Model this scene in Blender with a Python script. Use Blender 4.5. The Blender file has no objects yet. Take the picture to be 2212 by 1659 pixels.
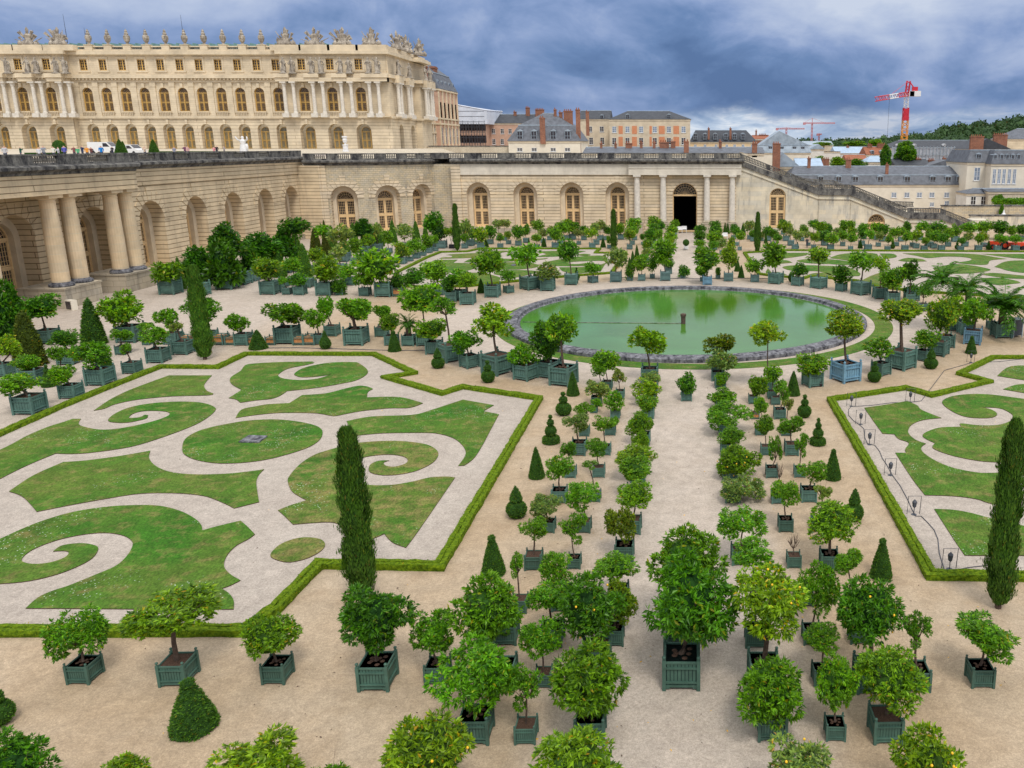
import bpy, math, random
from mathutils import Vector, Matrix
from mathutils.geometry import tessellate_polygon
R = math.radians
random.seed(7)
sc = bpy.context.scene
# ---------------------------------------------------------------- camera
F = 1799.0; XP = 1478.0; YP = 748.5; TH = R(13.58); H = 17.0
W0, H0 = 2212.0, 1659.0
cd = bpy.data.cameras.new('camera'); cam = bpy.data.objects.new('camera', cd)
sc.collection.objects.link(cam); sc.camera = cam
cd.sensor_width = 36; cd.sensor_fit = 'HORIZONTAL'; cd.lens = 36*F/W0
cd.shift_x = -(XP-W0/2)/W0; cd.shift_y = -((H0/2)-YP)/W0
cd.clip_start = 0.5; cd.clip_end = 9000
cam.location = (0, 0, H); cam.rotation_euler = (R(90)-TH, 0, 0)
# ---------------------------------------------------------------- sky and sun
SUN_EL, SUN_AZ = R(55), R(158)         # azimuth measured from +Y towards +X
wd = bpy.data.worlds.new("World"); sc.world = wd; wd.use_nodes = True
nt = wd.node_tree; nt.nodes.clear()
def N(t, **k):
    n = nt.nodes.new(t)
    for a, b in k.items(): setattr(n, a, b)
    return n
L = nt.links.new
out = N('ShaderNodeOutputWorld'); bg = N('ShaderNodeBackground'); L(bg.outputs[0], out.inputs[0])
sky = N('ShaderNodeTexSky', sky_type='NISHITA', sun_disc=False, sun_elevation=SUN_EL, sun_rotation=SUN_AZ, air_density=1.2, dust_density=2.0)
tc = N('ShaderNodeTexCoord'); sep = N('ShaderNodeSeparateXYZ'); L(tc.outputs['Generated'], sep.inputs[0])
def math_(op, a, b=None, c=None, clamp=False):
    n = nt.nodes.new('ShaderNodeMath'); n.operation = op; n.use_clamp = clamp
    for i, v in enumerate((a, b, c)):
        if v is None: continue
        if isinstance(v, (int, float)): n.inputs[i].default_value = v
        else: nt.links.new(v, n.inputs[i])
    return n.outputs[0]
def ramp(fac, stops, interp='LINEAR'):
    n = nt.nodes.new('ShaderNodeValToRGB'); n.color_ramp.interpolation = interp
    e = n.color_ramp.elements
    while len(e) < len(stops): e.new(0.5)
    for i, (p, c) in enumerate(stops):
        e[i].position = p; e[i].color = (c[0], c[1], c[2], 1) if isinstance(c, (tuple, list)) else (c, c, c, 1)
    nt.links.new(fac, n.inputs[0]); return n.outputs[0]
def mixc(f, a, b, bt='MIX'):
    n = nt.nodes.new('ShaderNodeMix'); n.data_type = 'RGBA'; n.blend_type = bt
    if isinstance(f, (int, float)): n.inputs[0].default_value = f
    else: nt.links.new(f, n.inputs[0])
    for i, v in ((6, a), (7, b)):
        if isinstance(v, (tuple, list)): n.inputs[i].default_value = (v[0], v[1], v[2], 1)
        else: nt.links.new(v, n.inputs[i])
    return n.outputs[2]
def noise(vec, scale, detail=4, rough=.55, dist=0.0, col=False):
    n = nt.nodes.new('ShaderNodeTexNoise'); n.inputs['Scale'].default_value = scale
    n.inputs['Detail'].default_value = detail; n.inputs['Roughness'].default_value = rough
    n.inputs['Distortion'].default_value = dist
    nt.links.new(vec, n.inputs['Vector']); return n.outputs[1 if col else 0]
def mapping(vec, loc=(0, 0, 0), sca=(1, 1, 1)):
    n = nt.nodes.new('ShaderNodeMapping'); n.inputs['Location'].default_value = loc
    n.inputs['Scale'].default_value = sca; nt.links.new(vec, n.inputs[0]); return n.outputs[0]
zz = sep.outputs[2]; xx = sep.outputs[0]
m1 = mapping(tc.outputs['Generated'], (2.1, .4, .2), (1, 1, 2.0))
n1 = noise(m1, 4.2, 8, .55, .3); n2 = noise(mapping(tc.outputs['Generated'], (5, 2, 1), (1, 1, 1.7)), 13.0, 8, .58, .5)
cl = math_('ADD', math_('MULTIPLY', n1, .72), math_('MULTIPLY', n2, .28))
cl = math_('MULTIPLY_ADD', math_('SUBTRACT', cl, .5), 2.1, .47)
# height tilt: dark belly low down, lighter above, paler towards both sides
lift = math_('MULTIPLY_ADD', zz, 3.0, -.27)
side = math_('MULTIPLY', math_('ABSOLUTE', math_('ADD', xx, .12)), .30)
cl = math_('ADD', math_('ADD', cl, lift), math_('SUBTRACT', side, .03))
cloud = ramp(cl, [(0.20, (.085, .165, .36)), (.38, (.14, .24, .47)), (.55, (.25, .35, .60)), (.72, (.40, .49, .71)), (.90, (.52, .60, .78)), (1.0, (.60, .67, .82))])
# bright gap between the cloud base and the horizon, towards the right of the view
low = math_('MULTIPLY_ADD', n2, .035, 0.0)
edge = math_('ADD', zz, low)
gap = ramp(edge, [(0.0, 1.0), (.046, 1.0), (.060, 0.0), (1, 0)])
gx = ramp(math_('MULTIPLY_ADD', xx, 1.0, .5), [(.20, .15), (.30, .45), (.42, .12), (.48, .5), (.51, 1.0), (.62, 1.0), (.70, .6), (1, .4)])
gapn = noise(mapping(tc.outputs['Generated'], (0, 3, 0), (1, 1, 4)), 16, 6, .6, .5)
gapc = ramp(gapn, [(.34, (.30, .42, .62)), (.5, (.55, .66, .82)), (.62, (.86, .90, .96))])
cloud = mixc(math_('MULTIPLY', gap, gx), cloud, gapc)
# overcast sky brightens towards the zenith, above what the view takes in
zen = ramp(zz, [(0.0, 0.0), (.20, 0.0), (.55, 1.0)])
cloud = mixc(zen, cloud, (1.25, 1.27, 1.32))
skyc = mixc(1.0, sky.outputs[0], (.10, .10, .10), 'MULTIPLY')
allc = mixc(.93, skyc, cloud)
L(allc, bg.inputs[0]); bg.inputs[1].default_value = 1.0
sl = bpy.data.lights.new('sun', 'SUN'); sun = bpy.data.objects.new('sun', sl); sc.collection.objects.link(sun)
sl.energy = 1.9; sl.angle = R(14); sl.color = (1, .955, .88)
dv = Vector((math.sin(SUN_AZ)*math.cos(SUN_EL), math.cos(SUN_AZ)*math.cos(SUN_EL), math.sin(SUN_EL)))
sun.rotation_euler = dv.to_track_quat('Z', 'Y').to_euler(); sun.location = dv*300
sc.view_settings.view_transform = 'Standard'; sc.view_settings.look = 'None'
sc.view_settings.exposure = 0.0; sc.view_settings.gamma = 1.0
sc.cycles.max_bounces = 6; sc.cycles.diffuse_bounces = 3; sc.cycles.transparent_max_bounces = 6

# ---------------------------------------------------------------- helpers
ct, st = math.cos(TH), math.sin(TH)
def ray(x, y):
    u = (x-XP)/F; v = (y-YP)/F
    return u, ct-v*st, -st-v*ct
def G(x, y, z=0.0):                     # photo point -> place on level z
    u, dy, dz = ray(x, y); t = (z-H)/dz
    return Vector((u*t, dy*t, z))
def AT(x, y, Y):                        # photo point -> place on the plane at distance Y
    u, dy, dz = ray(x, y); t = Y/dy
    return Vector((u*t, Y, H+dz*t))
def PPM(Y, z=0.0): return F/(Y*ct-(z-H)*st)     # photo px per metre
COL = sc.collection
def tag(o, label=None, cat=None, group=None, kind=None):
    if label: o['label'] = label
    if cat: o['category'] = cat
    if group: o['group'] = group
    if kind: o['kind'] = kind
    return o
def empty(name, loc=(0, 0, 0), rz=0, label=None, cat=None, group=None):
    o = bpy.data.objects.new(name, None); COL.objects.link(o); o.location = loc; o.rotation_euler = (0, 0, rz)
    o.empty_display_size = .3
    return tag(o, label, cat, group)
def place(name, me, parent=None, loc=(0, 0, 0), rz=0, sca=(1, 1, 1), color=None):
    o = bpy.data.objects.new(name, me); COL.objects.link(o)
    if parent is not None: o.parent = parent
    o.location = loc; o.rotation_euler = (0, 0, rz); o.scale = sca
    if color: o.color = (*color, 1)
    return o
class MB:
    def __init__(s): s.v = []; s.f = []; s.m = []
    def face(s, pts, m=0):
        n = len(s.v); s.v += [tuple(p) for p in pts]; s.f.append(tuple(range(n, n+len(pts)))); s.m.append(m)
    def box(s, x0, x1, y0, y1, z0, z1, m=0, T=None):
        c = [(x0, y0, z0), (x1, y0, z0), (x1, y1, z0), (x0, y1, z0), (x0, y0, z1), (x1, y0, z1), (x1, y1, z1), (x0, y1, z1)]
        if T: c = [T(*p) for p in c]
        n = len(s.v); s.v += [tuple(p) for p in c]
        for q in ((0, 3, 2, 1), (4, 5, 6, 7), (0, 1, 5, 4), (1, 2, 6, 5), (2, 3, 7, 6), (3, 0, 4, 7)):
            s.f.append(tuple(n+i for i in q)); s.m.append(m)
    def prism(s, pts, z0, z1, m=0, cap=True):       # pts: ccw outline in xy
        k = len(pts); n = len(s.v)
        s.v += [(p[0], p[1], z0) for p in pts]+[(p[0], p[1], z1) for p in pts]
        for i in range(k):
            j = (i+1) % k; s.f.append((n+i, n+j, n+k+j, n+k+i)); s.m.append(m)
        if cap:
            for t in tessellate_polygon([[Vector((p[0], p[1], 0)) for p in pts]]):
                s.f.append(tuple(n+k+i for i in t)); s.m.append(m)
    def lathe(s, prof, cx=0, cy=0, z0=0, n=10, m=0, sc_=(1, 1)):
        b = len(s.v); k = len(prof)
        for r, z in prof:
            for i in range(n):
                a = 2*math.pi*i/n; s.v.append((cx+r*sc_[0]*math.cos(a), cy+r*sc_[1]*math.sin(a), z0+z))
        for j in range(k-1):
            for i in range(n):
                i2 = (i+1) % n; s.f.append((b+j*n+i, b+j*n+i2, b+(j+1)*n+i2, b+(j+1)*n+i)); s.m.append(m)
        s.f.append(tuple(b+(k-1)*n+i for i in range(n))); s.m.append(m)
        s.f.append(tuple(b+n-1-i for i in range(n))); s.m.append(m)
    def tube(s, pts, rad, n=6, m=0):                # tapered tube along points; rad list or number
        pts = [Vector(p) for p in pts]; b = len(s.v)
        for i, p in enumerate(pts):
            d = (pts[min(i+1, len(pts)-1)]-pts[max(i-1, 0)]).normalized()
            a = d.cross(Vector((0, 0, 1)) if abs(d.z) < .95 else Vector((1, 0, 0))).normalized(); c = d.cross(a)
            r = rad[i] if isinstance(rad, (list, tuple)) else rad
            for k in range(n):
                t = 2*math.pi*k/n; s.v.append(tuple(p+a*(r*math.cos(t))+c*(r*math.sin(t))))
        for i in range(len(pts)-1):
            for k in range(n):
                k2 = (k+1) % n; s.f.append((b+i*n+k, b+i*n+k2, b+(i+1)*n+k2, b+(i+1)*n+k)); s.m.append(m)
        s.f.append(tuple(b+n-1-k for k in range(n))); s.m.append(m)
        e = b+(len(pts)-1)*n; s.f.append(tuple(e+k for k in range(n))); s.m.append(m)
    def mesh(s, name, mats, smooth=False):
        me = bpy.data.meshes.new(name); me.from_pydata(s.v, [], s.f)
        for m in (mats if isinstance(mats, (list, tuple)) else [mats]): me.materials.append(m)
        me.polygons.foreach_set('material_index', s.m)
        if smooth: me.polygons.foreach_set('use_smooth', [True]*len(s.f))
        me.update(); return me
    def build(s, name, mats, parent=None, smooth=False, **k):
        return place(name, s.mesh(name, mats, smooth), parent, **k)

# ---------------------------------------------------------------- materials
M = {}
def newmat(name, rough=.8, spec=.3):
    global nt
    m = bpy.data.materials.new(name); m.use_nodes = True; nt = m.node_tree; nt.nodes.clear()
    o = nt.nodes.new('ShaderNodeOutputMaterial'); p = nt.nodes.new('ShaderNodeBsdfPrincipled')
    nt.links.new(p.outputs[0], o.inputs[0]); p.inputs['Roughness'].default_value = rough
    p.inputs['Specular IOR Level'].default_value = spec; M[name] = m
    return m, p, o
def pos():
    return nt.nodes.new('ShaderNodeNewGeometry').outputs['Position']
def objc():
    return nt.nodes.new('ShaderNodeTexCoord').outputs['Object']
def bump(h, p, s=.3, d=.02):
    b = nt.nodes.new('ShaderNodeBump'); b.inputs['Strength'].default_value = s; b.inputs['Distance'].default_value = d
    nt.links.new(h, b.inputs['Height']); nt.links.new(b.outputs[0], p.inputs['Normal'])
def simple(name, c, rough=.8, var=.18, scale=3.0, spec=.3, metal=0, bp=0):
    m, p, o = newmat(name, rough, spec)
    n = noise(pos(), scale, 5, .6)
    a = tuple(x*(1-var) for x in c); b = tuple(min(1, x*(1+var)) for x in c)
    nt.links.new(ramp(n, [(.3, a), (.7, b)]), p.inputs['Base Color'])
    p.inputs['Metallic'].default_value = metal
    if bp: bump(n, p, bp)
    return m
def stone(name, c1, c2, mort, row=.62, wid=1.7, mt=.045, stain=.35, stainc=(.16, .14, .12), bstr=.6, low=None):
    m, p, o = newmat(name, .9, .2)
    P = pos(); s = nt.nodes.new('ShaderNodeSeparateXYZ'); nt.links.new(P, s.inputs[0])
    cb = nt.nodes.new('ShaderNodeCombineXYZ'); nt.links.new(math_('ADD', s.outputs[0], s.outputs[1]), cb.inputs[0]); nt.links.new(s.outputs[2], cb.inputs[1])
    b = nt.nodes.new('ShaderNodeTexBrick'); nt.links.new(cb.outputs[0], b.inputs['Vector'])
    b.inputs['Scale'].default_value = 1; b.inputs['Row Height'].default_value = row; b.inputs['Brick Width'].default_value = wid
    b.inputs['Mortar Size'].default_value = mt; b.inputs['Mortar Smooth'].default_value = .3
    b.inputs['Color1'].default_value = (*c1, 1); b.inputs['Color2'].default_value = (*c2, 1); b.inputs['Mortar'].default_value = (*mort, 1)
    n = noise(P, .35, 8, .62); n3 = noise(mapping(P, (0, 0, 0), (1, 1, .18)), 1.1, 8, .65)
    f = ramp(n3, [(.52, 0), (.72, stain)])
    c = mixc(f, b.outputs[0], stainc)
    c = mixc(1.0, c, ramp(n, [(.3, .78), (.7, 1.15)]), 'MULTIPLY')
    if low:
        c = mixc(math_('MULTIPLY', ramp(math_('MULTIPLY', s.outputs[2], .1), [(low[0]/10, 0), (low[1]/10, 1)]), ramp(n3, [(.35, .1), (.6, .9)])), c, low[2])
    nt.links.new(c, p.inputs['Base Color'])
    inv = math_('SUBTRACT', 1.0, b.outputs['Fac'])
    bump(math_('ADD', inv, math_('MULTIPLY', noise(P, 6, 4), .25)), p, bstr, .05)
    return m
stone('warm_ashlar', (.72, .57, .375), (.62, .50, .335), (.25, .18, .105), .62, 40.0, .055, .30)
stone('wing_ashlar', (.68, .575, .43), (.72, .58, .39), (.26, .20, .135), .62, 40.0, .055, .22)
stone('old_blocks', (.52, .46, .355), (.62, .51, .335), (.24, .20, .15), .36, .95, .022, .55, (.17, .155, .14))
stone('stair_ashlar', (.62, .575, .475), (.70, .615, .46), (.48, .42, .33), .9, 2.6, .012, .85, (.24, .24, .235), .25)
stone('plinth_stone', (.43, .38, .30), (.50, .43, .32), (.25, .21, .16), .7, 1.5, .02, .6, (.13, .12, .115))
stone('column_stone', (.72, .55, .35), (.62, .50, .345), (.62, .53, .38), .95, 50, .03, .35, (.30, .25, .19), .2)
stone('palace_stone', (.70, .585, .42), (.66, .555, .40), (.58, .46, .29), .55, 50, .03, .18, (.42, .35, .25), .3)
stone('palace_rustic', (.69, .58, .42), (.71, .595, .42), (.42, .33, .22), .85, 50, .07, .2, (.40, .35, .27), .5)
stone('pale_frieze', (.70, .64, .54), (.68, .62, .52), (.45, .40, .32), 3.0, 60, .01, .25, (.30, .26, .2), .1)
stone('dark_parapet', (.155, .15, .15), (.26, .25, .235), (.07, .07, .07), .55, 1.3, .02, .8, (.045, .045, .05), .5)
simple('reveal_stone', (.66, .55, .40), .9, .14, .7)
simple('baluster_stone', (.20, .185, .16), .9, .4, 2.5)
simple('pale_column', (.66, .61, .53), .7, .15, 2)
simple('cornice_stone', (.34, .30, .24), .9, .55, 1.3)
def weather(name, a, b, sc1=.8):
    m, p, o = newmat(name, .92, .15); P = pos()
    n = noise(mapping(P, (0, 0, 0), (1, 1, .5)), sc1, 9, .7); n2 = noise(P, 5, 5, .6)
    nt.links.new(mixc(1, ramp(n, [(.38, a), (.60, b)]), ramp(n2, [(.3, .6), (.7, 1.25)]), 'MULTIPLY'), p.inputs['Base Color'])
    bump(n2, p, .5, .04); return m
weather('black_crust', (.04, .04, .045), (.22, .21, .19), 1.0)
weather('rim_stone', (.035, .035, .045), (.24, .24, .26), 2.2)
weather('statue_stone', (.20, .17, .14), (.50, .44, .36), 1.2)
weather('plain_wall', (.50, .43, .33), (.62, .55, .43), .4)
simple('door_wood', (.78, .55, .29), .6, .1); simple('gold_frame', (.70, .44, .13), .5, .12)
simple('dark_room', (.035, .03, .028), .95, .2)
simple('white_paint', (.75, .75, .74), .5, .05); simple('white_marble', (.74, .73, .72), .5, .12)
def glass(name, c, rough=.12):
    m, p, o = newmat(name, rough, .6)
    nt.links.new(ramp(noise(pos(), 1.3, 3), [(.35, c), (.65, tuple(x*1.7 for x in c))]), p.inputs['Base Color'])
glass('pane_dark', (.030, .026, .028)); glass('pane_pale', (.13, .14, .11), .3); glass('pane_sky', (.16, .20, .26), .2)
simple('slate', (.105, .115, .135), .6, .35, .9, .4); simple('slate_dark', (.05, .055, .065), .6, .3, .9)
simple('zinc', (.30, .36, .42), .5, .25, .7, .4); simple('zinc_blue', (.36, .46, .58), .5, .15, .7)
simple('copper', (.22, .36, .33), .6, .3, .8); simple('tile_red', (.30, .11, .06), .8, .3, 2)
simple('cream_wall', (.70, .64, .53), .9, .1, .5); simple('yellow_wall', (.72, .55, .33), .9, .08, .5)
simple('pink_wall', (.56, .36, .26), .9, .14, .6); simple('beige_wall', (.60, .51, .38), .9, .14, .6)
simple('orange_brick', (.60, .25, .13), .9, .12, 2); simple('white_wall', (.68, .65, .59), .9, .1, .6)
stone('brick', (.26, .09, .055), (.36, .14, .08), (.22, .17, .13), .22, .5, .03, .4, (.10, .07, .06), .3)
simple('tarp', (.62, .66, .74), .6, .18, .25); simple('netting', (.36, .38, .42), .9, .25, .6)
simple('steel_dark', (.06, .065, .08), .5, .2); simple('crane_pink', (.50, .22, .24), .6, .1); simple('crane_red', (.55, .03, .05), .45, .1); simple('crane_orange', (.80, .33, .03), .45, .1)
simple('tractor_red', (.65, .06, .02), .4, .1); simple('rubber', (.02, .02, .022), .8, .1)
simple('soil', (.075, .045, .032), .95, .5, 30, .1, bp=.6)
simple('bark', (.10, .070, .055), .9, .4, 9, .1, bp=.5)
simple('fruit_yellow', (.85, .50, .03), .5, .15, 8); simple('skin', (.55, .34, .25), .7, .1)
simple('hair', (.04, .03, .025), .7, .2); simple('denim', (.05, .06, .10), .9, .2)
m, p, o = newmat('cloth', .9, .1); oi = nt.nodes.new('ShaderNodeObjectInfo')
nt.links.new(mixc(1, oi.outputs['Color'], ramp(noise(objc(), 6, 3), [(.3, .8), (.7, 1.1)]), 'MULTIPLY'), p.inputs['Base Color'])
# planter paint: plank joints run up the boxes; tint from the object
m, p, o = newmat('planter_paint', .6, .35)
oi = nt.nodes.new('ShaderNodeObjectInfo')
nz = noise(pos(), 2.2, 6, .65); nf = noise(mapping(pos(), (0, 0, 0), (1, 1, .15)), 14, 4, .6)
c = mixc(1, oi.outputs['Color'], ramp(nz, [(.3, .72), (.7, 1.2)]), 'MULTIPLY')
c = mixc(ramp(nf, [(.6, 0), (.8, .35)]), c, (.20, .26, .25))
nt.links.new(c, p.inputs['Base Color']); bump(nf, p, .25, .01)
simple('planter_groove', (.016, .035, .034), .8, .2); simple('raw_wood', (.50, .22, .08), .8, .35, 6)
# leaves: colour varies leaf by leaf, tint from the object
def leafmat(name, lo, hi, tr=.35, rough=.5):
    m, p, o = newmat(name, rough, .35)
    oi = nt.nodes.new('ShaderNodeObjectInfo'); g = nt.nodes.new('ShaderNodeNewGeometry')
    mid = tuple((a+b)/2 for a, b in zip(lo, hi))
    c = ramp(g.outputs['Random Per Island'], [(0, lo), (.5, mid), (.93, hi), (.965, hi), (.975, (hi[0]*1.9, hi[1]*.95, hi[2])), (1.0, (hi[0]*1.5, hi[1]*.55, hi[2]))])
    c = mixc(1, c, ramp(noise(objc(), 1.6, 3), [(.3, .7), (.7, 1.25)]), 'MULTIPLY')
    c = mixc(1, c, oi.outputs['Color'], 'MULTIPLY')
    nt.links.new(c, p.inputs['Base Color'])
    t = nt.nodes.new('ShaderNodeBsdfTranslucent'); nt.links.new(mixc(1, c, (1.3, 1.25, .5), 'MULTIPLY'), t.inputs[0])
    ms = nt.nodes.new('ShaderNodeMixShader'); ms.inputs[0].default_value = tr
    nt.links.new(p.outputs[0], ms.inputs[1]); nt.links.new(t.outputs[0], ms.inputs[2]); nt.links.new(ms.outputs[0], o.inputs[0])
    return m
leafmat('leaf', (.030, .105, .006), (.215, .44, .014), .40, .40); leafmat('yew', (.030, .10, .008), (.11, .25, .014), .2, .65)
leafmat('box_leaf', (.09, .16, .005), (.27, .37, .010), .2, .7); leafmat('forest_leaf', (.025, .06, .022), (.06, .12, .035), .15, .8)
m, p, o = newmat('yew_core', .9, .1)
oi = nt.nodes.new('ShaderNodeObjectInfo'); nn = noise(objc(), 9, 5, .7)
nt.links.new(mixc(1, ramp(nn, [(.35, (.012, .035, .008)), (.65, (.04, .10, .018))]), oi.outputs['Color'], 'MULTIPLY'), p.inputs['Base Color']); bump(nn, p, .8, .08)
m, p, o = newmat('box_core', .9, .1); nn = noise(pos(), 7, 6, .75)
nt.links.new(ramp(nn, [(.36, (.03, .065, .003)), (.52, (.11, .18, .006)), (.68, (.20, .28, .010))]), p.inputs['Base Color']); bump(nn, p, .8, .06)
# lawn
m, p, o = newmat('lawn_grass', .9, .15); P = pos()
a = noise(P, .16, 6, .6, .4); b = noise(P, 1.3, 6, .6); c3 = noise(mapping(P, (0, 0, 0), (1, .5, 1)), 14, 4, .7)
oi = nt.nodes.new('ShaderNodeObjectInfo'); so = nt.nodes.new('ShaderNodeSeparateColor'); nt.links.new(oi.outputs['Color'], so.inputs[0])
dry = math_('MULTIPLY', math_('SUBTRACT', 1.0, so.outputs[0]), .16)
col = mixc(ramp(a, [(.36, 0), (.62, .9)]), (.040, .135, .010), (.10, .155, .022))
col = mixc(ramp(math_('ADD', b, dry), [(.50, 0), (.74, .75)]), col, (.24, .18, .07))
col = mixc(1, col, ramp(noise(P, .7, 5, .65, .5), [(.3, .72), (.7, 1.22)]), 'MULTIPLY')
col = mixc(1, col, ramp(c3, [(.28, .45), (.72, 1.55)]), 'MULTIPLY')
vo = nt.nodes.new('ShaderNodeTexVoronoi'); vo.inputs['Scale'].default_value = 6; nt.links.new(P, vo.inputs['Vector'])
fl = math_('MULTIPLY', ramp(vo.outputs['Distance'], [(.10, 1), (.2, 0)]), ramp(noise(P, .22, 4, .6), [(.53, 0), (.60, 1)]))
col = mixc(fl, col, (.50, .58, .44))
nt.links.new(col, p.inputs['Base Color']); bump(c3, p, .6, .05)
# gravel of three tones laid out on the ground
def gravel(name, base_fn, bs=.5):
    m, p, o = newmat(name, .95, .1); P = pos()
    c = base_fn(P); g = noise(P, 9, 6, .75); g2 = noise(P, 22, 5, .85)
    c = mixc(1, c, ramp(g, [(.28, .70), (.72, 1.2)]), 'MULTIPLY'); c = mixc(1, c, ramp(g2, [(.3, .62), (.7, 1.34)]), 'MULTIPLY')
    c = mixc(1, c, ramp(noise(P, 1.7, 7, .72, .6), [(.30, .80), (.70, 1.14)]), 'MULTIPLY')
    nt.links.new(c, p.inputs['Base Color']); bump(g2, p, bs, .03); return m
def base_garden(P):
    s = nt.nodes.new('ShaderNodeSeparateXYZ'); nt.links.new(P, s.inputs[0]); x, y = s.outputs[0], s.outputs[1]
    n = noise(P, .12, 6, .6, .3); n5 = noise(P, .5, 5, .65)
    sand = mixc(ramp(n, [(.35, 0), (.65, 1)]), (.44, .325, .21), (.49, .39, .28))
    sand = mixc(ramp(n5, [(.5, 0), (.75, .55)]), sand, (.37, .265, .165))
    pale = mixc(ramp(n5, [(.35, 0), (.7, 1)]), (.52, .445, .375), (.47, .395, .325))
    ax = math_('ABSOLUTE', x)
    alley = ramp(math_('ADD', math_('MULTIPLY', ax, .05), math_('MULTIPLY', n5, .06)), [(.17, 1), (.29, 0)])
    dx = math_('MULTIPLY', x, x); dyy = math_('SUBTRACT', y, 82.5); dyy = math_('MULTIPLY', dyy, dyy)
    rr = math_('SQRT', math_('ADD', dx, dyy))
    ring = ramp(math_('MULTIPLY_ADD', n5, .05, math_('MULTIPLY', rr, .02)), [(.50, 1), (.56, 0)])
    left = ramp(math_('MULTIPLY', x, -.01), [(.34, 0), (.42, 1)])
    f = math_('MAXIMUM', math_('MAXIMUM', alley, ring), left)
    return mixc(f, sand, pale)
gravel('garden_gravel', base_garden)
gravel('parterre_gravel', lambda P: mixc(ramp(noise(P, .3, 6, .6), [(.35, 0), (.65, 1)]), (.43, .37, .315), (.475, .415, .355)))
gravel('terrace_gravel', lambda P: mixc(ramp(noise(P, .1, 4), [(.4, 0), (.6, 1)]), (.62, .54, .42), (.55, .48, .37)))
m, p, o = newmat('pond_water', .07, .25); P = pos()
a = noise(P, .09, 5, .6, .5); b = noise(P, .5, 6, .6, .4); w = noise(mapping(P, (0, 0, 0), (1, 2.2, 1)), 2.2, 5, .6)
col = mixc(ramp(a, [(.40, 0), (.62, 1)]), (.070, .205, .035), (.055, .15, .012))
col = mixc(ramp(b, [(.62, 0), (.72, .5)]), col, (.15, .24, .07))
nt.links.new(col, p.inputs['Base Color']); bump(w, p, .10, .05)
print('materials', len(M))
# ================================================================ ground, lawns, pool
def struct(name, me, label=None, kind='structure'):
    o = place(name, me); o['kind'] = kind
    if label: o['label'] = label
    return o
mb = MB(); mb.face([(-2500, -200, 0), (2500, -200, 0), (2500, 4500, 0), (-2500, 4500, 0)])
struct('ground', mb.mesh('ground', M['garden_gravel']), 'sandy gravel ground of the sunken garden')
def smooth(pts, n=5):                   # pts: (x, y[, 1]) third value marks a sharp corner
    out = []; k = len(pts)
    for i in range(k):
        p1 = pts[i]; p2 = pts[(i+1) % k]
        p0 = pts[i-1] if len(p1) < 3 else p1; p3 = pts[(i+2) % k] if len(p2) < 3 else p2
        for j in range(n):
            t = j/n; q = []
            for a in (0, 1):
                q.append(.5*((2*p1[a])+(-p0[a]+p2[a])*t+(2*p0[a]-5*p1[a]+4*p2[a]-p3[a])*t*t+(-p0[a]+3*p1[a]-3*p2[a]+p3[a])*t**3))
            out.append(tuple(q))
    return out
def slab(name, outline, z0, z1, mat, label=None, kind='structure', edge=None):
    # flat sheet with a cut edge
    pts = [Vector((p[0], p[1])) for p in outline]
    area = sum(pts[i].x*pts[(i+1) % len(pts)].y-pts[(i+1) % len(pts)].x*pts[i].y for i in range(len(pts)))
    if area < 0: pts.reverse()
    mb = MB(); mb.prism([(p.x, p.y) for p in pts], z0, z1, 0)
    if edge:
        for i in range(len(pts)): mb.m[i] = 1
    return struct(name, mb.mesh(name, [M[mat], M[edge or mat]]), label, kind)
def poly(s):                            # "x,y x,y! ..." -> list, ! marks a corner
    r = []
    for w in s.split():
        c = w.endswith('!'); x, y = w.rstrip('!').split(','); r.append((float(x), float(y), 1) if c else (float(x), float(y)))
    return r
HEDGE = {
 'near_left': ("-60,969 0,941 137,879.5 260,829.5 347,795 470,796 532,767 809,768 894,808.5 834,818 955.5,853 1000.5,839 1165,864 950,1228 690,1224 597,1320 528,1368 -60,1370", 'low clipped box hedge bordering the large left scroll garden', True),
 'near_right': ("2290,774 2144,775 2073,810 2135,827 2011.5,857 1956.5,841 1794,866 1876.5,1007 2011,1248 2290,1252", 'low clipped box hedge bordering the right scroll garden with lanterns', True),
 'far_left': ("866,621 857,590 921.6,558 951.6,546 1009,544.6 1038,538.4 1295.5,538.6 1286,547.5 1352,548 1321,591 1230,598 1128,607.5 1010,620", 'box hedge around the scroll garden beyond the left of the pool', True),
 'far_right': ("2290,545.5 1935,543.2 1700,542.2 1608,547.4 1640,593.5 1664,596.5 1701,600 1734,603 1750.5,598 1853,608.5 1898,622 1990,632 2290,650", 'box hedge around the scroll garden beyond the right of the pool', True),
}
box_fleck = None
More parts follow.
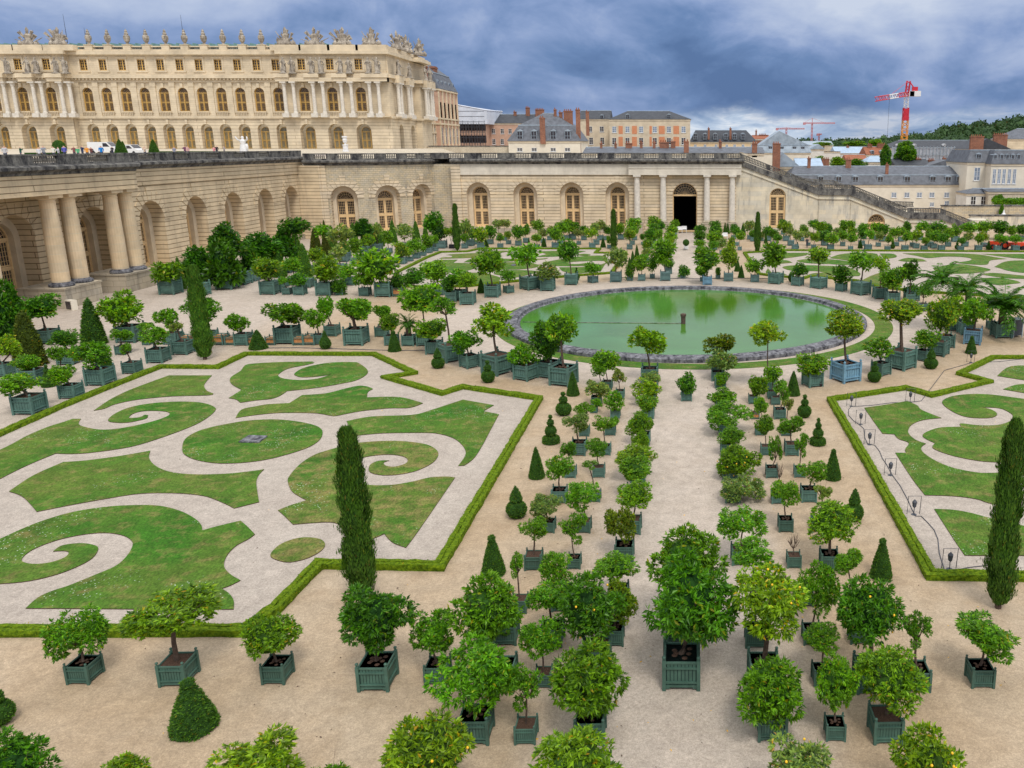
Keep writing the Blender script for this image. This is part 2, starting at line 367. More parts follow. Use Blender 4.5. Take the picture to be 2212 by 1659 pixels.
def hedge(key):
    s, label, flk = HEDGE[key]; pts = [G(*p[:2]).to_2d() for p in poly(s)]
    closed = key in ('far_left',)
    w, h = .25, .27
    n = len(pts); prof = [(-w, 0), (-w*1.04, h*.55), (-w*.95, h), (-w*.12, h*1.02), (0, h*.70), (w*.12, h*1.02), (w*.95, h), (w*1.04, h*.55), (w, 0)]
    rnd = random.Random(hash(key) % 99); mb = MB(); rows = []
    dense = []
    segs = n if closed else n-1
    for i in range(segs):
        a, b = pts[i], pts[(i+1) % n]; L_ = (b-a).length; k = max(1, int(L_/.35))
        for j in range(k): dense.append((a.lerp(b, j/k), i if j else -1-i))
    if not closed: dense.append((pts[-1], 9999))
    def nrm(i):
        a = pts[i]; b = pts[(i+1) % n]; d = (b-a).normalized(); return Vector((-d.y, d.x))
    for q, t in dense:
        if t >= 0 and t != 9999: m_ = nrm(t)
        elif t == 9999: m_ = nrm(n-2)
        else:
            i = -1-t
            if i == 0 and not closed: m_ = nrm(0)
            else:
                n1_, n2_ = nrm((i-1) % n), nrm(i); m_ = (n1_+n2_); m_ = m_.normalized()/max(.35, math.cos(n1_.angle(n2_)/2)) if m_.length > 1e-3 else n2_
        row = []
        for u, z in prof:
            jz = (rnd.random()-.5)*(.05 if z > .05 else 0); ju = (rnd.random()-.5)*.06
            row.append((q.x+m_.x*(u+ju), q.y+m_.y*(u+ju), z+jz))
        rows.append(row)
    k = len(prof)
    for r in rows: mb.v += r
    nr = len(rows)
    for i in range(nr if closed else nr-1):
        for j in range(k-1):
            a = i*k+j; b = ((i+1) % nr)*k+j; mb.f.append((a, a+1, b+1, b)); mb.m.append(0)
    # leaf flecks over the clipped surface
    for i in range(nr):
        q = rows[i]; q2 = rows[(i+1) % nr] if (closed or i < nr-1) else rows[i]
        if q[0][1] > 75: cnt = 5
        else: cnt = 26
        for _ in range(cnt):
            j = rnd.randrange(k-1); t = rnd.random(); s_ = rnd.random()
            a = Vector(q[j]).lerp(Vector(q[j+1]), t); b = Vector(q2[j]).lerp(Vector(q2[j+1]), t); c = a.lerp(b, s_)
            leaf(mb, c, Vector((rnd.gauss(0, 1), rnd.gauss(0, 1), rnd.random()+.3)), rnd.uniform(.05, .10) if cnt > 5 else .13, rnd, 1)
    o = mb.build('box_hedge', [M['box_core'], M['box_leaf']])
    tag(o, label, 'hedge', 'low box hedges bordering the lawns')
    return pts
def leaf(mb, c, d, L_, rnd, m=0, wid=.42):
    d = d.normalized(); s = d.cross(Vector((rnd.gauss(0, 1), rnd.gauss(0, 1), rnd.gauss(0, 1)))).normalized()*(L_*wid*.5)
    up = d.cross(s).normalized()*(L_*.10)
    n = len(mb.v); a = c; t = c+d*L_; mid = c+d*(L_*.45)
    mb.v += [tuple(a), tuple(mid+s+up), tuple(t), tuple(mid-s+up)]; mb.f.append((n, n+1, n+2, n+3)); mb.m.append(m)
hp = {k: hedge(k) for k in HEDGE}
# gravel beds inside the hedges
slab('path', hp['near_left'], .004, .012, 'parterre_gravel', 'pale gravel bed inside the left hedge')
slab('path', hp['near_right'], .004, .012, 'parterre_gravel', 'pale gravel bed inside the right hedge')
slab('path', hp['far_left'], .004, .016, 'parterre_gravel', 'pale gravel bed beyond the left of the pool')
slab('path', hp['far_right'], .004, .016, 'parterre_gravel', 'pale gravel bed beyond the right of the pool')
LAWNS = """203,888! 235,866 270,848 310,832 365,812! 458,812! 446,825 441,835 447,845 461,851! 450,855 375,857 300,864 250,874 225,884
157,906! 175,906! 170,916 180,922.5 212,929 250,928 300,919 337,909.5 360,901 367,895 360,890.5 337.5,888.5 307,889.5 287.5,895 279,902 282,904 295,903.5 306,901 312.5,897.5 320,898! 317,904.5 300,909.5 275,914 250,914 235,911 236,904.5 250,894 275,883 312,874.5 362,869.5 412,869 445,873 464,881 465,888 450,902 420,919.5 362,942 300,962 250,972 175,981 120,981! 75,999.5 37,1017 0,1036 -40,1058! -40,990! 0,973 25,961 62,941 105,923 137,913
675,782! 678,785 658,790 623,797 603,808.5 603,815 620,820 653,822 688,818.5 718,808.5! 703,812 678,815 653,816 638,812 637,807 653,797 678,790 708,785 740,783 770,783.5! 776,786 790,796 795,805 785,815 765,824 738,829.5 690,838 620,846! 603,857 583,863 553,866 519,871! 510,864 494,861! 507,853 522,843! 505,834 497,825 500,815 520,802 530,790 553,786 610,783
509,904! 522,886 553,879 578,874.5 625,872! 653,854.5! 703,851 740,842 773,834.5 793,836 806,841! 795,848 793,859.5! 863,859 914,872! 885,882 840,883 778,889.5 728,899 715,899 693,895 665,893 603,893 553,897.5
749,911! 803,901 890,897.5 928,888 965,876 1000,864.5! 1067,876.5! 1044,889.5! 1078,896! 1060,929.5 1040,967 1023,992 1003,1007! 990,1007.5! 1003,989.5 1006,977 998,962 978,947 940,937 890,936 828,937 778,941 760,943 757,929.5
394,972 400,950 430,932 480,919 540,909.5 600,907.5 650,913 685,922 697,934 690,952 665,968 620,983 570,995 520,1001 470,1002 425,995 400,984
325,975! 322,989.5 332,1004.5 355,1017 387,1024 437,1026.5 500,1024 553,1018 570.5,1015! 558,1029.5 554,1047 560,1086! 506,1099.5! 475,1084.5 437,1072 375,1066.5 300,1068 225,1079.5 150,1093 80,1107! 65,1089.5 47,1073 20,1063! 37,1051 75,1027 137,999.5! 187,996 262,986
-40,1183! 0,1166 75,1133 150,1109.5 225,1097 287,1093 342,1094 387,1104.5 420,1121 435,1136 437,1147.5! 475,1137 520,1126.5! 535,1139.5 551,1156! 537,1166 512,1179.5 494,1197 485,1214.5 486,1229.5 500,1244 520,1255.5! 497,1267 479,1273! 495,1284 505,1299 505,1318! 350,1318 175,1316.5 56,1316! 82,1293 112,1279 150,1266.5 205,1244 250,1224.5 275,1202 287,1179.5 282,1167 262,1157 225,1152.5 175,1157 120,1169.5 70,1189.5 47,1209.5 57,1218 82,1220 112,1216 140,1206 149,1196 142,1192 125,1192 115,1193! 132,1181 160,1176 187,1176 210,1182 211,1192 200,1207 175,1222 125,1242 62,1257 0,1263 -40,1266!
712,973 678,984.5 648,1004.5 625.5,1029.5 622,1042 630.5,1062 648,1074.5 663,1082! 628,1093 600.5,1104! 613,1114.5 633,1134.5! 713,1129.5 740,1140 770,1160 800,1166 830.5,1154.5! 840.5,1167 853,1176 877,1184.5! 903,1149.5 983,1033! 965.5,1031 928,1033 890.5,1042 840.5,1049.5 785.5,1048 752,1036 746,1020 754,1008 765.5,1002 778,992 803,986 840.5,983 870.5,987 881,994.5 875.5,1003 853,1009.5 835.5,1008 829,1003 830.5,999.5 840.5,996! 818,997 803,1003 797,1011 799,1021 815.5,1026.5 840.5,1028 873,1024.5 903,1017 933,1002 946,987 944,974.5 923,962 878,955 828,954 778,957.5 743,964.5
584,1201 603,1179.5 635.5,1166 665.5,1162.5 693,1167 702.5,1178 693,1192 665.5,1207 628,1216 600.5,1212
1867,882! 1909,876 1960,867.5! 1981.5,877 1991.5,887 2034,904! 1996.5,908 1971.5,917 1962,929.5 1964,939.5 1979,952 2000,959.5! 1990,968 1995,979.5 2021.5,997 2059,1012 2109,1022 2141.5,1023 2185,1021! 2200,1098! 2141.5,1089.5 2109,1079.5 2059,1073 1998,1071! 1971.5,1037 1934,979.5! 1958,979.5! 1955,972 1963,958 1941.5,949.5 1931.5,939! 1906.5,938! 1884,907
2035,871 2049,859.5 2084,853 2134,853 2184,859 2250,868! 2262,1002! 2222,1003 2146.5,999.5 2109,996 2059,986 2021.5,973 2014,966 2020,959! 1996.5,947 1994,939.5 2009,931 2034,924.5 2076.5,923! 2075,916 2109,919.5 2148,920 2174,914.5 2188.5,904.5 2184,894.5 2159,883 2121.5,881! 2141.5,886 2153.5,894.5 2146.5,902 2121.5,904.5 2084,901 2054,888
2018,1101! 2059,1103 2096.5,1109.5 2134,1119.5 2230,1142! 2240,1202! 2084,1201.5! 2059,1164.5
2166.5,842! 2185,835 2205,831 2250,831! 2250,857! 2212,850
2154,813! 2184,792 2250,792! 2250,824! 2212,822
964,551! 978,549.5 1009,548 1034,546.5 1077,542 1103,542! 1099,544 1084,546.5 1070,552 1030,557 972,559 948.5,559! 956.5,556.5 975,556! 976.6,553
1001.6,567! 1017,559.6 1040,558.4 1109,559.6 1150,560 1184,557.8! 1171.6,561 1109,565 1071.6,567 1029,567.8
940,562! 989,561.5! 979,568.4! 1009,569 1029,573 1031,577 1018,583 990,588 950,590 905,590! 915,575
1033,576 1050,570 1080,567.5 1110,567 1145,568.5 1163,573 1158,578 1130,582 1100,583 1060,582
1000,590! 1040,590 1075,598 1080,605 1065,612 1030,616 1005,611!
1067,593! 1078,586 1109,584 1149,585 1165,588! 1130,597 1110,600 1090,597
1208,578! 1265,577 1290,574 1309,568! 1298,586! 1265,590 1235,591 1215,586
1198,562.8 1248,555 1304,553 1313,564.6! 1285.5,564 1240,566 1228,569 1245,571 1270,568.5 1283,570.5 1292,572 1260.5,575 1198,575 1172,569
1150,544! 1198,542.6 1245,542 1265.5,543.5! 1245.5,547.8 1235.5,552.5 1198,555 1160,555 1180,549
1248,551 1255,549 1268,549 1276,551 1268,553 1255,553
1660,547! 1745,546.5! 1740,552 1700,558 1665,561!
1650,565 1675,562 1700,563 1712,568! 1690,570 1668,573 1658,577!
1659,580! 1655,590 1680,588 1700,594! 1672,596!
1791,558! 1814,550 1844,547 1880,547 1894,549! 1896,553 1880,558 1845,564 1815,561
1721,564 1740,560.5 1775,560 1810,562 1862,569! 1840,573 1790,571 1745,569
1691,577 1720,573.5 1780,574.5 1830,578 1857,590 1856,597! 1800,596 1770,587 1720,586 1700,583
1750,593 1770,589.5 1790,591 1800,597! 1780,600 1760,599
1862,606! 1885,595 1912,589 1908,612 1902,618!
1940,563! 1960,557.5 1990,560 2002,565! 1960,566
1900,548! 1930,549 1936,556 1910,560!
1950,548! 2000,547 2100,549 2150,556 2175,560! 2140,563 2132,572 2100,572 2062,568! 2092,564 2098,559 2075,555.5 2040,555 2005,558 1980,553!
2120,549! 2250,549! 2250,561! 2200,559 2150,553
2148,577! 2170,566 2200,563 2250,563! 2250,590! 2212,590 2180,586 2160,580
2015,580! 2060,571 2100,574 2135,581 2137,585 2110,590 2070,592 2030,590
2122,594! 2145,590 2212,596 2250,598! 2250,603! 2180,602
2127,602 2160,601 2195,607 2205,612! 2160,617! 2130,612"""
for i, s in enumerate(LAWNS.strip().split('\n')):
    pl = poly(s); near = pl[0][1] > 700
    o = slab('lawn', [G(*p).to_2d() for p in smooth(pl, 4)], .0, .05 if near else .05, 'lawn_grass', None, 'structure', 'soil')
    o.color = (.15, 1, 1, 1) if i in (9,) else ((.45, 1, 1, 1) if i in (8, 15, 31, 32) else (1, 1, 1, 1))
a = [G(*p).to_2d() for p in ((516, 958), (538, 944), (578, 945), (560, 958.5))]
o = slab('stone_slab', a, .05, .13, 'rim_stone', kind='thing'); tag(o, 'grey square stone slab set in the middle of the oval lawn', 'slab')
a = [G(*p).to_2d() for p in ((1103, 574), (1110, 571.5), (1118, 572.5), (1110, 576))]
o = slab('stone_slab', a, .05, .12, 'rim_stone', kind='thing'); tag(o, 'small grey slab on the oval lawn beyond the pool', 'slab')
# pool
PC = (0.15, 82.6)
def ringmesh(r0, r1, z0, z1, n=120, c=PC, jit=0):
    mb = MB(); rr = random.Random(3)
    P_ = lambda r, a, z: (c[0]+r*math.cos(a), c[1]+r*math.sin(a), z)
    for i in range(n):
        a, b = 2*math.pi*i/n, 2*math.pi*(i+1)/n
        mb.face([P_(r0, a, z1), P_(r1, a, z1), P_(r1, b, z1), P_(r0, b, z1)])
        mb.face([P_(r1, a, z0), P_(r1, b, z0), P_(r1, b, z1), P_(r1, a, z1)])
        mb.face([P_(r0, b, z0), P_(r0, a, z0), P_(r0, a, z1), P_(r0, b, z1)])
    return mb
g = ringmesh(17.9, 19.6, 0, .03, c=(PC[0]+.75, PC[1]-.3)); struct('lawn', g.mesh('grass_ring', M['lawn_grass']), 'grass verge around the round pool')
pool = empty('round_pool', (PC[0], PC[1], 0), 0, 'large round stone rimmed pool of green water in the middle of the garden', 'pool')
mb = MB(); n = 132; c = (0, 0); prof = [(17.95, 0), (17.95, .30), (17.75, .40), (17.0, .46), (16.75, .40), (16.7, .15), (16.45, .02), (16.4, -1.2)]
rr = random.Random(5)
for i in range(n):
    a = 2*math.pi*i/n; j = rr.uniform(-.02, .02) if i % 3 else -.04
    for r, z in prof: mb.v.append(((r+j)*math.cos(a), (r+j)*math.sin(a), z+(rr.uniform(-.015, .015) if z > .1 else 0)))
k = len(prof)
for i in range(n):
    for j in range(k-1):
        a = i*k+j; b = ((i+1) % n)*k+j; mb.f.append((a, b, b+1, a+1)); mb.m.append(0)
mb.build('rim', M['rim_stone'], pool)
mb = MB(); mb.prism([(16.45*math.cos(2*math.pi*i/96), 16.45*math.sin(2*math.pi*i/96)) for i in range(96)], 0, .10, 0)
struct('water', mb.mesh('water', M['pond_water']), 'green algae clouded water of the round pool').location = (PC[0], PC[1], 0)
f = G(1476, 699, .1); mb = MB(); mb.lathe([(.22, 0), (.22, .75), (.28, .78), (.28, 1.0), (.16, 1.05)], n=12)
o = mb.build('fountain_nozzle', M['bark'], loc=(f.x, f.y, .05)); tag(o, 'short dark fountain pipe standing in the green pool', 'fountain pipe')
mb = MB(); e = G(1128, 696, .1); mb.tube([(f.x-.2, f.y, .115), (e.x, e.y, .115)], .045, 6)
tag(mb.build('water_pipe', M['black_crust']), 'thin dark pipe lying across the pool water to the nozzle', 'pipe')
# drain line between the tub rows beyond the pool
a = G(900, 599.5); 
mb = MB(); mb.tube([G(1330, 599.5, .03), G(1478, 602, .03), G(1620, 601, .03), G(1700, 603, .03)], .05, 5)
tag(mb.build('hose', M['steel_dark']), 'black hose lying across the central path beyond the pool', 'hose')
mb = MB(); mb.tube([G(553, 752, .03), G(640, 751, .03), G(853, 757, .03), G(960, 756, .03)], .035, 5)
tag(mb.build('hose', M['steel_dark']), 'dark hose on the sand behind the left hedge', 'hose')

# ================================================================ orangery
def flatM(axis, c, sgn=1):
    if axis == 'Y': return lambda u, z, d: (u, c+d, z)
    return lambda u, z, d: (c-d, u, z)          # wall at X=c facing +X, u runs along Y
def arcpts(uc, a, s, b, n=14):
    P = [(uc-a, b), (uc-a, (b+s)/2), (uc-a, s)]
    for i in range(1, n): t = math.pi*(1-i/n); P.append((uc+a*math.cos(t), s+a*math.sin(t)))
    return P+[(uc+a, s), (uc+a, (b+s)/2), (uc+a, b)]
def wall(mb, Mp, u0, u1, z0, z1, ops, step=2.0, m=0, mr=1, flip=False, mp_=None):
    mp_ = mr if mp_ is None else mp_
    # ops: (uc, [(halfw, spring, bottom), ...], [depth, ...])
    fc = (lambda pts, mm: mb.face(list(reversed(pts)), mm)) if flip else (lambda pts, mm: mb.face(pts, mm))
    ops = sorted(ops, key=lambda o: o[0]); cur = u0
    def strip(a, b, za, zb):
        k = max(1, int(math.ceil((b-a)/step)))
        for i in range(k):
            p, q = a+(b-a)*i/k, a+(b-a)*(i+1)/k
            fc([Mp(p, za, 0), Mp(q, za, 0), Mp(q, zb, 0), Mp(p, zb, 0)], m)
    for uc, lv, dp in ops:
        a, s, b = lv[0]; strip(cur, uc-a, z0, z1); cur = uc+a
        if b > z0: strip(uc-a, uc+a, z0, b)
        P = arcpts(uc, a, s, b)
        for i in range(2, len(P)-3):
            fc([Mp(P[i][0], P[i][1], 0), Mp(P[i+1][0], P[i+1][1], 0), Mp(P[i+1][0], z1, 0), Mp(P[i][0], z1, 0)], m)
        d0 = 0
        for li, d1 in enumerate(dp):
            mq = mr if li == 0 else mp_
            a, s, b = lv[li]; P = arcpts(uc, a, s, b)
            for i in range(len(P)-1):
                fc([Mp(*P[i], d0), Mp(*P[i], d1), Mp(*P[i+1], d1), Mp(*P[i+1], d0)], mq)
            fc([Mp(*P[0], d0), Mp(*P[-1], d0), Mp(*P[-1], d1), Mp(*P[0], d1)], mr)
            if li+1 < len(lv):
                Q = arcpts(uc, *lv[li+1])
                for i in range(len(P)-1):
                    fc([Mp(*P[i], d1), Mp(*Q[i], d1), Mp(*Q[i+1], d1), Mp(*P[i+1], d1)], mp_)
                fc([Mp(*P[-1], d1), Mp(*Q[-1], d1), Mp(*Q[0], d1), Mp(*P[0], d1)], mr)
            d0 = d1
    strip(cur, u1, z0, z1)
def voussoirs(mb, Mp, uc, a, s, zt, n=9, m=0, d=-.09):
    # wedge stones standing proud around the arch
    for i in range(n):
        t0 = math.pi*(i+.06)/n; t1 = math.pi*(i+.94)/n; r0 = a+.02; L_ = 1.5 if i % 2 else 1.15
        if i == n//2: L_ = 1.9
        q = [(uc+r*math.cos(t), min(zt, s+r*math.sin(t))) for r, t in ((r0, t0), (r0+L_, t0), (r0+L_, t1), (r0, t1))]
        f_ = [Mp(x, z, d) for x, z in q]; b_ = [Mp(x, z, .05) for x, z in q]
        mb.face(f_, m)
        for j in range(4): mb.face([f_[j], b_[j], b_[(j+1) % 4], f_[(j+1) % 4]], m)
# shared window unit: local x across, z up from the sill, y inward
def fanwindow(a, h, cols=4, rows=(5, 5), door=False, spokes=9, k_=1.0):
    fr = MB(); t = .10
    def bar(x0, z0, x1, z1, w, d=.10):
        w = w*k_*(.72 if w < .06 else 1)
        dx, dz = x1-x0, z1-z0; L_ = math.hypot(dx, dz); nx, nz = -dz/L_*w/2, dx/L_*w/2
        q = [(x0+nx, z0+nz), (x0-nx, z0-nz), (x1-nx, z1-nz), (x1+nx, z1+nz)]
        f_ = [(p[0], -d, p[1]) for p in q]; b_ = [(p[0], .02, p[1]) for p in q]
        fr.face(f_)
        for j in range(4): fr.face([f_[j], b_[j], b_[(j+1) % 4], f_[(j+1) % 4]])
    bar(-a+.06, 0, -a+.06, h, .24, .16); bar(a-.06, 0, a-.06, h, .24, .16); bar(-a, h, a, h, .34, .18); bar(-a, .16, a, .16, .34, .14)
    for i in range(14):
        t0, t1 = math.pi*i/14, math.pi*(i+1)/14; r = a-.07
        bar(r*math.cos(t0), h+r*math.sin(t0), r*math.cos(t1), h+r*math.sin(t1), .17, .15)
    for i in range(1, spokes):
        t0 = math.pi*i/spokes; bar(.32*math.cos(t0), h+.32*math.sin(t0), (a-.1)*math.cos(t0), h+(a-.1)*math.sin(t0), .055, .06)
    for rr in (.34, a*.62, a*.82):
        for i in range(12):
            t0, t1 = math.pi*i/12, math.pi*(i+1)/12
            bar(rr*math.cos(t0), h+rr*math.sin(t0), rr*math.cos(t1), h+rr*math.sin(t1), .055, .06)
    if not door:
        bar(0, 0, 0, h, .20, .15); hm = h*.5
        bar(-a, hm, a, hm, .30, .13)
        for s_ in (-1, 1):
            for za, zb, nr in ((.4, hm-.2, rows[0]), (hm+.25, h-.25, rows[1])):
                x0, x1 = s_*.17, s_*(a-.22)
                bar(x0, za-.06, x0, zb+.06, .14); bar(x1, za-.06, x1, zb+.06, .14); bar(x0, za, x1, za, .14); bar(x0, zb, x1, zb, .14)
                for i in range(1, cols): xx_ = x0+(x1-x0)*i/cols; bar(xx_, za, xx_, zb, .05, .06)
                for i in range(1, nr): z_ = za+(zb-za)*i/nr; bar(x0, z_, x1, z_, .05, .06)
    pn = MB(); P = arcpts(0, a-.02, h, 0.0, 14); pn.face([(x, 0.04, z) for x, z in (P if not door else [p for p in P if p[1] >= h-.01])])
    return fr, pn
def winmesh(a, h, frame='door_wood', pane='pane_dark', **k):
    fr, pn = fanwindow(a, h, **k)
    return fr.mesh('window', M[frame]), pn.mesh('pane', M[pane])
org = empty('orangery', (-30, 168, 0), 0, 'long stone orangery with tall arched windows, columns and balustrade enclosing the sunken garden', 'building')
def opart(name, mb, mats, smooth=False, parent=None):
    o = mb.build(name, mats, parent or org, smooth)
    if parent is None: o.location = (30, -168, 0)
    return o
def put_window(mes, p, rz, parent=org, ox=(30, -168, 0), name='window', sub='pane', label=None):
    o = place(name, mes[0], parent, loc=(p[0]+ox[0], p[1]+ox[1], p[2]+ox[2]), rz=rz)
    if mes[1]: place(sub, mes[1], o)
    if label: o['label'] = label
    return o
WA = M['warm_ashlar']; RE = M['wing_ashlar']
# --- long gallery on the left, facing +X
ML = flatM('X', -71.0)
yc = [64.9, 76.8, 88.7, 100.9, 112.0, 122.4, 132.7, 143.0, 152.6]
wl = []
mb = MB(); ops = [(y, [(2.65, 7.2, .9), (1.85, 7.1, 1.0)], [1.7, 2.5]) for y in yc]
wall(mb, ML, 55, 158.6, 0, 13.6, ops, m=0, mr=1, mp_=3)
for y in yc: voussoirs(mb, lambda u, z, d: ML(u, z, d), y, 2.65, 7.2, 11.8, 11, 0)
mb.box(-71, -70.72, 55, 158.6, 0, .95, 2); 
mb.box(-71.3, -67.2, 156.0, 159.5, 0, 13.4, 0)
opart('gallery_wall', mb, [WA, M['warm_ashlar'], M['plinth_stone'], M['reveal_stone']])
wmL = winmesh(1.85, 6.1)
for y in yc: put_window(wmL, (-73.5, y, 1.0), R(90))
def cornice(mb, path, zb, m=1, closed=False, prof=None):
    # profile swept along path (list of (x,y) with outward normals)
    prof = prof or [(0, 0), (.15, .05), (.2, .25), (.55, .45), (.75, .55), (.75, .85), (.25, 1.0), (-.3, 1.02)]
    k = len(prof); b = len(mb.v)
    for (x, y, nx, ny) in path:
        for o_, z in prof: mb.v.append((x+nx*o_, y+ny*o_, zb+z))
    for i in range(len(path)-1):
        for j in range(k-1):
            a = b+i*k+j; c = b+(i+1)*k+j; mb.f.append((a, c, c+1, a+1)); mb.m.append(m)
def balustrade(name, path, z, h=1.15, parent=None, solid=(2.2, 4.6), ofs=(30, -168, 0), pitch=.33):
    # path of (x,y,nx,ny,zoff): alternating solid dados and runs of balusters
    mb = MB(); bal = MB()
    P = [Vector((p[0], p[1], z+(p[4] if len(p) > 4 else 0))) for p in path]
    pos_ = 0; seg = 0
    for i in range(len(P)-1):
        a, b = P[i], P[i+1]; d = (b-a); L_ = d.length
        if L_ < .05: continue
        dn = Vector((d.x, d.y, 0)).normalized(); nn = Vector((dn.y, -dn.x, 0))
        def T(u, v, w, a=a, d=d, L_=L_, nn=nn): q = a+d*(u/L_)+nn*v; return (q.x, q.y, q.z+w)
        mb.box(0, L_, -.22, .22, -.02, .22, 0, T); mb.box(0, L_, -.24, .24, h-.2, h, 0, T)
        u = 0; tot = solid[0]+solid[1]; k = max(1, round(L_/tot)); cell = L_/k; sd = cell*solid[0]/tot
        for j in range(k):
            u0 = j*cell; mb.box(u0, u0+sd, -.20, .20, .2, h-.18, 0, T)
            x = u0+sd+pitch/2
            while x < u0+cell-.1:
                c = T(x, 0, 0); zz_ = .2; r = [(.08, 0), (.12, .03), (.08, .10), (.16, .30), (.08, .60), (.11, h-.42)]
                mb.lathe(r, c[0], c[1], c[2]+zz_, 5, 1); x += pitch
    o = mb.build(name, [M['black_crust'], M['baluster_stone']], parent)
    if parent is org: o.location = ofs
    return o
# gallery entablature, projecting over the columns up to Y=103
mb = MB()
path = [(-66.2, 55, 1, 0), (-66.2, 102.6, 1, 0), (-70.9, 102.61, 1, 0), (-70.9, 158, 1, 0)]
cornice(mb, path, 14.0, 0)
for (x, y0, y1) in ((-66.2, 55, 102.6), (-70.9, 102.6, 158.4)):
    mb.box(-71.2, x, y0, y1, 12.1, 14.0, 1); mb.box(-71.2, x+.12, y0-.02, y1+.02, 11.95, 12.1, 1)
opart('entablature', mb, [M['black_crust'], M['warm_ashlar']])
balustrade('balustrade', [(-66.6, 102.9, 1, 0), (-66.6, 55, 1, 0)], 14.98, 1.15, org, (4.2, 3.2))
balustrade('balustrade', [(-71.0, 158, 1, 0), (-71.0, 103, 1, 0)], 14.98, 1.1, org, (4.2, 3.2))
# paired columns
def column_mesh(r, h, mat='column_stone', base='rim_stone'):
    mb = MB()
    mb.lathe([(r*1.35, 0), (r*1.42, .15), (r*1.35, .32), (r*1.12, .40), (r*1.05, .5)], n=20, m=1)
    mb.lathe([(r, .5), (r*.99, h*.4), (r*.93, h*.7), (r*.84, h-1.0), (r*.84, h-.85), (r*.90, h-.82), (r*.90, h-.74), (r*.84, h-.72), (r*.84, h-.55), (r*1.1, h-.42), (r*1.14, h-.33)], n=20, m=0)
    mb.box(-r*1.2, r*1.2, -r*1.2, r*1.2, h-.35, h, 0)
    return mb.mesh('column', [M[mat], M[base]])
cm = column_mesh(.86, 9.75)
for y in (77.4, 80.2, 89.1, 92.0, 98.9, 101.6):
    o = place('column', cm, org, loc=(-67.3+30, y-168, 2.2))
for y0, y1 in ((76.0, 81.6), (87.6, 93.3), (97.6, 102.9)):
    mb = MB(); mb.box(-71, -66.0, y0, y1, 0, 2.0); mb.box(-71, -65.9, y0-.1, y1+.1, 2.0, 2.2)
    opart('pedestal', mb, M['plinth_stone'])
# --- corner tower: quarter round bulging into the garden
TR = 20.0; TCx, TCy = -68.5, 176.5
def MT(u, z, d):
    a = u/TR; r = TR-d; return (TCx+r*math.sin(a), TCy-r*math.cos(a), z)
mb = MB(); ta = [15, 37.5, 58.5]
wall(mb, MT, -.05*TR, R(79)*TR, 0, 13.4, [(R(a)*TR, [(2.35, 7.3, .9), (1.65, 7.0, 1.0)], [1.3, 2.4]) for a in ta], step=1.0, m=0, mr=1, mp_=2)
for a in ta: voussoirs(mb, MT, R(a)*TR, 2.35, 7.3, 11.8, 11, 1)
for a0, a1 in ((-2, 4.5), (4.5, 7.0), (69, 72), (75, 79)):
    k = max(1, int(a1-a0))
    for i in range(k):
        b0, b1 = R(a0+(a1-a0)*i/k)*TR, R(a0+(a1-a0)*(i+1)/k)*TR; dd = -.45 if (a0 in (-2, 69)) else -.2
        mb.box(b0, b1, dd, 0, 0, 13.4, 1, lambda u, v, w: MT(u, w, v))
opart('corner_tower', mb, [M['old_blocks'], M['wing_ashlar'], M['reveal_stone']])
wmT = winmesh(1.65, 6.0)
for a in ta:
    p = MT(R(a)*TR, 1.0, 2.4); put_window(wmT, p, R(a))
mb = MB(); pth = []
for a in range(-4, 82, 3): pth.append((TCx+TR*math.sin(R(a)), TCy-TR*math.cos(R(a)), math.sin(R(a)), -math.cos(R(a))))
cornice(mb, pth, 13.4, 0); opart('entablature', mb, [M['black_crust']])
balustrade('balustrade', [(p[0], p[1], 0, 0) for p in pth[::4]+[pth[-1]]], 14.42, 1.15, org, (2.6, 2.8))
# --- east wing, facing the camera
MW = flatM('Y', 168.0)
wx = [-40.9, -31.6, -22.4, -13.3]
mb = MB()
mb.box(-52, -45.6, 168.9, 169.4, 0, 13.4, 2)
wall(mb, MW, -45.6, 10.3, 0, 13.4, [(x, [(2.35, 7.5, .95), (1.5, 7.5, 1.0)], [1.2, 2.2]) for x in wx]+[(0.15, [(2.45, 7.3, 0)], [1.4])], m=0, mr=4, mp_=4)
for x in wx: voussoirs(mb, MW, x, 2.35, 7.5, 11.3, 11, 0)
voussoirs(mb, lambda u, z, d: (u, 168+d, z), .15, 2.45, 7.3, 11.3, 11, 0, -.08)
mb.box(-45.6, -9.9, 167.82, 168, 0, .95, 3)
mb.box(-46.0, -44.2, 167.5, 168.1, 0, 13.4, 0)
opart('wing_wall', mb, [M['wing_ashlar'], M['wing_ashlar'], M['old_blocks'], M['plinth_stone'], M['reveal_stone']])
wmW = winmesh(1.5, 6.5)
for x in wx: put_window(wmW, (x, 170.2, 1.0), 0)
# doorway: open dark hall behind, fanlight above
fr, pn = fanwindow(2.45, 7.3, door=True, spokes=11)
fm = fr.mesh('door_frame', M['door_wood']); pm = pn.mesh('pane', M['pane_dark'])
put_window((fm, pm), (.15, 169.2, 0), 0, name='doorway')
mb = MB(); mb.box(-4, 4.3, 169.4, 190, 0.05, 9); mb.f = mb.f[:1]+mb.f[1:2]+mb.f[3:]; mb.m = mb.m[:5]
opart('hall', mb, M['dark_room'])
mb = MB(); mb.box(-45.9, 10.5, 167.7, 168.2, 11.35, 13.4, 0)
mb.box(-10.9, 11.2, 166.55, 167.7, 11.35, 13.4, 1); mb.box(-11.0, 11.3, 166.45, 166.6, 12.6, 12.75, 1)
cornice(mb, [(-46, 167.7, 0, -1), (-10.9, 167.7, 0, -1), (-10.91, 166.55, 0, -1), (11.2, 166.55, 0, -1), (11.21, 168, 1, 0)], 13.4, 2)
opart('entablature', mb, [M['pale_frieze'], M['pale_frieze'], M['black_crust']])
